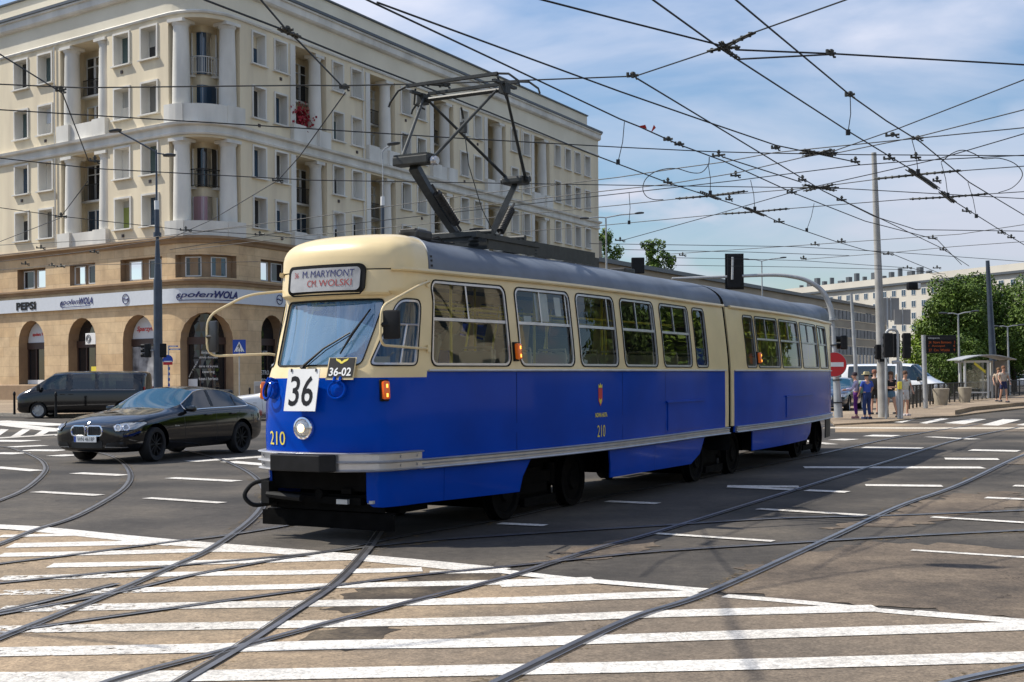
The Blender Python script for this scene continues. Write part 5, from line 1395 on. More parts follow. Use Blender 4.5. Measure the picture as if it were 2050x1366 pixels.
def sedan(root,paint,gl,ws_gl,rim,chrome=True):
    H=[]
    st=[
     (2.43,[(0,.30),(.45,.30),(.62,.36),(.66,.50),(.64,.60),(.58,.66),(.45,.69),(.25,.70),(0,.70)]),
     (2.34,[(0,.21),(.62,.21),(.80,.30),(.83,.50),(.80,.65),(.72,.715),(.55,.755),(.30,.775),(0,.78)]),
     (2.05,S9(.90,.19,.50,.72,.80,.80,.60,.835,.35,.86,.865)),
     (1.78,S9(.925,.19,.52,.80,.83,.865,.62,.905,.36,.93,.935)),
     (1.25,S9(.93,.19,.55,.86,.84,.925,.62,.965,.36,.985,.99)),
     (.88,S9(.93,.18,.55,.89,.845,.955,.70,1.00,.38,1.025,1.035)),
     (.52,S9(.93,.18,.55,.90,.85,.965,.755,1.09,.40,1.145,1.16)),
     (-.02,S9(.93,.18,.55,.91,.855,.98,.655,1.345,.42,1.405,1.42)),
     (-.42,S9(.93,.18,.55,.915,.86,.985,.625,1.395,.42,1.445,1.46)),
     (-.95,S9(.93,.18,.56,.92,.86,.99,.62,1.385,.42,1.435,1.45)),
     (-1.45,S9(.93,.18,.57,.925,.86,1.00,.64,1.285,.42,1.34,1.36)),
     (-1.80,S9(.93,.19,.57,.935,.845,1.01,.69,1.13,.42,1.185,1.205)),
     (-2.08,S9(.91,.20,.57,.94,.80,1.015,.66,1.06,.40,1.085,1.09)),
     (-2.35,[(0,.27),(.66,.27),(.82,.34),(.85,.55),(.82,.90),(.74,.985),(.58,1.02),(.34,1.035),(0,1.04)]),
     (-2.44,[(0,.36),(.55,.36),(.70,.42),(.73,.56),(.70,.80),(.62,.88),(.48,.92),(.28,.93),(0,.93)]),
    ]
    out=car_body(root,st,[paint,ws_gl,gl],(1.50,-1.46),.335,ws=(5,7),rs=(10,12),side=((6,11),),arch_r=.40,half=.93)
    body=out[('body',0)]
    sw=[o for k,o in out.items() if k[0]=='side_window']
    if chrome:border_tube(sw,root,.012,M['chrome'],'chrome_strip')
    for x in(1.50,-1.46):
        for y in(.80,-.80):wheel(root,x,y,.335,.24,rim,10,R(6) if x>0 else 0)
    for s_ in(1,-1):
        m=MB();m.box((.48,s_*.99,1.0),(.13,.20,.13),bev=.05);m.box((.5,s_*.88,.965),(.06,.14,.03));m.build('wing_mirror',paint,root,True)
        for x in(-.20,-1.10):m=MB();m.box((x,s_*.935,.865),(.20,.03,.03),bev=.012);m.build('door_handle',paint,root)
        # headlamp
        D_=Vector((-.75,-.66*s_,0)).normalized();A_=Vector((.66,-.75*s_,0)).normalized();O_=Vector((2.12,s_*.74,.70))-D_*1.0
        hp=rpoly([(-.36,.055),(-.12,-.055),(.26,-.085),(.30,.02),(.08,.075),(-.30,.085)],.02,3)
        hl_=decal('headlight',body,hp,O_,A_,Vector((0,0,1)),D_,M['lens'],root,.008,.04)
        decal('headlight_rim',body,hp,O_,A_,Vector((0,0,1)),D_,M['carplastic'],hl_,.008,.05,.008)
        for a_ in(.20,.06):decal('lamp_ring',body,[(a_+.055*math.cos(t*PI/8),-.02+.055*math.sin(t*PI/8)) for t in range(16)],O_,A_,Vector((0,0,1)),D_,M['chrome'],hl_,.012,.05,.012)
        m=MB();m.box((-2.37,s_*.66,.83),(.10,.30,.13),bev=.03);m.box((-2.24,s_*.80,.84),(.22,.07,.11),bev=.03);m.build('tail_light',M['taillamp'],root)
        # kidney grille
        D_=Vector((-1,0,0));A_=Vector((0,1,0));O_=Vector((3,0,0));g_=[(s_*(.165)+s_*x,.625+z) for x,z in rrect(-.135,-.095,.19,.085,[.04,.06,.07,.04])]
        kg=decal('grille',body,g_,O_,A_,Vector((0,0,1)),D_,M['chrome'],root,.010,.04,.016)
        decal('grille_mesh',body,g_,O_,A_,Vector((0,0,1)),D_,M['carplastic'],kg,.004,.05)
        for k in range(6):x_=s_*(.06+k*.042);decal('grille_bar',body,[(x_-.005,.54),(x_+.005,.54),(x_+.005,.71),(x_-.005,.71)],O_,A_,Vector((0,0,1)),D_,M['steel'],kg,.012,.04)
        ai=decal('air_intake',body,rpoly([(s_*.42,.30),(s_*.80,.30),(s_*.80,.42),(s_*.46,.40)],.02,3),O_,A_,Vector((0,0,1)),D_,M['carplastic'],root,.006,.04)
        decal('intake_strip',body,[(s_*.42,.315),(s_*.80,.315),(s_*.80,.33),(s_*.42,.33)],O_,A_,Vector((0,0,1)),D_,M['silver'],ai,.016,.04)
        Ds=Vector((0,-s_,0));Os=Vector((0,2*s_,0));As=Vector((1,0,0));Bz=Vector((0,0,1))
        for pl in([(.56,.28),(.57,.28),(.62,.93),(.61,.93)],[(-.52,.28),(-.51,.28),(-.49,.95),(-.50,.95)],[(-1.12,.55),(-1.11,.55),(-1.42,.97),(-1.43,.97)],[(-1.1,.28),(-1.09,.28),(-1.10,.56),(-1.11,.56)],[(-1.1,.285),(.56,.285),(.56,.295),(-1.1,.295)]):
            decal('panel_gap',body,pl,Os,As,Bz,Ds,M['carplastic'],body,.0015,.06)
        for pl in([(-.50,.97),(-.40,.97),(-.44,1.36),(-.53,1.36)],[(-1.33,.97),(-1.28,.97),(-1.34,1.36),(-1.39,1.36)]):
            decal('window_pillar',out[('side_window',31 if s_>0 else 30)],pl,Os,As,Bz,Ds,M['carplastic'],root,.004,.06)
        decal('side_badge',body,[(.78,.66),(.94,.665),(.93,.69),(.80,.685)],Os,As,Bz,Ds,M['silver'],root,.006,.05)
    decal('lower_grille',body,rrect(-.36,.30,.36,.44,.03),Vector((3,0,0)),Vector((0,1,0)),Vector((0,0,1)),Vector((-1,0,0)),M['carplastic'],root,.006,.05)
    m=MB();m.box((2.47,0,.47),(.015,.52,.115));pl_=m.build('licence_plate',M['white'],root)
    Tt=lambda x,y:Vector((2.479,x,.47+y))
    lettering('plate_number','WN 4618P',lambda x,y:Tt(x+.02,y),.40,.075,M['black'],pl_)
    m=MB();m.box((2.472,-.235,.47),(.013,.045,.11));m.build('plate_band',M['signblue'],pl_)
    m=MB();m.lathe([(.0001,.006),(.026,.005),(.03,0)],16,Matrix.Translation((2.36,0,.772))@Matrix.Rotation(R(50),4,'Y'));m.build('bonnet_badge',M['silver'],root)
    # cabin
    m=MB();m.box((-.5,0,.55),(2.6,1.5,.5));m.box((.62,0,.92),(.4,1.4,.12));m.build('cabin_floor',M['carplastic'],root)
    for y in(.36,-.36):
        for x in(-.35,-1.25):
            m=MB();m.box((x,y,.86),(.5,.5,.14),bev=.05);m.box((x-.28,y,1.08),(.14,.48,.56),bev=.05);m.box((x-.30,y,1.33 if x>-1 else 1.28),(.09,.24,.16),bev=.04);m.build('seat',M['carplastic'],root)
    m=MB();Tm=Matrix.Translation((.22,.36,.98))@Matrix.Rotation(R(65),4,'Y');m.tube([Tm@Vector((.18*math.cos(a),.18*math.sin(a),0)) for a in[k*PI/10 for k in range(20)]],.014,6,closed=True);m.build('steering_wheel',M['silver'],root)
def van(root,paint,gl,rim,L_=5.0,Hh=1.97,W=.95,windows=True,nose=.9):
    f=L_/2;r=-L_/2;zt=Hh
    def s(x,zs,zb,wb,wr,z6,w7,z7,z8,W_=W):return (x,S9(W_,.20,.55,zs,wb,zb,wr,z6,w7,z7,z8))
    st=[(f,[(0,.32),(.55,.32),(.74,.38),(.78,.60),(.76,.82),(.70,.90),(.55,.95),(.3,.97),(0,.98)]),
     s(f-.12,.92,1.0,.78,.66,1.06,.36,1.08,1.09,W*.95),
     s(f-.45,1.02,1.12,.84,.74,1.20,.40,1.23,1.24),
     s(f-.78,1.08,1.18,.87,.79,1.34,.42,1.40,1.42),
     s(f-1.55,1.10,1.20,.90,.74,zt-.16,.45,zt-.06,zt-.04),
     s(f-2.1,1.10,1.20,.90,.78,zt-.12,.48,zt-.01,zt),
     s(f-2.35,1.10,1.20,.90,.79,zt-.11,.48,zt-.01,zt),
     s(f-3.3,1.10,1.20,.90,.79,zt-.11,.48,zt-.01,zt),
     s(f-3.4,1.10,1.20,.90,.79,zt-.11,.48,zt-.01,zt),
     s(r+.45,1.10,1.20,.90,.79,zt-.11,.48,zt-.01,zt),
     s(r+.12,1.08,1.18,.89,.78,zt-.13,.48,zt-.03,zt-.02,W*.98),
     (r,[(0,.32),(.70,.32),(.86,.40),(.89,.60),(.88,1.05),(.85,1.18),(.74,zt-.22),(.45,zt-.14),(0,zt-.12)])]
    sd=((3,5),(6,7),(8,9)) if windows else ((3,5),)
    ax=(f-.95,r+.90)
    out=car_body(root,st,[paint,gl,gl],ax,.33,ws=(3,4),rs=None,side=sd,arch_r=.39,half=W,vcrease=.8)
    for x in ax:
        for y in(W-.13,-(W-.13)):wheel(root,x,y,.33,.22,rim,9)
    for s_ in(1,-1):
        m=MB();m.box((f-1.0,s_*(W+.10),1.28),(.12,.18,.26),bev=.05);m.box((f-1.0,s_*(W-.02),1.2),(.05,.1,.04));m.build('wing_mirror',M['carplastic'],root,True)
        m=MB();m.box((f-.16,s_*.66,.84),(.26,.26,.20),bev=.06);m.build('headlight',M['lens'],root,True)
        m=MB();m.box((r+.02,s_*.84,1.05),(.06,.08,.5),bev=.02);m.build('tail_light',M['taillamp'],root)
        for x in(f-1.95,f-2.3):m=MB();m.box((x,s_*(W+.0),1.0),(.20,.035,.035),bev=.012);m.build('door_handle',paint if windows else M['carplastic'],root)
        if windows:
            m=MB();m.tube([(f-2.3,s_*(W*.955),1.17),(r+.4,s_*(W*.955),1.17)],.01,5);m.build('window_trim',M['silver'],root)
    m=MB();m.box((f-.02,0,.62),(.06,1.0,.14),bev=.02);m.box((f-.02,0,.40),(.06,1.2,.10),bev=.02);m.build('grille',M['carplastic'],root)
    m=MB();m.box((-.3,0,.5),(3.8,1.5,.4));m.box((f-1.2,0,1.0),(.4,1.4,.2));m.build('cabin_floor',M['carplastic'],root)
    for x in(f-1.9,f-2.9,f-3.9):
        for y in(-.45,.45):m=MB();m.box((x,y,.9),(.5,.5,.16),bev=.04);m.box((x-.26,y,1.25),(.14,.48,.62),bev=.05);m.build('seat',M['carplastic'],root)
def decal(name,body,poly,O_,A_,B_,D_,material,parent,off=.006,res=.05,tube=0,inset_mat=None):
    from mathutils.bvhtree import BVHTree
    bm=bmesh.new();bm.from_mesh(body.data);bv=BVHTree.FromBMesh(bm);bm.free()
    def hit(a,b):
        o=O_+A_*a+B_*b;h=bv.ray_cast(o,D_)
        if h[0] is None:return None
        n=h[1];n=-n if n.dot(D_)>0 else n
        return h[0]+n*off
    if tube:
        pts=[hit(a,b) for a,b in dens(poly,res)];pts=[p for p in pts if p]
        m=MB();m.tube(pts,tube,6,closed=True);return m.build(name,material,parent)
    V,Fc=panel2d(poly,[],res);P_=[hit(a,b) for a,b in V]
    Fc=[f for f in Fc if all(P_[i] is not None for i in f)]
    return mesh_obj(name,[p or Vector() for p in P_],Fc,material,parent,True)
def face(dx,dy):return math.atan2(dy,dx)
# black saloon: front wheels near (305,922) and (170,922), rear near (500,905)
pf=G(302,926);pr=G(497,906)
hd=(Vector((pf.x,pf.y))-Vector((pr.x,pr.y))).normalized();rz=math.atan2(hd.y,hd.x)
nrm=Vector((-hd.y,hd.x))  # left side of car = towards camera
mid_=Vector((pf.x,pf.y))*.5+Vector((pr.x,pr.y))*.5
cen=mid_-nrm*.92+hd*(-.02)
print('saloon wheelbase',(pf-pr).length,'heading',math.degrees(rz),'pos',cen)
sal=empty('saloon_car',(cen.x,cen.y,.004),rz,'black saloon car with kidney grille crossing in front of the tram','car')
wb_=(pf-pr).length
sedan(sal,M['carblack'],M['carglass'],M['carglass2'],M['black'])
# black passenger van behind
vn=G(75,838);vd=Vector((1,.06)).normalized()
rzv=math.atan2(-vd.y,-vd.x)
va=empty('passenger_van',(0,0,0),0,'black passenger van with tinted side windows passing the corner building','van')
van(va,M['carblack'],M['carglass'],M['silver'],L_=5.35)
c=Vector((vn.x,vn.y))+vd*(5.35/2-.95)+Vector((0,.85));va.location=(c.x,c.y,.004);va.rotation_euler=(0,0,rzv)
# light car mostly hidden by the tram
sc=empty('saloon_car',(0,0,0),0,'white car just visible between the black saloon and the tram front','car')
sedan(sc,M['carwhite'],M['carglass'],M['carglass2'],M['silver'],False)
c=P(565,800,50);sc.location=(c.x,c.y,.004);sc.rotation_euler=(0,0,PI)
# dark car behind the no entry sign, white minibus, far cars
dc=empty('saloon_car',(0,0,0),0,'dark blue car with lit headlamp waiting behind the no entry sign','car')
sedan(dc,M['carblue'],M['carglass'],M['carglass2'],M['silver'],False)
c=G(1690,825);dc.location=(c.x,c.y+1.6,.004);dc.rotation_euler=(0,0,R(-115))
m=MB();m.lathe([(.07,0),(.05,.02),(.0001,.03)],12,Matrix.Translation((2.33,-.6,.66))@Matrix.Rotation(PI/2,4,'Y'));m.build('bulb_glow',M['lamplit'],dc)
mb_=empty('white_minibus',(0,0,0),0,'white minibus parked beyond the waiting pedestrians','van')
van(mb_,M['carwhite'],M['carglass'],M['silver'],L_=5.6,Hh=2.15)
c=G(1800,806);mb_.location=(c.x,c.y+1,.004);mb_.rotation_euler=(0,0,R(-38))
for k,(u,v,lab,mt) in enumerate(((2040,778,'white car parked far behind the bus shelter at the right edge','carwhite'),(1890,788,'silver car beyond the planters and the railing','silver'))):
    o=empty('parked_car',(0,0,0),0,lab,'car');sedan(o,M[mt],M['carglass'],M['carglass2'],M['silver'],False)
    c=G(u,v);o.location=(c.x,c.y,.004);o.rotation_euler=(0,0,R(170))
# ================================================================== PEOPLE
def skin_mesh(name,nodes,edges,material,parent,sub=1):
    """nodes: [(x,y,z,r)] ; vertex 0 is the root"""
    me=bpy.data.meshes.new(name);me.from_pydata([n[:3] for n in nodes],edges,[]);o=bpy.data.objects.new(name,me);col.objects.link(o)
    o.modifiers.new('sk','SKIN');
    for i,n_ in enumerate(nodes):
        r_=n_[3];d=me.skin_vertices[0].data[i];d.radius=(r_,r_) if not isinstance(r_,tuple) else r_;d.use_root=(i==0)
    o.modifiers.new('ss','SUBSURF').levels=sub;o.modifiers['ss'].render_levels=sub
    dg=bpy.context.evaluated_depsgraph_get();ev=bpy.data.meshes.new_from_object(o.evaluated_get(dg))
    bpy.data.objects.remove(o);bpy.data.meshes.remove(me)
    ev.materials.clear();ev.materials.append(material);ev.polygons.foreach_set('use_smooth',[True]*len(ev.polygons))
    o=bpy.data.objects.new(name,ev);col.objects.link(o);ev.name=name
    if parent:o.parent=parent
    return o
CL={}
def cloth(c):
    if c not in CL:CL[c]=mat('cloth_%02d'%len(CL),c,.85,noise=.15,nscale=12)
    return CL[c]
def person(loc,rz,label,h=1.7,top=(.5,.5,.5),sleeves=.5,legs=(.02,.03,.1),short=False,hair=(.03,.02,.015),pose=None,hat=None,bag=None,bagl='rucksack',group=None,longhair=False,shoe=(.05,.05,.06),sit=False):
    """facing +y; pose keys la/ra: (elbow,hand) offsets, ll/rl : (knee,ankle)"""
    k=h/1.75*.94 if not sit else h/1.75;rt=empty('person',loc,rz,label,'person',group)
    p=dict(la=((-.27,.02,1.18),(-.25,.16,.98)),ra=((.27,.02,1.18),(.25,.16,.98)),ll=((-.10,.03,.50),(-.11,-.02,.09)),rl=((.10,.03,.50),(.11,-.02,.09)),head=(0,.03,1.60),chest=(0,0,1.30))
    p.update(pose or {})
    N=[];E_=[]
    def nd(q,r_,pr=None):
        N.append((q[0]*k,q[1]*k,q[2]*k,(r_[0]*k,r_[1]*k) if isinstance(r_,tuple) else r_*k));i=len(N)-1
        if pr is not None:E_.append((pr,i))
        return i
    ch=p['chest'];hip=(0,0,.95) if not sit else (0,0,.12+.8)
    root_=nd(hip,(.15,.115));sp=nd(((hip[0]+ch[0])/2,(hip[1]+ch[1])/2,1.12),(.135,.10),root_);c=nd(ch,(.16,.11),sp);nk=nd((ch[0],ch[1]+.0,1.45),.058,c)
    hd=p['head'];nd((ch[0]*.3+hd[0]*.7,ch[1]*.3+hd[1]*.7,1.52),.058,nk);h1=nd((hd[0],hd[1],hd[2]-.03),(.078,.088),len(N)-1);nd((hd[0],hd[1]-.005,hd[2]+.06),(.080,.095),h1);nd((hd[0],hd[1]-.01,hd[2]+.13),(.05,.06),len(N)-1)
    arms={};lg={}
    for s_,key in((-1,'la'),(1,'ra')):
        sh=nd((s_*.19+ch[0],ch[1],1.40),.058,c);e=nd(p[key][0],.042,sh);w_=nd(p[key][1],.028,e)
        d=(Vector(p[key][1])-Vector(p[key][0])).normalized();pm=Vector(p[key][1])+d*.07;pi_=nd(tuple(pm),(.036,.018),w_)
        side=d.cross(Vector((0,0,1)));side=side.normalized() if side.length>.1 else Vector((1,0,0))
        for j,off in enumerate((-.027,-.009,.009,.027)):
            q=pm+d*.035+side*off;f1=nd(tuple(q),.009,pi_);q2=q+d*(.05-.008*abs(j-1))+Vector((0,0,-.012));nd(tuple(q2),.007,f1)
        t1=pm-d*.03+side*.04;f1=nd(tuple(t1),.010,pi_);nd(tuple(t1+d*.03+side*.012),.008,f1)
        arms[key]=((s_*.19+ch[0],ch[1],1.40),p[key][0],p[key][1])
    for s_,key in((-1,'ll'),(1,'rl')):
        hp=nd((s_*.09,0,.88) if not sit else (s_*.09,.05,.90),.088,root_);kn=nd(p[key][0],.055,hp);a=nd(p[key][1],.036,kn)
        an=Vector(p[key][1]);nd((an.x,an.y-.04,an.z-.05),.035,a);nd((an.x+s_*.02,an.y+.13,an.z-.055),(.038,.028),a)
        lg[key]=((s_*.09,0,.88) if not sit else (s_*.09,.05,.90),p[key][0],p[key][1])
    body=skin_mesh('body',N,E_,M['skin'],rt)
    def garment(name,segs,colr):
        n=[];e=[]
        for seg in segs:
            pr=None
            for q,r_,link in seg:
                n.append((q[0]*k,q[1]*k,q[2]*k,(r_[0]*k,r_[1]*k) if isinstance(r_,tuple) else r_*k));i=len(n)-1
                if link=='prev':e.append((i-1,i))
                elif link is not None:e.append((link,i))
        return skin_mesh(name,n,e,cloth(colr),rt)
    segs=[[((hip[0],hip[1],hip[2]+.0),(.180,.145),None),(((ch[0])/2,(ch[1])/2,1.12),(.155,.118),'prev'),(ch,(.18,.13),'prev'),((ch[0],ch[1],1.42),(.08,.07),'prev')]]
    for key in('la','ra'):
        a=arms[key];A_=Vector(a[0]);B_=Vector(a[1]);C_=Vector(a[2])
        sg=[(tuple(A_),.072,2)]
        if sleeves<=1:sg.append((tuple(A_.lerp(B_,max(.3,sleeves))),.062,'prev'))
        else:sg+= [(tuple(B_),.055,'prev'),(tuple(B_.lerp(C_,sleeves-1)),.043,'prev')]
        segs.append(sg)
    garment('top',segs,top)
    segs=[[((hip[0],hip[1],hip[2]+.16),(.158,.125),None),((hip[0],hip[1]+ (.0),hip[2]-.05),(.165,.13),'prev')]]
    for key in('ll','rl'):
        a=lg[key];A_=Vector(a[0]);B_=Vector(a[1]);C_=Vector(a[2])
        sg=[(tuple(A_+Vector((0,0,-.03))),.10,1)]
        if short:sg.append((tuple(A_.lerp(B_,.75 if short is True else short)),.088,'prev'))
        else:sg+=[(tuple(B_),.075,'prev'),(tuple(B_.lerp(C_,.9)),.062,'prev')]
        segs.append(sg)
    garment('shorts' if short else 'trousers',segs,legs)
    for key in('ll','rl'):
        a=Vector(lg[key][2])*k;m=MB();m.box((a.x,a.y+.05*k,a.z-.045),(.095,.27,.085),bev=.035);m.build('shoe',cloth(shoe),rt,True)
    hc=Vector((hd[0],hd[1],hd[2]+.05))*k
    m=MB();pr=[(.094,-.03),(.100,.02),(.092,.07),(.06,.105),(.0001,.115)]
    m.lathe([(a*k,b*k) for a,b in pr],16,Matrix.Translation(hc+Vector((0,-.022*k,.012))))
    if longhair:m.box(tuple(hc+Vector((0,-.075,-.10))),(.16,.07,.24),bev=.03)
    m.build('hair',cloth(hair),rt,True)
    # face
    m=MB();m.box(tuple(hc+Vector((0,.098*k,-.035))),(.022,.035,.04),bev=.008);m.build('nose',M['skin'],rt,True)
    for s_ in(-1,1):m=MB();m.box(tuple(hc+Vector((s_*.034,.088*k,-.005))),(.026,.012,.012),bev=.004);m.build('eye',M['black'],rt)
    m=MB();m.box(tuple(hc+Vector((0,.088*k,-.078))),(.045,.012,.010),bev=.004);m.build('mouth',cloth((.3,.08,.07)),rt)
    if hat:
        m=MB();m.lathe([(.17,-.0),(.165,.012),(.105,.022),(.098,.09),(.06,.11),(.0001,.112)],20,Matrix.Translation(hc+Vector((0,-.01,.035))));m.build('hat',cloth(hat),rt,True)
    if bag:
        m=MB();m.box((0,-.20*k,1.20*k),(.30,.16,.42),bev=.06);m.build('strap_pad',cloth(bag),rt,True) if 0 else None
        o=m.build('rucksack',cloth(bag),None,True);o.location=loc;o.rotation_euler=(0,0,rz);tag(o,bagl,'rucksack')
    return rt
def standat(u,v,z=.06):g_=G(u,v,z);return (g_.x,g_.y,z)
person(standat(1714,838),R(75),'person in lavender top and purple trousers holding hands forward at the crossing',1.68,(.50,.46,.62),1.9,(.10,.012,.16),pose=dict(la=((-.24,.14,1.12),(-.16,.38,1.08)),ra=((.24,.14,1.12),(.16,.40,1.10)),head=(0,.06,1.60)),hair=(.03,.02,.03),bag=(.16,.30,.22),bagl='teal rucksack on the back of the person in purple trousers',shoe=(.4,.2,.2))
person(standat(1736,839),R(20),'person in straw hat, bright blue shirt and dark blue trousers',1.66,(.04,.09,.42),.9,(.015,.035,.13),hat=(.62,.52,.28),shoe=(.02,.03,.08))
person(standat(1751,830),R(-30),'person in black clothes standing behind the concrete pole',1.78,(.015,.014,.014),.6,(.02,.02,.02),short=True,hair=(.25,.10,.06),bag=(.02,.02,.02),bagl='black rucksack on the person behind the concrete mast')
person(standat(1784,836),R(150),'person with long hair, black vest and denim shorts with arms folded',1.70,(.02,.018,.018),.3,(.10,.19,.28),short=.42,hair=(.12,.06,.03),longhair=True,pose=dict(la=((-.26,.05,1.15),(-.02,.20,1.16)),ra=((.26,.05,1.15),(.02,.22,1.12)),ll=((-.15,.03,.50),(-.24,-.02,.09)),rl=((.12,.03,.50),(.20,.0,.09))))
person(standat(1812,833),R(200),'person in white T-shirt and white shorts standing beside the signal post',1.72,(.66,.64,.56),.6,(.60,.60,.60),short=True,hair=(.10,.05,.03),shoe=(.6,.55,.55))
person(standat(1798,829),R(120),'person in pale yellow top partly hidden behind the others',1.60,(.55,.42,.18),.6,(.4,.4,.42),hair=(.3,.22,.12))
person(standat(2009,806,.22),R(190),'person with black rucksack and navy shorts walking past the bus shelter',1.78,(.50,.42,.34),.6,(.02,.025,.09),short=True,hair=(.22,.10,.05),bag=(.018,.014,.02),bagl='black rucksack on the person walking past the shelter',pose=dict(ll=((-.10,.10,.52),(-.11,.12,.09)),rl=((.10,-.02,.52),(.11,-.16,.12))))
person(standat(1999,804,.22),R(170),'person in sand coloured top standing in front of the shelter wall',1.70,(.48,.38,.28),.6,(.10,.08,.07),hair=(.2,.11,.05))
# driver seated in the cab
dp=T1(.98,-.05,0);drv=person((dp.x,dp.y,.45),PI-TH1,'tram driver in blue shirt seated behind the windscreen',1.7,(.05,.16,.42),.7,(.02,.02,.04),sit=True,hair=(.05,.04,.035),
   pose=dict(la=((-.30,.12,1.16),(-.12,.34,1.18)),ra=((.30,.12,1.16),(.10,.34,1.20)),ll=((-.12,.46,.88),(-.12,.44,.50)),rl=((.12,.46,.88),(.12,.44,.50))))
# passengers

_r=Matrix.Rotation(rz,4,'Z')
q=cen.to_3d()+(_r@Vector((-.30,.36,0)))
person((q.x,q.y,-.40),rz-PI/2,'driver in dark top behind the windscreen of the black saloon',1.62,(.05,.05,.06),.8,(.02,.02,.03),sit=True,pose=dict(la=((-.27,.16,1.08),(-.14,.40,1.10)),ra=((.27,.16,1.08),(.14,.40,1.10)),ll=((-.12,.42,.88),(-.12,.52,.74)),rl=((.12,.42,.88),(.12,.52,.74))))
# ================================================================== TREES
def tree(loc,h,cw,label,leafm='leaf',n=9000,ls=.30,seed=1,trunk=.25,cb=.22,kind='broadleaf_tree',squash=1.0,group=None,clumps=46):
    if ls<=.31:n=int(n*1.7);ls*=.74
    r_=random.Random(seed);rt=empty(kind,loc,r_.uniform(0,6),label,'tree',group)
    cz=h*(cb+(1-cb)/2);ch=h*(1-cb)/2
    m=MB();tr=[(0,0,0)]
    for i in range(1,7):tr.append((r_.gauss(0,.05*h/10*i*.4),r_.gauss(0,.05*h/10*i*.4),h*.8*i/6))
    m.tube(tr,[trunk*(1-.13*i) for i in range(7)],9)
    C=[]
    for i in range(clumps):
        while True:
            x,y,z=r_.uniform(-1,1),r_.uniform(-1,1),r_.uniform(-1,1);q=x*x+y*y+z*z
            if .12<q<1:break
        k=.78+.22*r_.random();w_=1-.25*max(0,z)
        C.append((Vector((x*cw/2*k*w_,y*cw/2*k*w_,cz+z*ch*.9)),r_.uniform(.13,.27)*cw*.5+.25))
    for c,_ in C[:16]:
        b_=Vector(tr[min(6,max(1,int((c.z-ch*.5)/(h*.8)*6)))]);mid=b_.lerp(c,.5)+Vector((0,0,-.15));m.tube([b_,mid,c],[trunk*.34,trunk*.2,trunk*.06],5)
    m.build('trunk',M['bark'],rt)
    vs=[];fs=[]
    for i in range(n):
        c,rad=r_.choice(C);d=Vector((r_.gauss(0,1),r_.gauss(0,1),r_.gauss(0,.8)));d.normalize();p=c+d*rad*(.55+.55*r_.random()**.5)
        v=(d+Vector((r_.gauss(0,.7),r_.gauss(0,.7),r_.gauss(.3,.7)))).normalized();a=v.orthogonal().normalized();b_=v.cross(a);s=ls*r_.uniform(.5,1.1)
        t=r_.uniform(0,PI);a2=a*math.cos(t)+b_*math.sin(t);b2=v.cross(a2);k=len(vs)
        vs+=[p+a2*s*.6,p+b2*s*.33,p-a2*s*.6,p-b2*s*.33];fs.append((k,k+1,k+2,k+3))
    mesh_obj('crown',vs,fs,M[leafm],rt);return rt
def tpos(u,Y):p=P(u,700,Y);return (p.x,p.y,0)
tree(tpos(1908,98),9.6,5.8,'tall dense dark green tree left of the dark catenary pole','leaf',15000,.30,3,cb=.1,clumps=60)
tree(tpos(1955,104),10.2,6.2,'tall dark green tree directly behind the dark catenary pole','leaf',12000,.30,4,cb=.1,clumps=55)
tree(tpos(2030,104),9.3,7.0,'broad dark green tree at the right edge behind the shelter','leaf',13000,.30,5,cb=.08,clumps=60)
tree(tpos(2090,98),9.0,6.0,'dark green tree partly cut by the right edge of the view','leaf',8000,.30,6,cb=.08)
tree(tpos(1856,100),6.0,3.6,'small bright lime green tree behind the departure display','leaf2',6000,.26,7,cb=.1,trunk=.12)
tree(tpos(1885,90),4.0,3.4,'low dark bush under the departure display','leaf',5000,.24,8,cb=.0,trunk=.1)
tree(tpos(1920,92),4.3,3.6,'low dark bush left of the bus shelter','leaf',5000,.24,9,cb=.0,trunk=.1)
0 and tree(tpos(1775,112),4.0,3.4,'small bright bush seen between the signal heads','leaf2',3500,.24,10,cb=.0,trunk=.1)
tree(tpos(1216,175),22.6,6.0,'tree top rising behind the office block beside the corner building','leaf',6000,.42,11,cb=.3)
tree(tpos(1297,172),20.6,3.4,'slim tree top rising behind the office block roof','leaf',4000,.4,12,cb=.3)
tree(tpos(1323,172),20.9,4.6,'rounder tree top right of the slim one behind the office block','leaf',4500,.4,13,cb=.3)
0 and tree(tpos(1740,150),5.5,4.0,'low tree in front of the office block ground floor','leaf2',3500,.3,15,cb=.05,trunk=.12)
# street trees out of the view to the right, which the tram windows mirror
for k,(x,y,h_) in enumerate(((27,37,10),(33,41,12),(39,46,11),(31,50,12),(45,52,13),(38,56,12),(50,60,12))):
    tree((x,y,0),h_*.93,8.0,'broad street tree right of the view','leaf2' if k%2 else 'leaf',5500,.5,20+k,cb=.12,group='street trees right of the view')
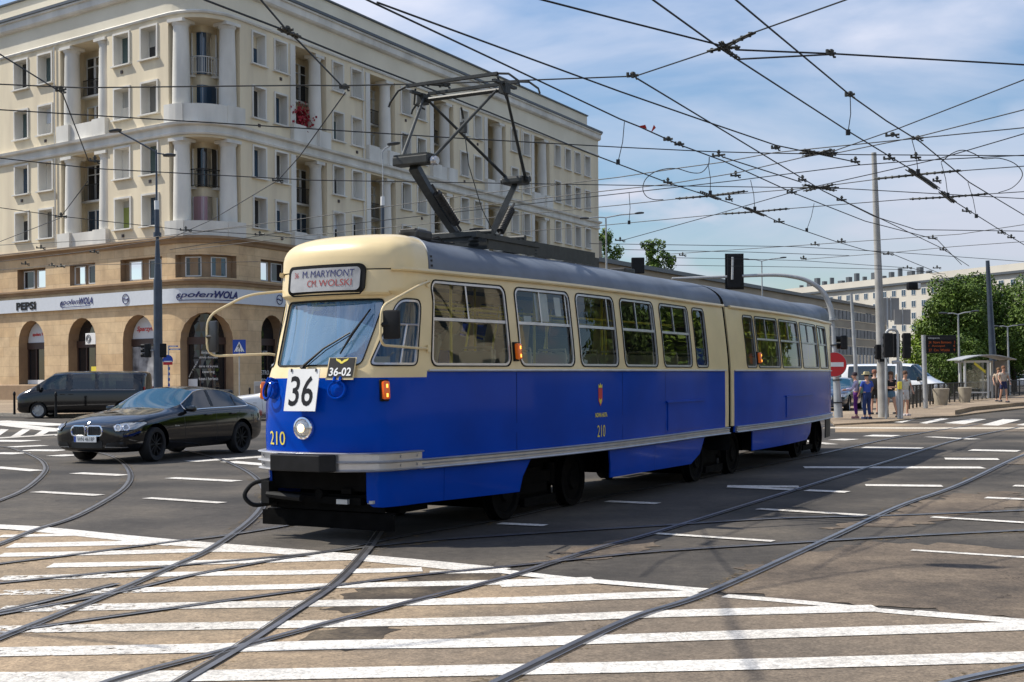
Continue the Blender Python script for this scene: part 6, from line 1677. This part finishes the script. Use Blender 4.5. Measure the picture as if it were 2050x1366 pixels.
# ================================================================== STREET FURNITURE
def W3(u,v,Y):return P(u,v,Y)
def pole(m,u0,v0,u1,v1,Y,r0,r1,z0=None,n=14):
    a=W3(u0,v0,Y);b=W3(u1,v1,Y)
    if z0 is not None:
        t=(z0-b.z)/(a.z-b.z) if a.z!=b.z else 1;a=b+(a-b)*t
    m.cyl(a,b,r0,n,r1);return a,b
def lamp_head(m,c,d,L_=.65,w_=.16):
    """flat oval head"""
    d=Vector(d).normalized();T=Matrix.Translation(c)@d.to_track_quat('X','Z').to_matrix().to_4x4()
    vs=[];m.add([T@Vector((L_/2*math.cos(a)*1.0,w_*math.sin(a),z)) for z,s in((.03,1),) for a in[k*PI/8 for k in range(16)]]+[T@Vector((L_/2*math.cos(a)*.9,w_*.85*math.sin(a),-.05)) for a in[k*PI/8 for k in range(16)]]+[T@Vector((L_/2*.5*math.cos(a),w_*.5*math.sin(a),.07)) for a in[k*PI/8 for k in range(16)]],
          [tuple(range(16,32))[::-1],tuple(range(32,48))]+[(i,(i+1)%16,16+(i+1)%16,16+i) for i in range(16)]+[(i,32+i,32+(i+1)%16,(i+1)%16) for i in range(16)])
# --- left twin lamp mast with traffic signals
Y=52.5
L1=empty('street_lamp',(0,0,0),0,'dark grey mast with two lamp heads at different heights beside the black van','street lamp')
m=MB();base=W3(317,840,Y);base.z=.12;top=W3(313,318,Y)
m.cyl(base,W3(316,560,Y),.19,16,.17);m.cyl(W3(316,560,Y),W3(315,470,Y),.15,16,.06);m.cyl(W3(315,470,Y),W3(314,420,Y),.10,14,.09);m.cyl(W3(315,475,Y),W3(315,466,Y),.16,16);m.build('mast',M['pole'],L1)
m=MB();m.cyl(W3(314,420,Y),W3(313.5,402,Y),.095,12);m.build('white_collar',M['white'],L1)
m=MB();m.cyl(W3(313.5,402,Y),W3(313,300,Y),.045,10,.035);m.tube([W3(313,312,Y),W3(311,304,Y),W3(272,282,Y),W3(238,264,Y)],.03,8);m.tube([W3(313,307,Y),W3(328,309,Y)],.028,8);m.build('lamp_arm',M['pole'],L1)
for u,v,d in((231,262,(-1,0,-.12)),(339,311,(1,0,.02))):m=MB();lamp_head(m,W3(u,v,Y),d,.55,.17);m.build('lamp_head',M['lamphead'],L1)
def signal(u,v0,v1,Y,label,w_px=None,depth=.35,rz=0,n=3,backplate=False,mount=None):
    """three-aspect signal head seen from behind or side"""
    a=W3(u,v0,Y);b=W3(u,v1,Y);h=(a-b).length;w_=(w_px*Y/F) if w_px else .34;c=(a+b)/2
    o=empty('traffic_signal',tuple(c),rz,label,'traffic signal')
    m=MB();m.box((0,0,0),(w_,.22,h),bev=.04);m.build('signal_body',M['black'],o)
    for i in range(n):
        z=h/2-h*(i+.5)/n;m=MB();T=Matrix.Translation((0,.12,z))@Matrix.Rotation(-PI/2,4,'X');rr=min(w_*.38,h/n*.42);m.tube([T@Vector((rr*math.cos(a_),rr*math.sin(a_),0)) for a_ in[PI*1.0+k*PI/8 for k in range(9)]],.012,5)
        m.lathe([(rr,0),(rr*1.02,.16)],12,T);m.build('visor',M['black'],o)
        m=MB();m.lathe([(.0001,.02),(rr*.9,.0)],12,T);m.build('lens',[M['taillamp'],M['orange'],M['carplastic']][min(i,2)] ,o)
    if backplate:
        m=MB();m.box((0,-.02,0),(w_*1.25,.02,h*1.06),bev=.03);m.build('backing_board',M['black'],o)
    if mount:
        m=MB();m.cyl(Vector((0,0,0)),Vector(mount),.03,8);m.build('bracket',M['poleg'],o)
    return o
signal(296,688,716,Y,'black traffic signal facing left on the grey lamp mast by the van',12,rz=R(80),mount=(0,-.35,0))
signal(326,688,716,Y,'black traffic signal on the right flank of the grey lamp mast',14,rz=R(20),mount=(-.2,0,.1))
# street name sign post
sp=empty('street_sign_post',(0,0,0),0,'post with blue street name blades and a small round blue and red sign','sign')
Y2=56;m=MB();m.cyl(W3(338,842,Y2),W3(337,692,Y2),.035,8);m.build('post',M['poleg'],sp)
m=MB()
for k in range(6):m.cyl(W3(338.3,735+k*11,Y2),W3(338.3,741+k*11,Y2),.042,10)
m.build('post_stripe',M['signblue'],sp)
for k,(u0,u1,v) in enumerate(((337,356,693),(338,361,699))):
    m=MB();a=W3(u0,v,Y2);b=W3(u1,v+1,Y2);c=(a+b)/2;m.box(tuple(c),((b-a).length,.03,.06));o=m.build('name_blade',M['signblue'],sp)
    m=MB();m.box((c.x,c.y-.02,c.z),((b-a).length*.7,.01,.03));m.build('blade_line',M['white'],o)
m=MB();c=W3(336,721,Y2-.1);m.lathe([(.0001,.0),(.22,.0),(.22,.02),(.0001,.02)],24,Matrix.Translation(c)@Matrix.Rotation(PI/2,4,'X'));o=m.build('round_plate',M['signblue'],sp)
m=MB();c=W3(336,728,Y2-.14);m.box(tuple(c),(.40,.02,.12));m.build('red_band',M['signred'],o);m=MB();c=W3(336,724,Y2-.16);m.box(tuple(c),(.34,.02,.05));m.build('white_band',M['white'],o)
# pedestrian crossing sign
cs=empty('crossing_sign',(0,0,0),0,'square blue pedestrian crossing sign on a thin post left of the tram','sign')
Y3=60;m=MB();m.cyl(W3(479.5,838,Y3),W3(479,705,Y3),.028,8);m.build('post',M['poleg'],cs)
c=W3(479,695,Y3);m=MB();m.box(tuple(c),(.60,.03,.68),bev=.0);pl_=m.build('sign_plate',M['signblue'],cs)
m=MB();m.add([(c.x-.24,c.y-.02,c.z-.22),(c.x+.24,c.y-.02,c.z-.22),(c.x,c.y-.02,c.z+.25)],[(0,1,2)]);m.build('sign_triangle',M['white'],pl_)
m=MB();F_=lambda x,z:(c.x+x,c.y-.026,c.z+z)
m.add([F_(-.02,.10),F_(.02,.10),F_(.025,.14),F_(-.025,.14)],[(0,1,2,3)]);m.add([F_(-.03,.09),F_(.03,.09),F_(.03,-.03),F_(-.02,-.03)],[(0,1,2,3)]);m.add([F_(-.02,-.03),F_(.0,-.03),F_(-.07,-.16),F_(-.09,-.16)],[(0,1,2,3)]);m.add([F_(.0,-.03),F_(.03,-.03),F_(.09,-.15),F_(.07,-.16)],[(0,1,2,3)]);m.add([F_(-.03,.08),F_(-.09,.0),F_(-.07,-.01),F_(-.01,.06)],[(0,1,2,3)])
for k in range(4):m.add([F_(-.19+k*.11,-.21),F_(-.14+k*.11,-.21),F_(-.13+k*.10,-.175),F_(-.17+k*.10,-.175)],[(0,1,2,3)])
m.build('walking_figure',M['black'],pl_)
# cabinet, bollards
m=MB();c=W3(520,768,62);m.box((c.x,c.y,.75),(.48,.4,1.4),bev=.02);o=m.build('street_cabinet',M['poleg']);tag(o,'grey metal street cabinet against the corner building beside the tram','cabinet')
m=MB();m.box((c.x,c.y-.205,1.0),(.36,.015,.5));m.build('cabinet_door',M['panelgrey'],o)
bol=[]
for k,(u,v,lab) in enumerate(((6,803,'dark bollard at the left edge nearest the building wall'),(29,830,'dark bollard on the pavement kerb at the left edge'),(112,834,'dark bollard on the kerb hidden behind the black van'),(500,812,'dark bollard left of the street cabinet'),(438,838,'dark bollard behind the roof of the black saloon'))):
    g_=G(u,v,.14);m=MB();m.lathe([(.055,0),(.05,.1),(.045,.8),(.06,.84),(.06,.9),(.04,.97),(.0001,1.0)],14);o=m.build('bollard',M['black']);o.location=g_;tag(o,lab,'bollard','bollards along the left pavement')
# --- lamps in the distance
def twin_lamp(u,vt,Y,uh,label,dark=None,h=.09,heads=None,pm='poleg'):
    o=empty('street_lamp',(0,0,0),0,label,'street lamp');m=MB();b=W3(u+4,800,Y);b.z=0;t=W3(u,vt,Y);m.cyl(b,t,h,12,h*.5);m.build('post',M[pm],o)
    for (uu,vv) in uh:
        p=W3(uu,vv,Y);m=MB();mid=(t+p)/2+Vector((0,0,.05));m.tube([t-Vector((0,0,.25)),t,mid,p],h*.42,6);m.build('lamp_arm',M[pm],o);m=MB();d=(p-t);lamp_head(m,p+d.normalized()*.25,(d.x,d.y,d.z*.6),.6,.14);m.build('lamp_head',M['lamphead'],o)
    return o
o=twin_lamp(766,312,62,[],'single lamp on a curved arm in front of the shaded facade',h=.05)
m=MB();m.tube([W3(766,318,62),W3(765,306,62),W3(770,298,62),W3(781,292,62)],.035,6);m.build('lamp_arm',M['poleg'],o);m=MB();lamp_head(m,W3(788,288,62),(1,0,.1),.66,.2);m.build('lamp_head',M['lamphead'],o)
m=MB();m.cyl(W3(766,412,62),W3(766,394,62),.10,12);m.build('white_collar',M['white'],o);m=MB();m.cyl(W3(766,412,62),Vector((W3(767,800,62).x,62,0)),.085,12);m.build('mast',M['pole'],o)
twin_lamp(1213,436,80,[(1178,437),(1272,428)],'pale twin-arm street lamp right of the corner building')
twin_lamp(1525,523,110,[(1500,520),(1562,517)],'pale twin-arm street lamp above the rear tram section')
twin_lamp(1918,630,84,[(1896,628),(1944,625)],'pale twin-arm street lamp in front of the trees left of the shelter')
twin_lamp(2017,655,92,[(2000,654),(2038,652)],'pale twin-arm street lamp right of the bus shelter')
# --- masts on the right
def mast(u0,v0,u1,v1,Y,r0,r1,label,m_='polec',z0=.0,name='catenary_mast'):
    m=MB();a=W3(u0,v0,Y);b=W3(u1,v1,Y);a.z=z0;m.cyl(a,b,r0,18,r1)
    o=m.build(name,M[m_]);tag(o,label,'mast');return o
g_=G(1769,836,.06);o=mast(1769,836,1749.5,306,g_.y,.185,.085,'tall pale concrete mast among the waiting pedestrians')
m=MB();a=W3(1767,722,g_.y);m.cyl(a-Vector((0,0,.05)),a+Vector((0,0,.05)),.19,14);m.build('mast_band',M['black'],o)
mast(1992,790,1977,522,82,.26,.12,'dark blue-grey steel mast rising in front of the trees','pole')
mast(1718,828,1704,588,62,.11,.07,'slim white mast left of the tall concrete mast','poleg')
mast(1779,790,1776,596,75,.06,.05,'thin grey post carrying direction boards','poleg',name='sign_post')
# gantry with curved arm
Yg=G(1678,842).y
ga=empty('signal_gantry',(0,0,0),0,'curved silver gantry arm reaching over the rear of the tram','gantry')
m=MB();b=W3(1679,842,Yg);b.z=.1;t=W3(1667,640,Yg);m.cyl(b,t,.15,16,.06);m.cyl(t-Vector((0,0,.03)),t+Vector((0,0,.04)),.19,16);m.build('post',M['poleg'],ga)
m=MB();m.tube(smooth_path([t,W3(1661,612,Yg),W3(1646,583,Yg),W3(1618,563,Yg),W3(1585,554,Yg),W3(1540,551,Yg),W3(1440,555,Yg),W3(1345,558,Yg)],5),[.10-.0016*i for i in range(36)],12);m.build('arm',M['poleg'],ga)
m=MB();
for v in(690,760,805):m.cyl(W3(1672+ (v-690)*.05,v,Yg),W3(1672+(v-690)*.05,v+2,Yg),.165,14)
m.build('cable_band',M['black'],ga)
signal(1470,510,578,Yg,'large black signal with backing board on the gantry arm, seen from behind',30,backplate=True)
m=MB();m.cyl(W3(1467,515,Yg-.25),W3(1466,560,Yg-.25),.04,8);o=m.build('signal_bracket',M['poleg'],ga)
signal(1277,516,548,62,'small black signal box above the tram roof near the office block',26,n=2)
# no entry sign
ns=empty('no_entry_sign',(0,0,0),0,'round red no entry sign with white bar beside the rear of the tram','sign')
c=W3(1670,730,Yg-.3);m=MB();Tm=Matrix.Translation(c)@Matrix.Rotation(R(-4),4,'Z')@Matrix.Rotation(PI/2,4,'X');m.lathe([(.0001,.0),(.41,.0),(.41,.02),(.0001,.02)],36,Tm);dk=m.build('disc',M['signred'],ns)
m=MB();m.box((0,0,.026),(.62,.15,.01),Tm);m.build('white_bar',M['white'],dk)
m=MB();m.lathe([(.41,.024),(.425,.024),(.425,-.004),(.41,-.004)],36,Tm);m.build('rim',M['poleg'],dk)
# camera / small lamp on gantry
signal(1690,672,700,Yg,'small black signal projecting right of the gantry post',22,n=2,rz=R(70))
Ys=G(1800,838,.06).y-.5
signal(1778,667,716,Ys,'black signal head seen from behind right of the concrete mast',17)
signal(1794,668,716,Ys+.8,'second black signal head beside the concrete mast',13)
signal(1815,667,718,Ys+.3,'tall black signal head right of the paired ones',15,n=4)
signal(1758,690,720,Ys+1.5,'small black signal on the left of the concrete mast',10)
ss=empty('signal_post',(0,0,0),0,'steel tube frame carrying the signals beside the pedestrians','signal post')
m=MB();m.tube(filletpath([W3(1774,838,Ys),W3(1774,660,Ys),W3(1797,660,Ys),W3(1799,838,Ys)],.25),.045,8);m.build('tube_frame',M['poleg'],ss)
m=MB();m.tube(filletpath([W3(1786,726,Ys),W3(1803,724,Ys),W3(1805,838,Ys)],.3),.06,8);m.build('push_button_post',M['poleg'],ss)
c=W3(1801,772,Ys-.1);m=MB();m.box(tuple(c),(.14,.14,.26),bev=.03);o=m.build('push_button_box',M['yellow'],ss,True)
for u0,u1,v0,v1,lab in((1766,1800,597,641,'grey back of a large direction board left of the concrete mast top'),(1790,1823,620,650,'smaller grey board back below the large direction board')):
    m=MB();Yb=75 if v0<600 else 74;a=W3(u0,v0,Yb);b=W3(u1,v1,Yb);c=(a+b)/2;m.box(tuple(c),(b.x-a.x,.06,a.z-b.z));o=m.build('direction_board',M['panelgrey']);tag(o,lab,'sign')
    m=MB();m.box((c.x,c.y-.06,c.z),(.05,.06,(a.z-b.z)*1.15));m.build('board_rib',M['poleg'],o)
m=MB();c=W3(1829,573,60);m.box(tuple(c),(.58,.4,.36),bev=.06);o=m.build('hanging_signal',M['black'],None,True);tag(o,'black signal box hanging on a wire in front of the white block','traffic signal')
m=MB();m.box((c.x+.2,c.y-.21,c.z),(.12,.02,.26));m.build('signal_face',M['white'],o)
# departure display
Yd=G(1853,818,.06).y;dd=empty('departure_display',(0,0,0),0,'tram stop display with orange text on a grey post','display')
m=MB();a=W3(1853,818,Yd);a.z=.06;m.cyl(a,W3(1849,671,Yd),.10,12);m.build('post',M['poleg'],dd)
a=W3(1854,672,Yd);b=W3(1914,707,Yd);c=(a+b)/2;m=MB();m.box(tuple(c),(b.x-a.x,.18,a.z-b.z),bev=.02);cs_=m.build('display_case',M['black'],dd)
m=MB();m.box((c.x,c.y-.095,a.z-.12),(b.x-a.x-.1,.01,.14));m.build('header_panel',M['carplastic'],cs_)
M['led']=mat('led_orange',(.25,.04,.005),.5,emit=(1,.22,.02),es=.1)
lettering('header_text','Okopowa',lambda x,y:Vector((c.x-.35+x,c.y-.105,a.z-.12+y)),.5,.09,M['white'],cs_)
for k,t_ in enumerate(('24  Nowe Bemowo   3','1  Annopol        6','27  Cm. Wolski    9')):
    lettering('display_text',t_,lambda x,y:Vector((c.x+x,c.y-.10,a.z-.30-k*.17+y)),1.15,.11,M['led'],cs_)
# shelter
Ysh=71.0;sh=empty('tram_stop_shelter',(0,0,0),0,'glass tram stop shelter with curved roof and yellow stripe','shelter')
x0=W3(1932,800,Ysh).x;x1=W3(1978,800,Ysh).x;x2=W3(2000,800,Ysh).x;zb=.22;zt_=W3(1950,722,Ysh).z
m=MB()
for x,y in((x0,Ysh),(x1,Ysh),(x2,Ysh+1.0),(x0+.3,Ysh+1.6),(x1+.3,Ysh+1.6)):m.box((x,y,(zb+zt_)/2),(.10,.10,zt_-zb))
for y in(Ysh,Ysh+1.6):
    m.box(((x0+x1)/2,y,zt_-.06),(x1-x0,.09,.12));m.box(((x0+x1)/2,y,zb+.30),(x1-x0,.07,.07))
m.tube([(x0,Ysh,zt_-.05),(x0+.3,Ysh+1.6,zt_-.05)],.03,6);m.tube([(x1,Ysh,zt_-.05),(x2,Ysh+1,zt_-.05),(x1+.3,Ysh+1.6,zt_-.05)],.03,6);m.build('frame',M['winframe'],sh)
for (xa,ya,xb,yb) in((x0,Ysh,x1,Ysh),(x0+.3,Ysh+1.6,x1+.3,Ysh+1.6),(x1,Ysh,x2,Ysh+1.0)):
    m=MB();m.quad((xa,ya,zb+.35),(xb,yb,zb+.35),(xb,yb,zt_-.12),(xa,ya,zt_-.12));m.build('glass_panel',glass('shelter_glass',(.8,.85,.85),.85,1,.02,1.6) if 'shelter_glass' not in bpy.data.materials else bpy.data.materials['shelter_glass'],sh)
m=MB();xs=[W3(1920,714,Ysh).x+ (W3(2028,714,Ysh).x-W3(1920,714,Ysh).x)*i/10 for i in range(11)]
pts=[(x,zt_+.06+.26*math.sin(PI*i/10)) for i,x in enumerate(xs)]
m.prism([(x,z) for x,z in pts]+[(x,z-.05) for x,z in pts[::-1]],lambda x,z,d:Vector((x,d,z)),Ysh-.5,Ysh+2.0);m.build('roof',M['poleg'],sh)
m=MB();m.box(((x0+x1)/2,Ysh+1.2,zb+.5),(x1-x0-.3,.35,.05));m.build('bench',M['poleg'],sh)
m=MB();a=W3(1950,724,Ysh-.05);b=W3(1973,742,Ysh-.05);d=Vector((0,0,.16));m.quad(a,b,b-d,a-d);m.build('yellow_stripe',M['yellow'],sh)
m=MB();xa=W3(2000,735,Ysh+.9);m.box((xa.x+.1,xa.y,1.3),(.7,.08,1.9));m.build('advert_panel',M['panelgrey'],sh)
# planters, railing
for u,v,w_,lab in((1884,811,.80,'tapered concrete planter nearest the departure display'),(1932,806,.70,'tapered concrete planter beside the shelter')):
    g_=G(u,v,.06);m=MB();m.lathe([(w_*.36,0),(w_*.5,.78),(w_*.44,.80),(w_*.42,.70),(.0001,.70)],24);o=m.build('planter',M['planter']);o.location=g_;tag(o,lab,'planter','concrete planters on the stop island')
def railing(pts,lab,h=1.0,n=None):
    o=empty('railing',(0,0,0),0,lab,'railing')
    for a,b in zip(pts,pts[1:]):
        a=Vector((a.x,a.y,.06));b=Vector((b.x,b.y,.06));L_=(b-a).length;k=max(2,int(L_/1.3));m=MB();up=Vector((0,0,1))
        for i in range(k+1):p=a.lerp(b,i/k);m.box((p.x,p.y,.06+h/2),(.07,.05,h))
        m.tube([a+up*h,b+up*h],.028,6);m.tube([a+up*.2,b+up*.2],.02,6);m.build('rail_frame',M['steel'],o)
        m=MB();kk=int(L_/.16)
        for i in range(kk):p=a.lerp(b,(i+.5)/kk);m.cyl(p+up*.2,p+up*h,.009,5)
        m.build('rail_bars',M['steel'],o)
railing([G(1820,822),G(1868,812),G(1990,799)],'dark steel railing between the planters and the shelter')
railing([G(1995,796),G(2120,788)],'dark steel railing right of the shelter by the right edge')
# ================================================================== OVERHEAD WIRES
net=empty('overhead_wire_net',(0,0,0),0,'web of dark tram wires with clamps and crossings strung over the junction','overhead wires')
WZ=5.12
def WP(u,v,z=WZ):
    return G(u,v,z)
def wire(name,pts,r_=.0095,z=WZ):
    m=MB();m.tube([WP(u,v,z) for u,v in pts],r_,5);return m.build(name,M['wire'],net)
def w3(*p):return [(1180+x/2.3563,y/2.3563) for x,y in p]
CW=[
 [(300,-60),(410,0),(583,66),(600,75),(730,128),(909,197),(1067,260),(1180,307),(1337,366),(1417,392),(1515,424),(1560,445),(1674,484),(1732,501),(1787,509),(1880,547)],
 [(640,-45),(735,0),(988,119),(1240,238),(1278,253),(1360,290),(1447,322),(1587,386),(1732,443),(1876,480),(1925,530)],
 [(755,5),(1000,95),(1240,183),(1415,244),(1553,291),(1715,325)],
 [(980,-28),(1085,0),(1240,40),(1426,87),(1465,98)],
 [(1473,100),(1668,108),(2050,130),(2200,138)],[(1477,119),(1668,109)],
 [(1225,-60),(1307,0),(1443,98),(1698,263),(1825,340),(1910,403),(2025,475),(2090,515)],
 [(1410,-55),(1473,0),(1541,57),(1702,191),(1774,242),(1842,284),(1940,365),(2050,431),(2150,480)],
 [(1278,159),(1422,246),(1604,356),(1647,382),(1749,433),(1834,460),(2050,463)],[(1647,382),(1885,497),(1940,533)],[(1451,316),(1604,365)],
 [(460,-80),(522,0),(575,62),(600,85),(684,172)]]
SWR=[
 [(691,186),(600,313),(557,361),(425,440),(340,478)],[(-60,70),(0,109),(125,187),(177,322)],[(175,364),(122,434)],[(120,437),(0,484)],
 [(-80,166),(0,169),(161,176),(620,171),(684,172),(892,167),(1240,154),(1268,153)],[(1277,151),(1424,102),(1507,66),(1693,0),(1800,-42)],
 [(-80,215),(0,220),(620,258),(934,278),(1240,295),(1426,304),(1545,307),(1715,310),(2050,312),(2150,312)],
 [(-80,308),(0,317),(193,338),(620,361),(1240,371),(1604,376),(1693,378),(2050,398),(2150,404)],
 [(-80,406),(0,416),(120,433),(308,454),(372,461),(520,470),(640,482)],
 [(-80,497),(0,491),(300,476),(600,439),(916,394),(1240,355),(1358,337),(1447,325),(1549,306),(1787,282),(2050,256),(2150,247)],
 [(340,500),(600,460),(1240,388),(1470,362),(1715,331),(1834,322),(2050,311)],
 [(380,500),(600,473),(1240,411),(1350,399),(1626,376),(1749,360),(1927,342),(2050,333),(2150,328)],
 [(1000,467),(1180,454),(1477,426),(1579,418),(1817,399),(2050,384),(2150,378)],
 [(1180,488),(1587,494),(1787,505),(2050,524),(2150,530)],[(1333,516),(1490,519),(1604,522),(1825,537),(1893,556)],
 [(1244,482),(1435,429),(1604,380),(1757,346),(1880,318),(2050,268),(2150,240)],[(1341,509),(1626,490),(1923,469),(2050,450)],[(1604,520),(1774,507),(1910,494),(2050,484)],
 [(2150,118),(2050,160),(1800,257),(1660,306),(1604,316),(1477,346),(1337,369),(1180,386),(900,420)],[(2150,190),(2050,220),(1846,272),(1668,308)],
 [(0,524),(160,505),(310,482),(420,462),(520,452)],[(0,541),(104,532),(310,528),(520,524)],[(0,511),(120,498),(310,478)],
 [(1340,531),(1600,535),(1800,540),(1893,549)],[(1250,500),(1500,505),(1700,512)]]
for p in CW:wire('contact_wire',p,.0105)
for p in SWR:wire('span_wire',p,.0085)
for p in([(1358,338),(1335,338),(1310,345),(1292,360),(1287,380),(1295,394),(1310,400),(1328,400)],[(1884,325),(1905,308),(1927,301),(1950,308),(1969,318),(2000,317),(2030,327),(2046,344),(2043,360),(2025,377),(1999,386)],[(1358,338),(1385,346),(1405,345),(1418,330),(1420,315)]):
    m=MB();m.tube(smooth_path([WP(u,v) for u,v in p],4),.008,5);m.build('jumper_cable',M['wire'],net)
def pl_(u,v,w_,h_,d_,ang,z=WZ,name='wire_clamp'):
    p=WP(u,v,z);m=MB();T=Matrix.Translation(p)@Matrix.Rotation(ang,4,'Z')
    m.cyl(T@Vector((-w_/2,0,0)),T@Vector((w_/2,0,.01)),.016,6);m.cyl(T@Vector((0,0,-.02)),T@Vector((0,0,h_)),.02,6);m.lathe([(.03,-.012),(.034,0),(.03,.012)],8,T@Matrix.Translation((0,0,h_*.6)));m.tube([T@Vector((w_*.2,0,0)),T@Vector((w_*.35,0,-.035)),T@Vector((w_*.5,0,-.03))],.013,5);m.cyl(T@Vector((-w_*.45,0,-.01)),T@Vector((-w_*.45,0,.045)),.018,6)
    return m.build(name,M['insul'],net)
rr=random.Random(9)
CLP=w3((205,360),(1140,255),(880,700),(610,735),(690,830),(1005,850),(1190,945),(1430,640),(1550,655),(1255,765),(1540,745),(1640,855),(660,942),(145,1135),(1065,1155),(1190,1140),(440,1205),(1010,1220),(1410,1200),(1620,1125),(1945,1100),(1500,1265),(1640,1265),(1670,1180),(1230,450),(425,683),(372,660),(370,862),(895,1048),(955,910),(1415,750),(1780,998),(1990,1122))+[(122,181),(190,323),(122,434),(556,362),(690,176),(893,171),(372,461),(520,470),(82,497),(189,505),(51,529),(104,532),(122,534),(575,62)]
for i,(u,v) in enumerate(CLP):
    s=.13 if v<200 else .17 if v<420 else .24
    pl_(u,v,s*rr.uniform(.8,1.3),.05 if v<300 else .09,0,rr.uniform(-.5,.5))
# complex crossing pieces
def xing(pts,w_=.05,name='wire_crossing'):
    m=MB();P_=[WP(u,v) for u,v in pts];
    for a,b in zip(P_,P_[1:]):
        d=(b-a).normalized();s=Vector((-d.y,d.x,0))*w_/2
        for sg in(1,-1):m.tube([a+s*sg,b+s*sg],.011,5)
        k=max(2,int((b-a).length/.12))
        for i in range(k):c=a.lerp(b,(i+.5)/k);m.box(tuple(c),(.03,.03,.05))
    return m.build(name,M['insul'],net)
for a in(((1350,845),(1540,825),(1755,805)),((410,938),(570,925),(740,902)),((630,1010),(780,1000),(940,985)),((1510,940),(1700,930),(1880,915)),((1505,800),(1585,850),(1640,890)),((1660,905),(1720,955)),((520,905),(610,940)),((735,980),(825,1018))):xing(w3(*a),.10)
for a in(((560,243),(630,228),(700,190),(775,155)),((620,200),(660,250),(700,275)),((640,225),(710,225))):xing(w3(*a),.04)
for c_ in((1080,722),(1085,886)):
    for dx,dy in((75,14),(70,-16),(90,0)):xing(w3((c_[0]-dx,c_[1]-dy),(c_[0]+dx,c_[1]+dy)),.06)
xing([(560,58),(583,68),(598,74)],.05);xing([(845,168),(893,172)],.03)
# droppers
for (a,b) in [((165,575),(135,765)),((1230,450),(1220,625)),((1520,655),(1550,810)),((560,775),(570,910)),((760,850),(780,985)),((1060,960),(1025,1085)),((1660,770),(1690,920)),((1785,860),(1825,1020)),((187,910),(187,1050))]:
    (u0,v0),(u1,v1)=w3(a,b);A_=WP(u0,v0);B_=P(u1,v1,A_.y);mid=(A_+B_)/2+Vector((.02,0,0));m=MB();m.tube([A_,mid,B_],.006,5);m.box(tuple(B_),(.05,.04,.07));m.build('dropper',M['wire'],net)
# red warning flags
fl_=empty('warning_flags',(0,0,0),0,'two small red flags clipped to a wire above the tram','flag')
for a,b,c_ in(((1278,253),(1292,250),(1295,258)),((1303,266),(1309,250),(1313,256))):
    p=[WP(*q) for q in(a,)]+[P(b[0],b[1],WP(*a).y),P(c_[0],c_[1],WP(*a).y+.05)]
    m=MB();m.add([p[0],p[1],p[2],p[0]+Vector((0,.02,0)),p[1]+Vector((0,.02,0)),p[2]+Vector((0,.02,0))],[(0,1,2),(5,4,3),(0,1,4,3),(1,2,5,4),(2,0,3,5)]);m.build('flag',M['red'],fl_)

# wires and a suspended lamp above the camera whose shadows cross the road
sd=Vector((SUN.x/SUN.z,SUN.y/SUN.z,1))
def over(u,v,z):g_=G(u,v);return g_+sd*z
for pts,r_ in(([(-60,1264),(0,1268),(150,1280),(340,1300)],.022),([(537,1307),(732,1302),(878,1288),(1000,1263),(1113,1249)],.018),([(1440,1178),(1470,1260),(1520,1366)],.018),([(1440,1194),(1560,1172),(1690,1150),(1830,1131)],.014)):
    m=MB();m.tube([over(u,v,7.2) for u,v in pts],r_,6);m.build('feeder_cable',M['wire'],net)
a=over(1850,1132,7.2);b=over(2005,1138,7.2);o=empty('suspended_lamp',(0,0,0),0,'flat street lamp hung over the crossing above the view','street lamp')
m=MB();lamp_head(m,(a+b)/2,b-a,(b-a).length,.13);m.build('lamp_head',M['lamphead'],o);m=MB();m.cyl((a+b)/2,(a+b)/2+Vector((0,0,.5)),.02,8);m.build('hanger',M['steel'],o)
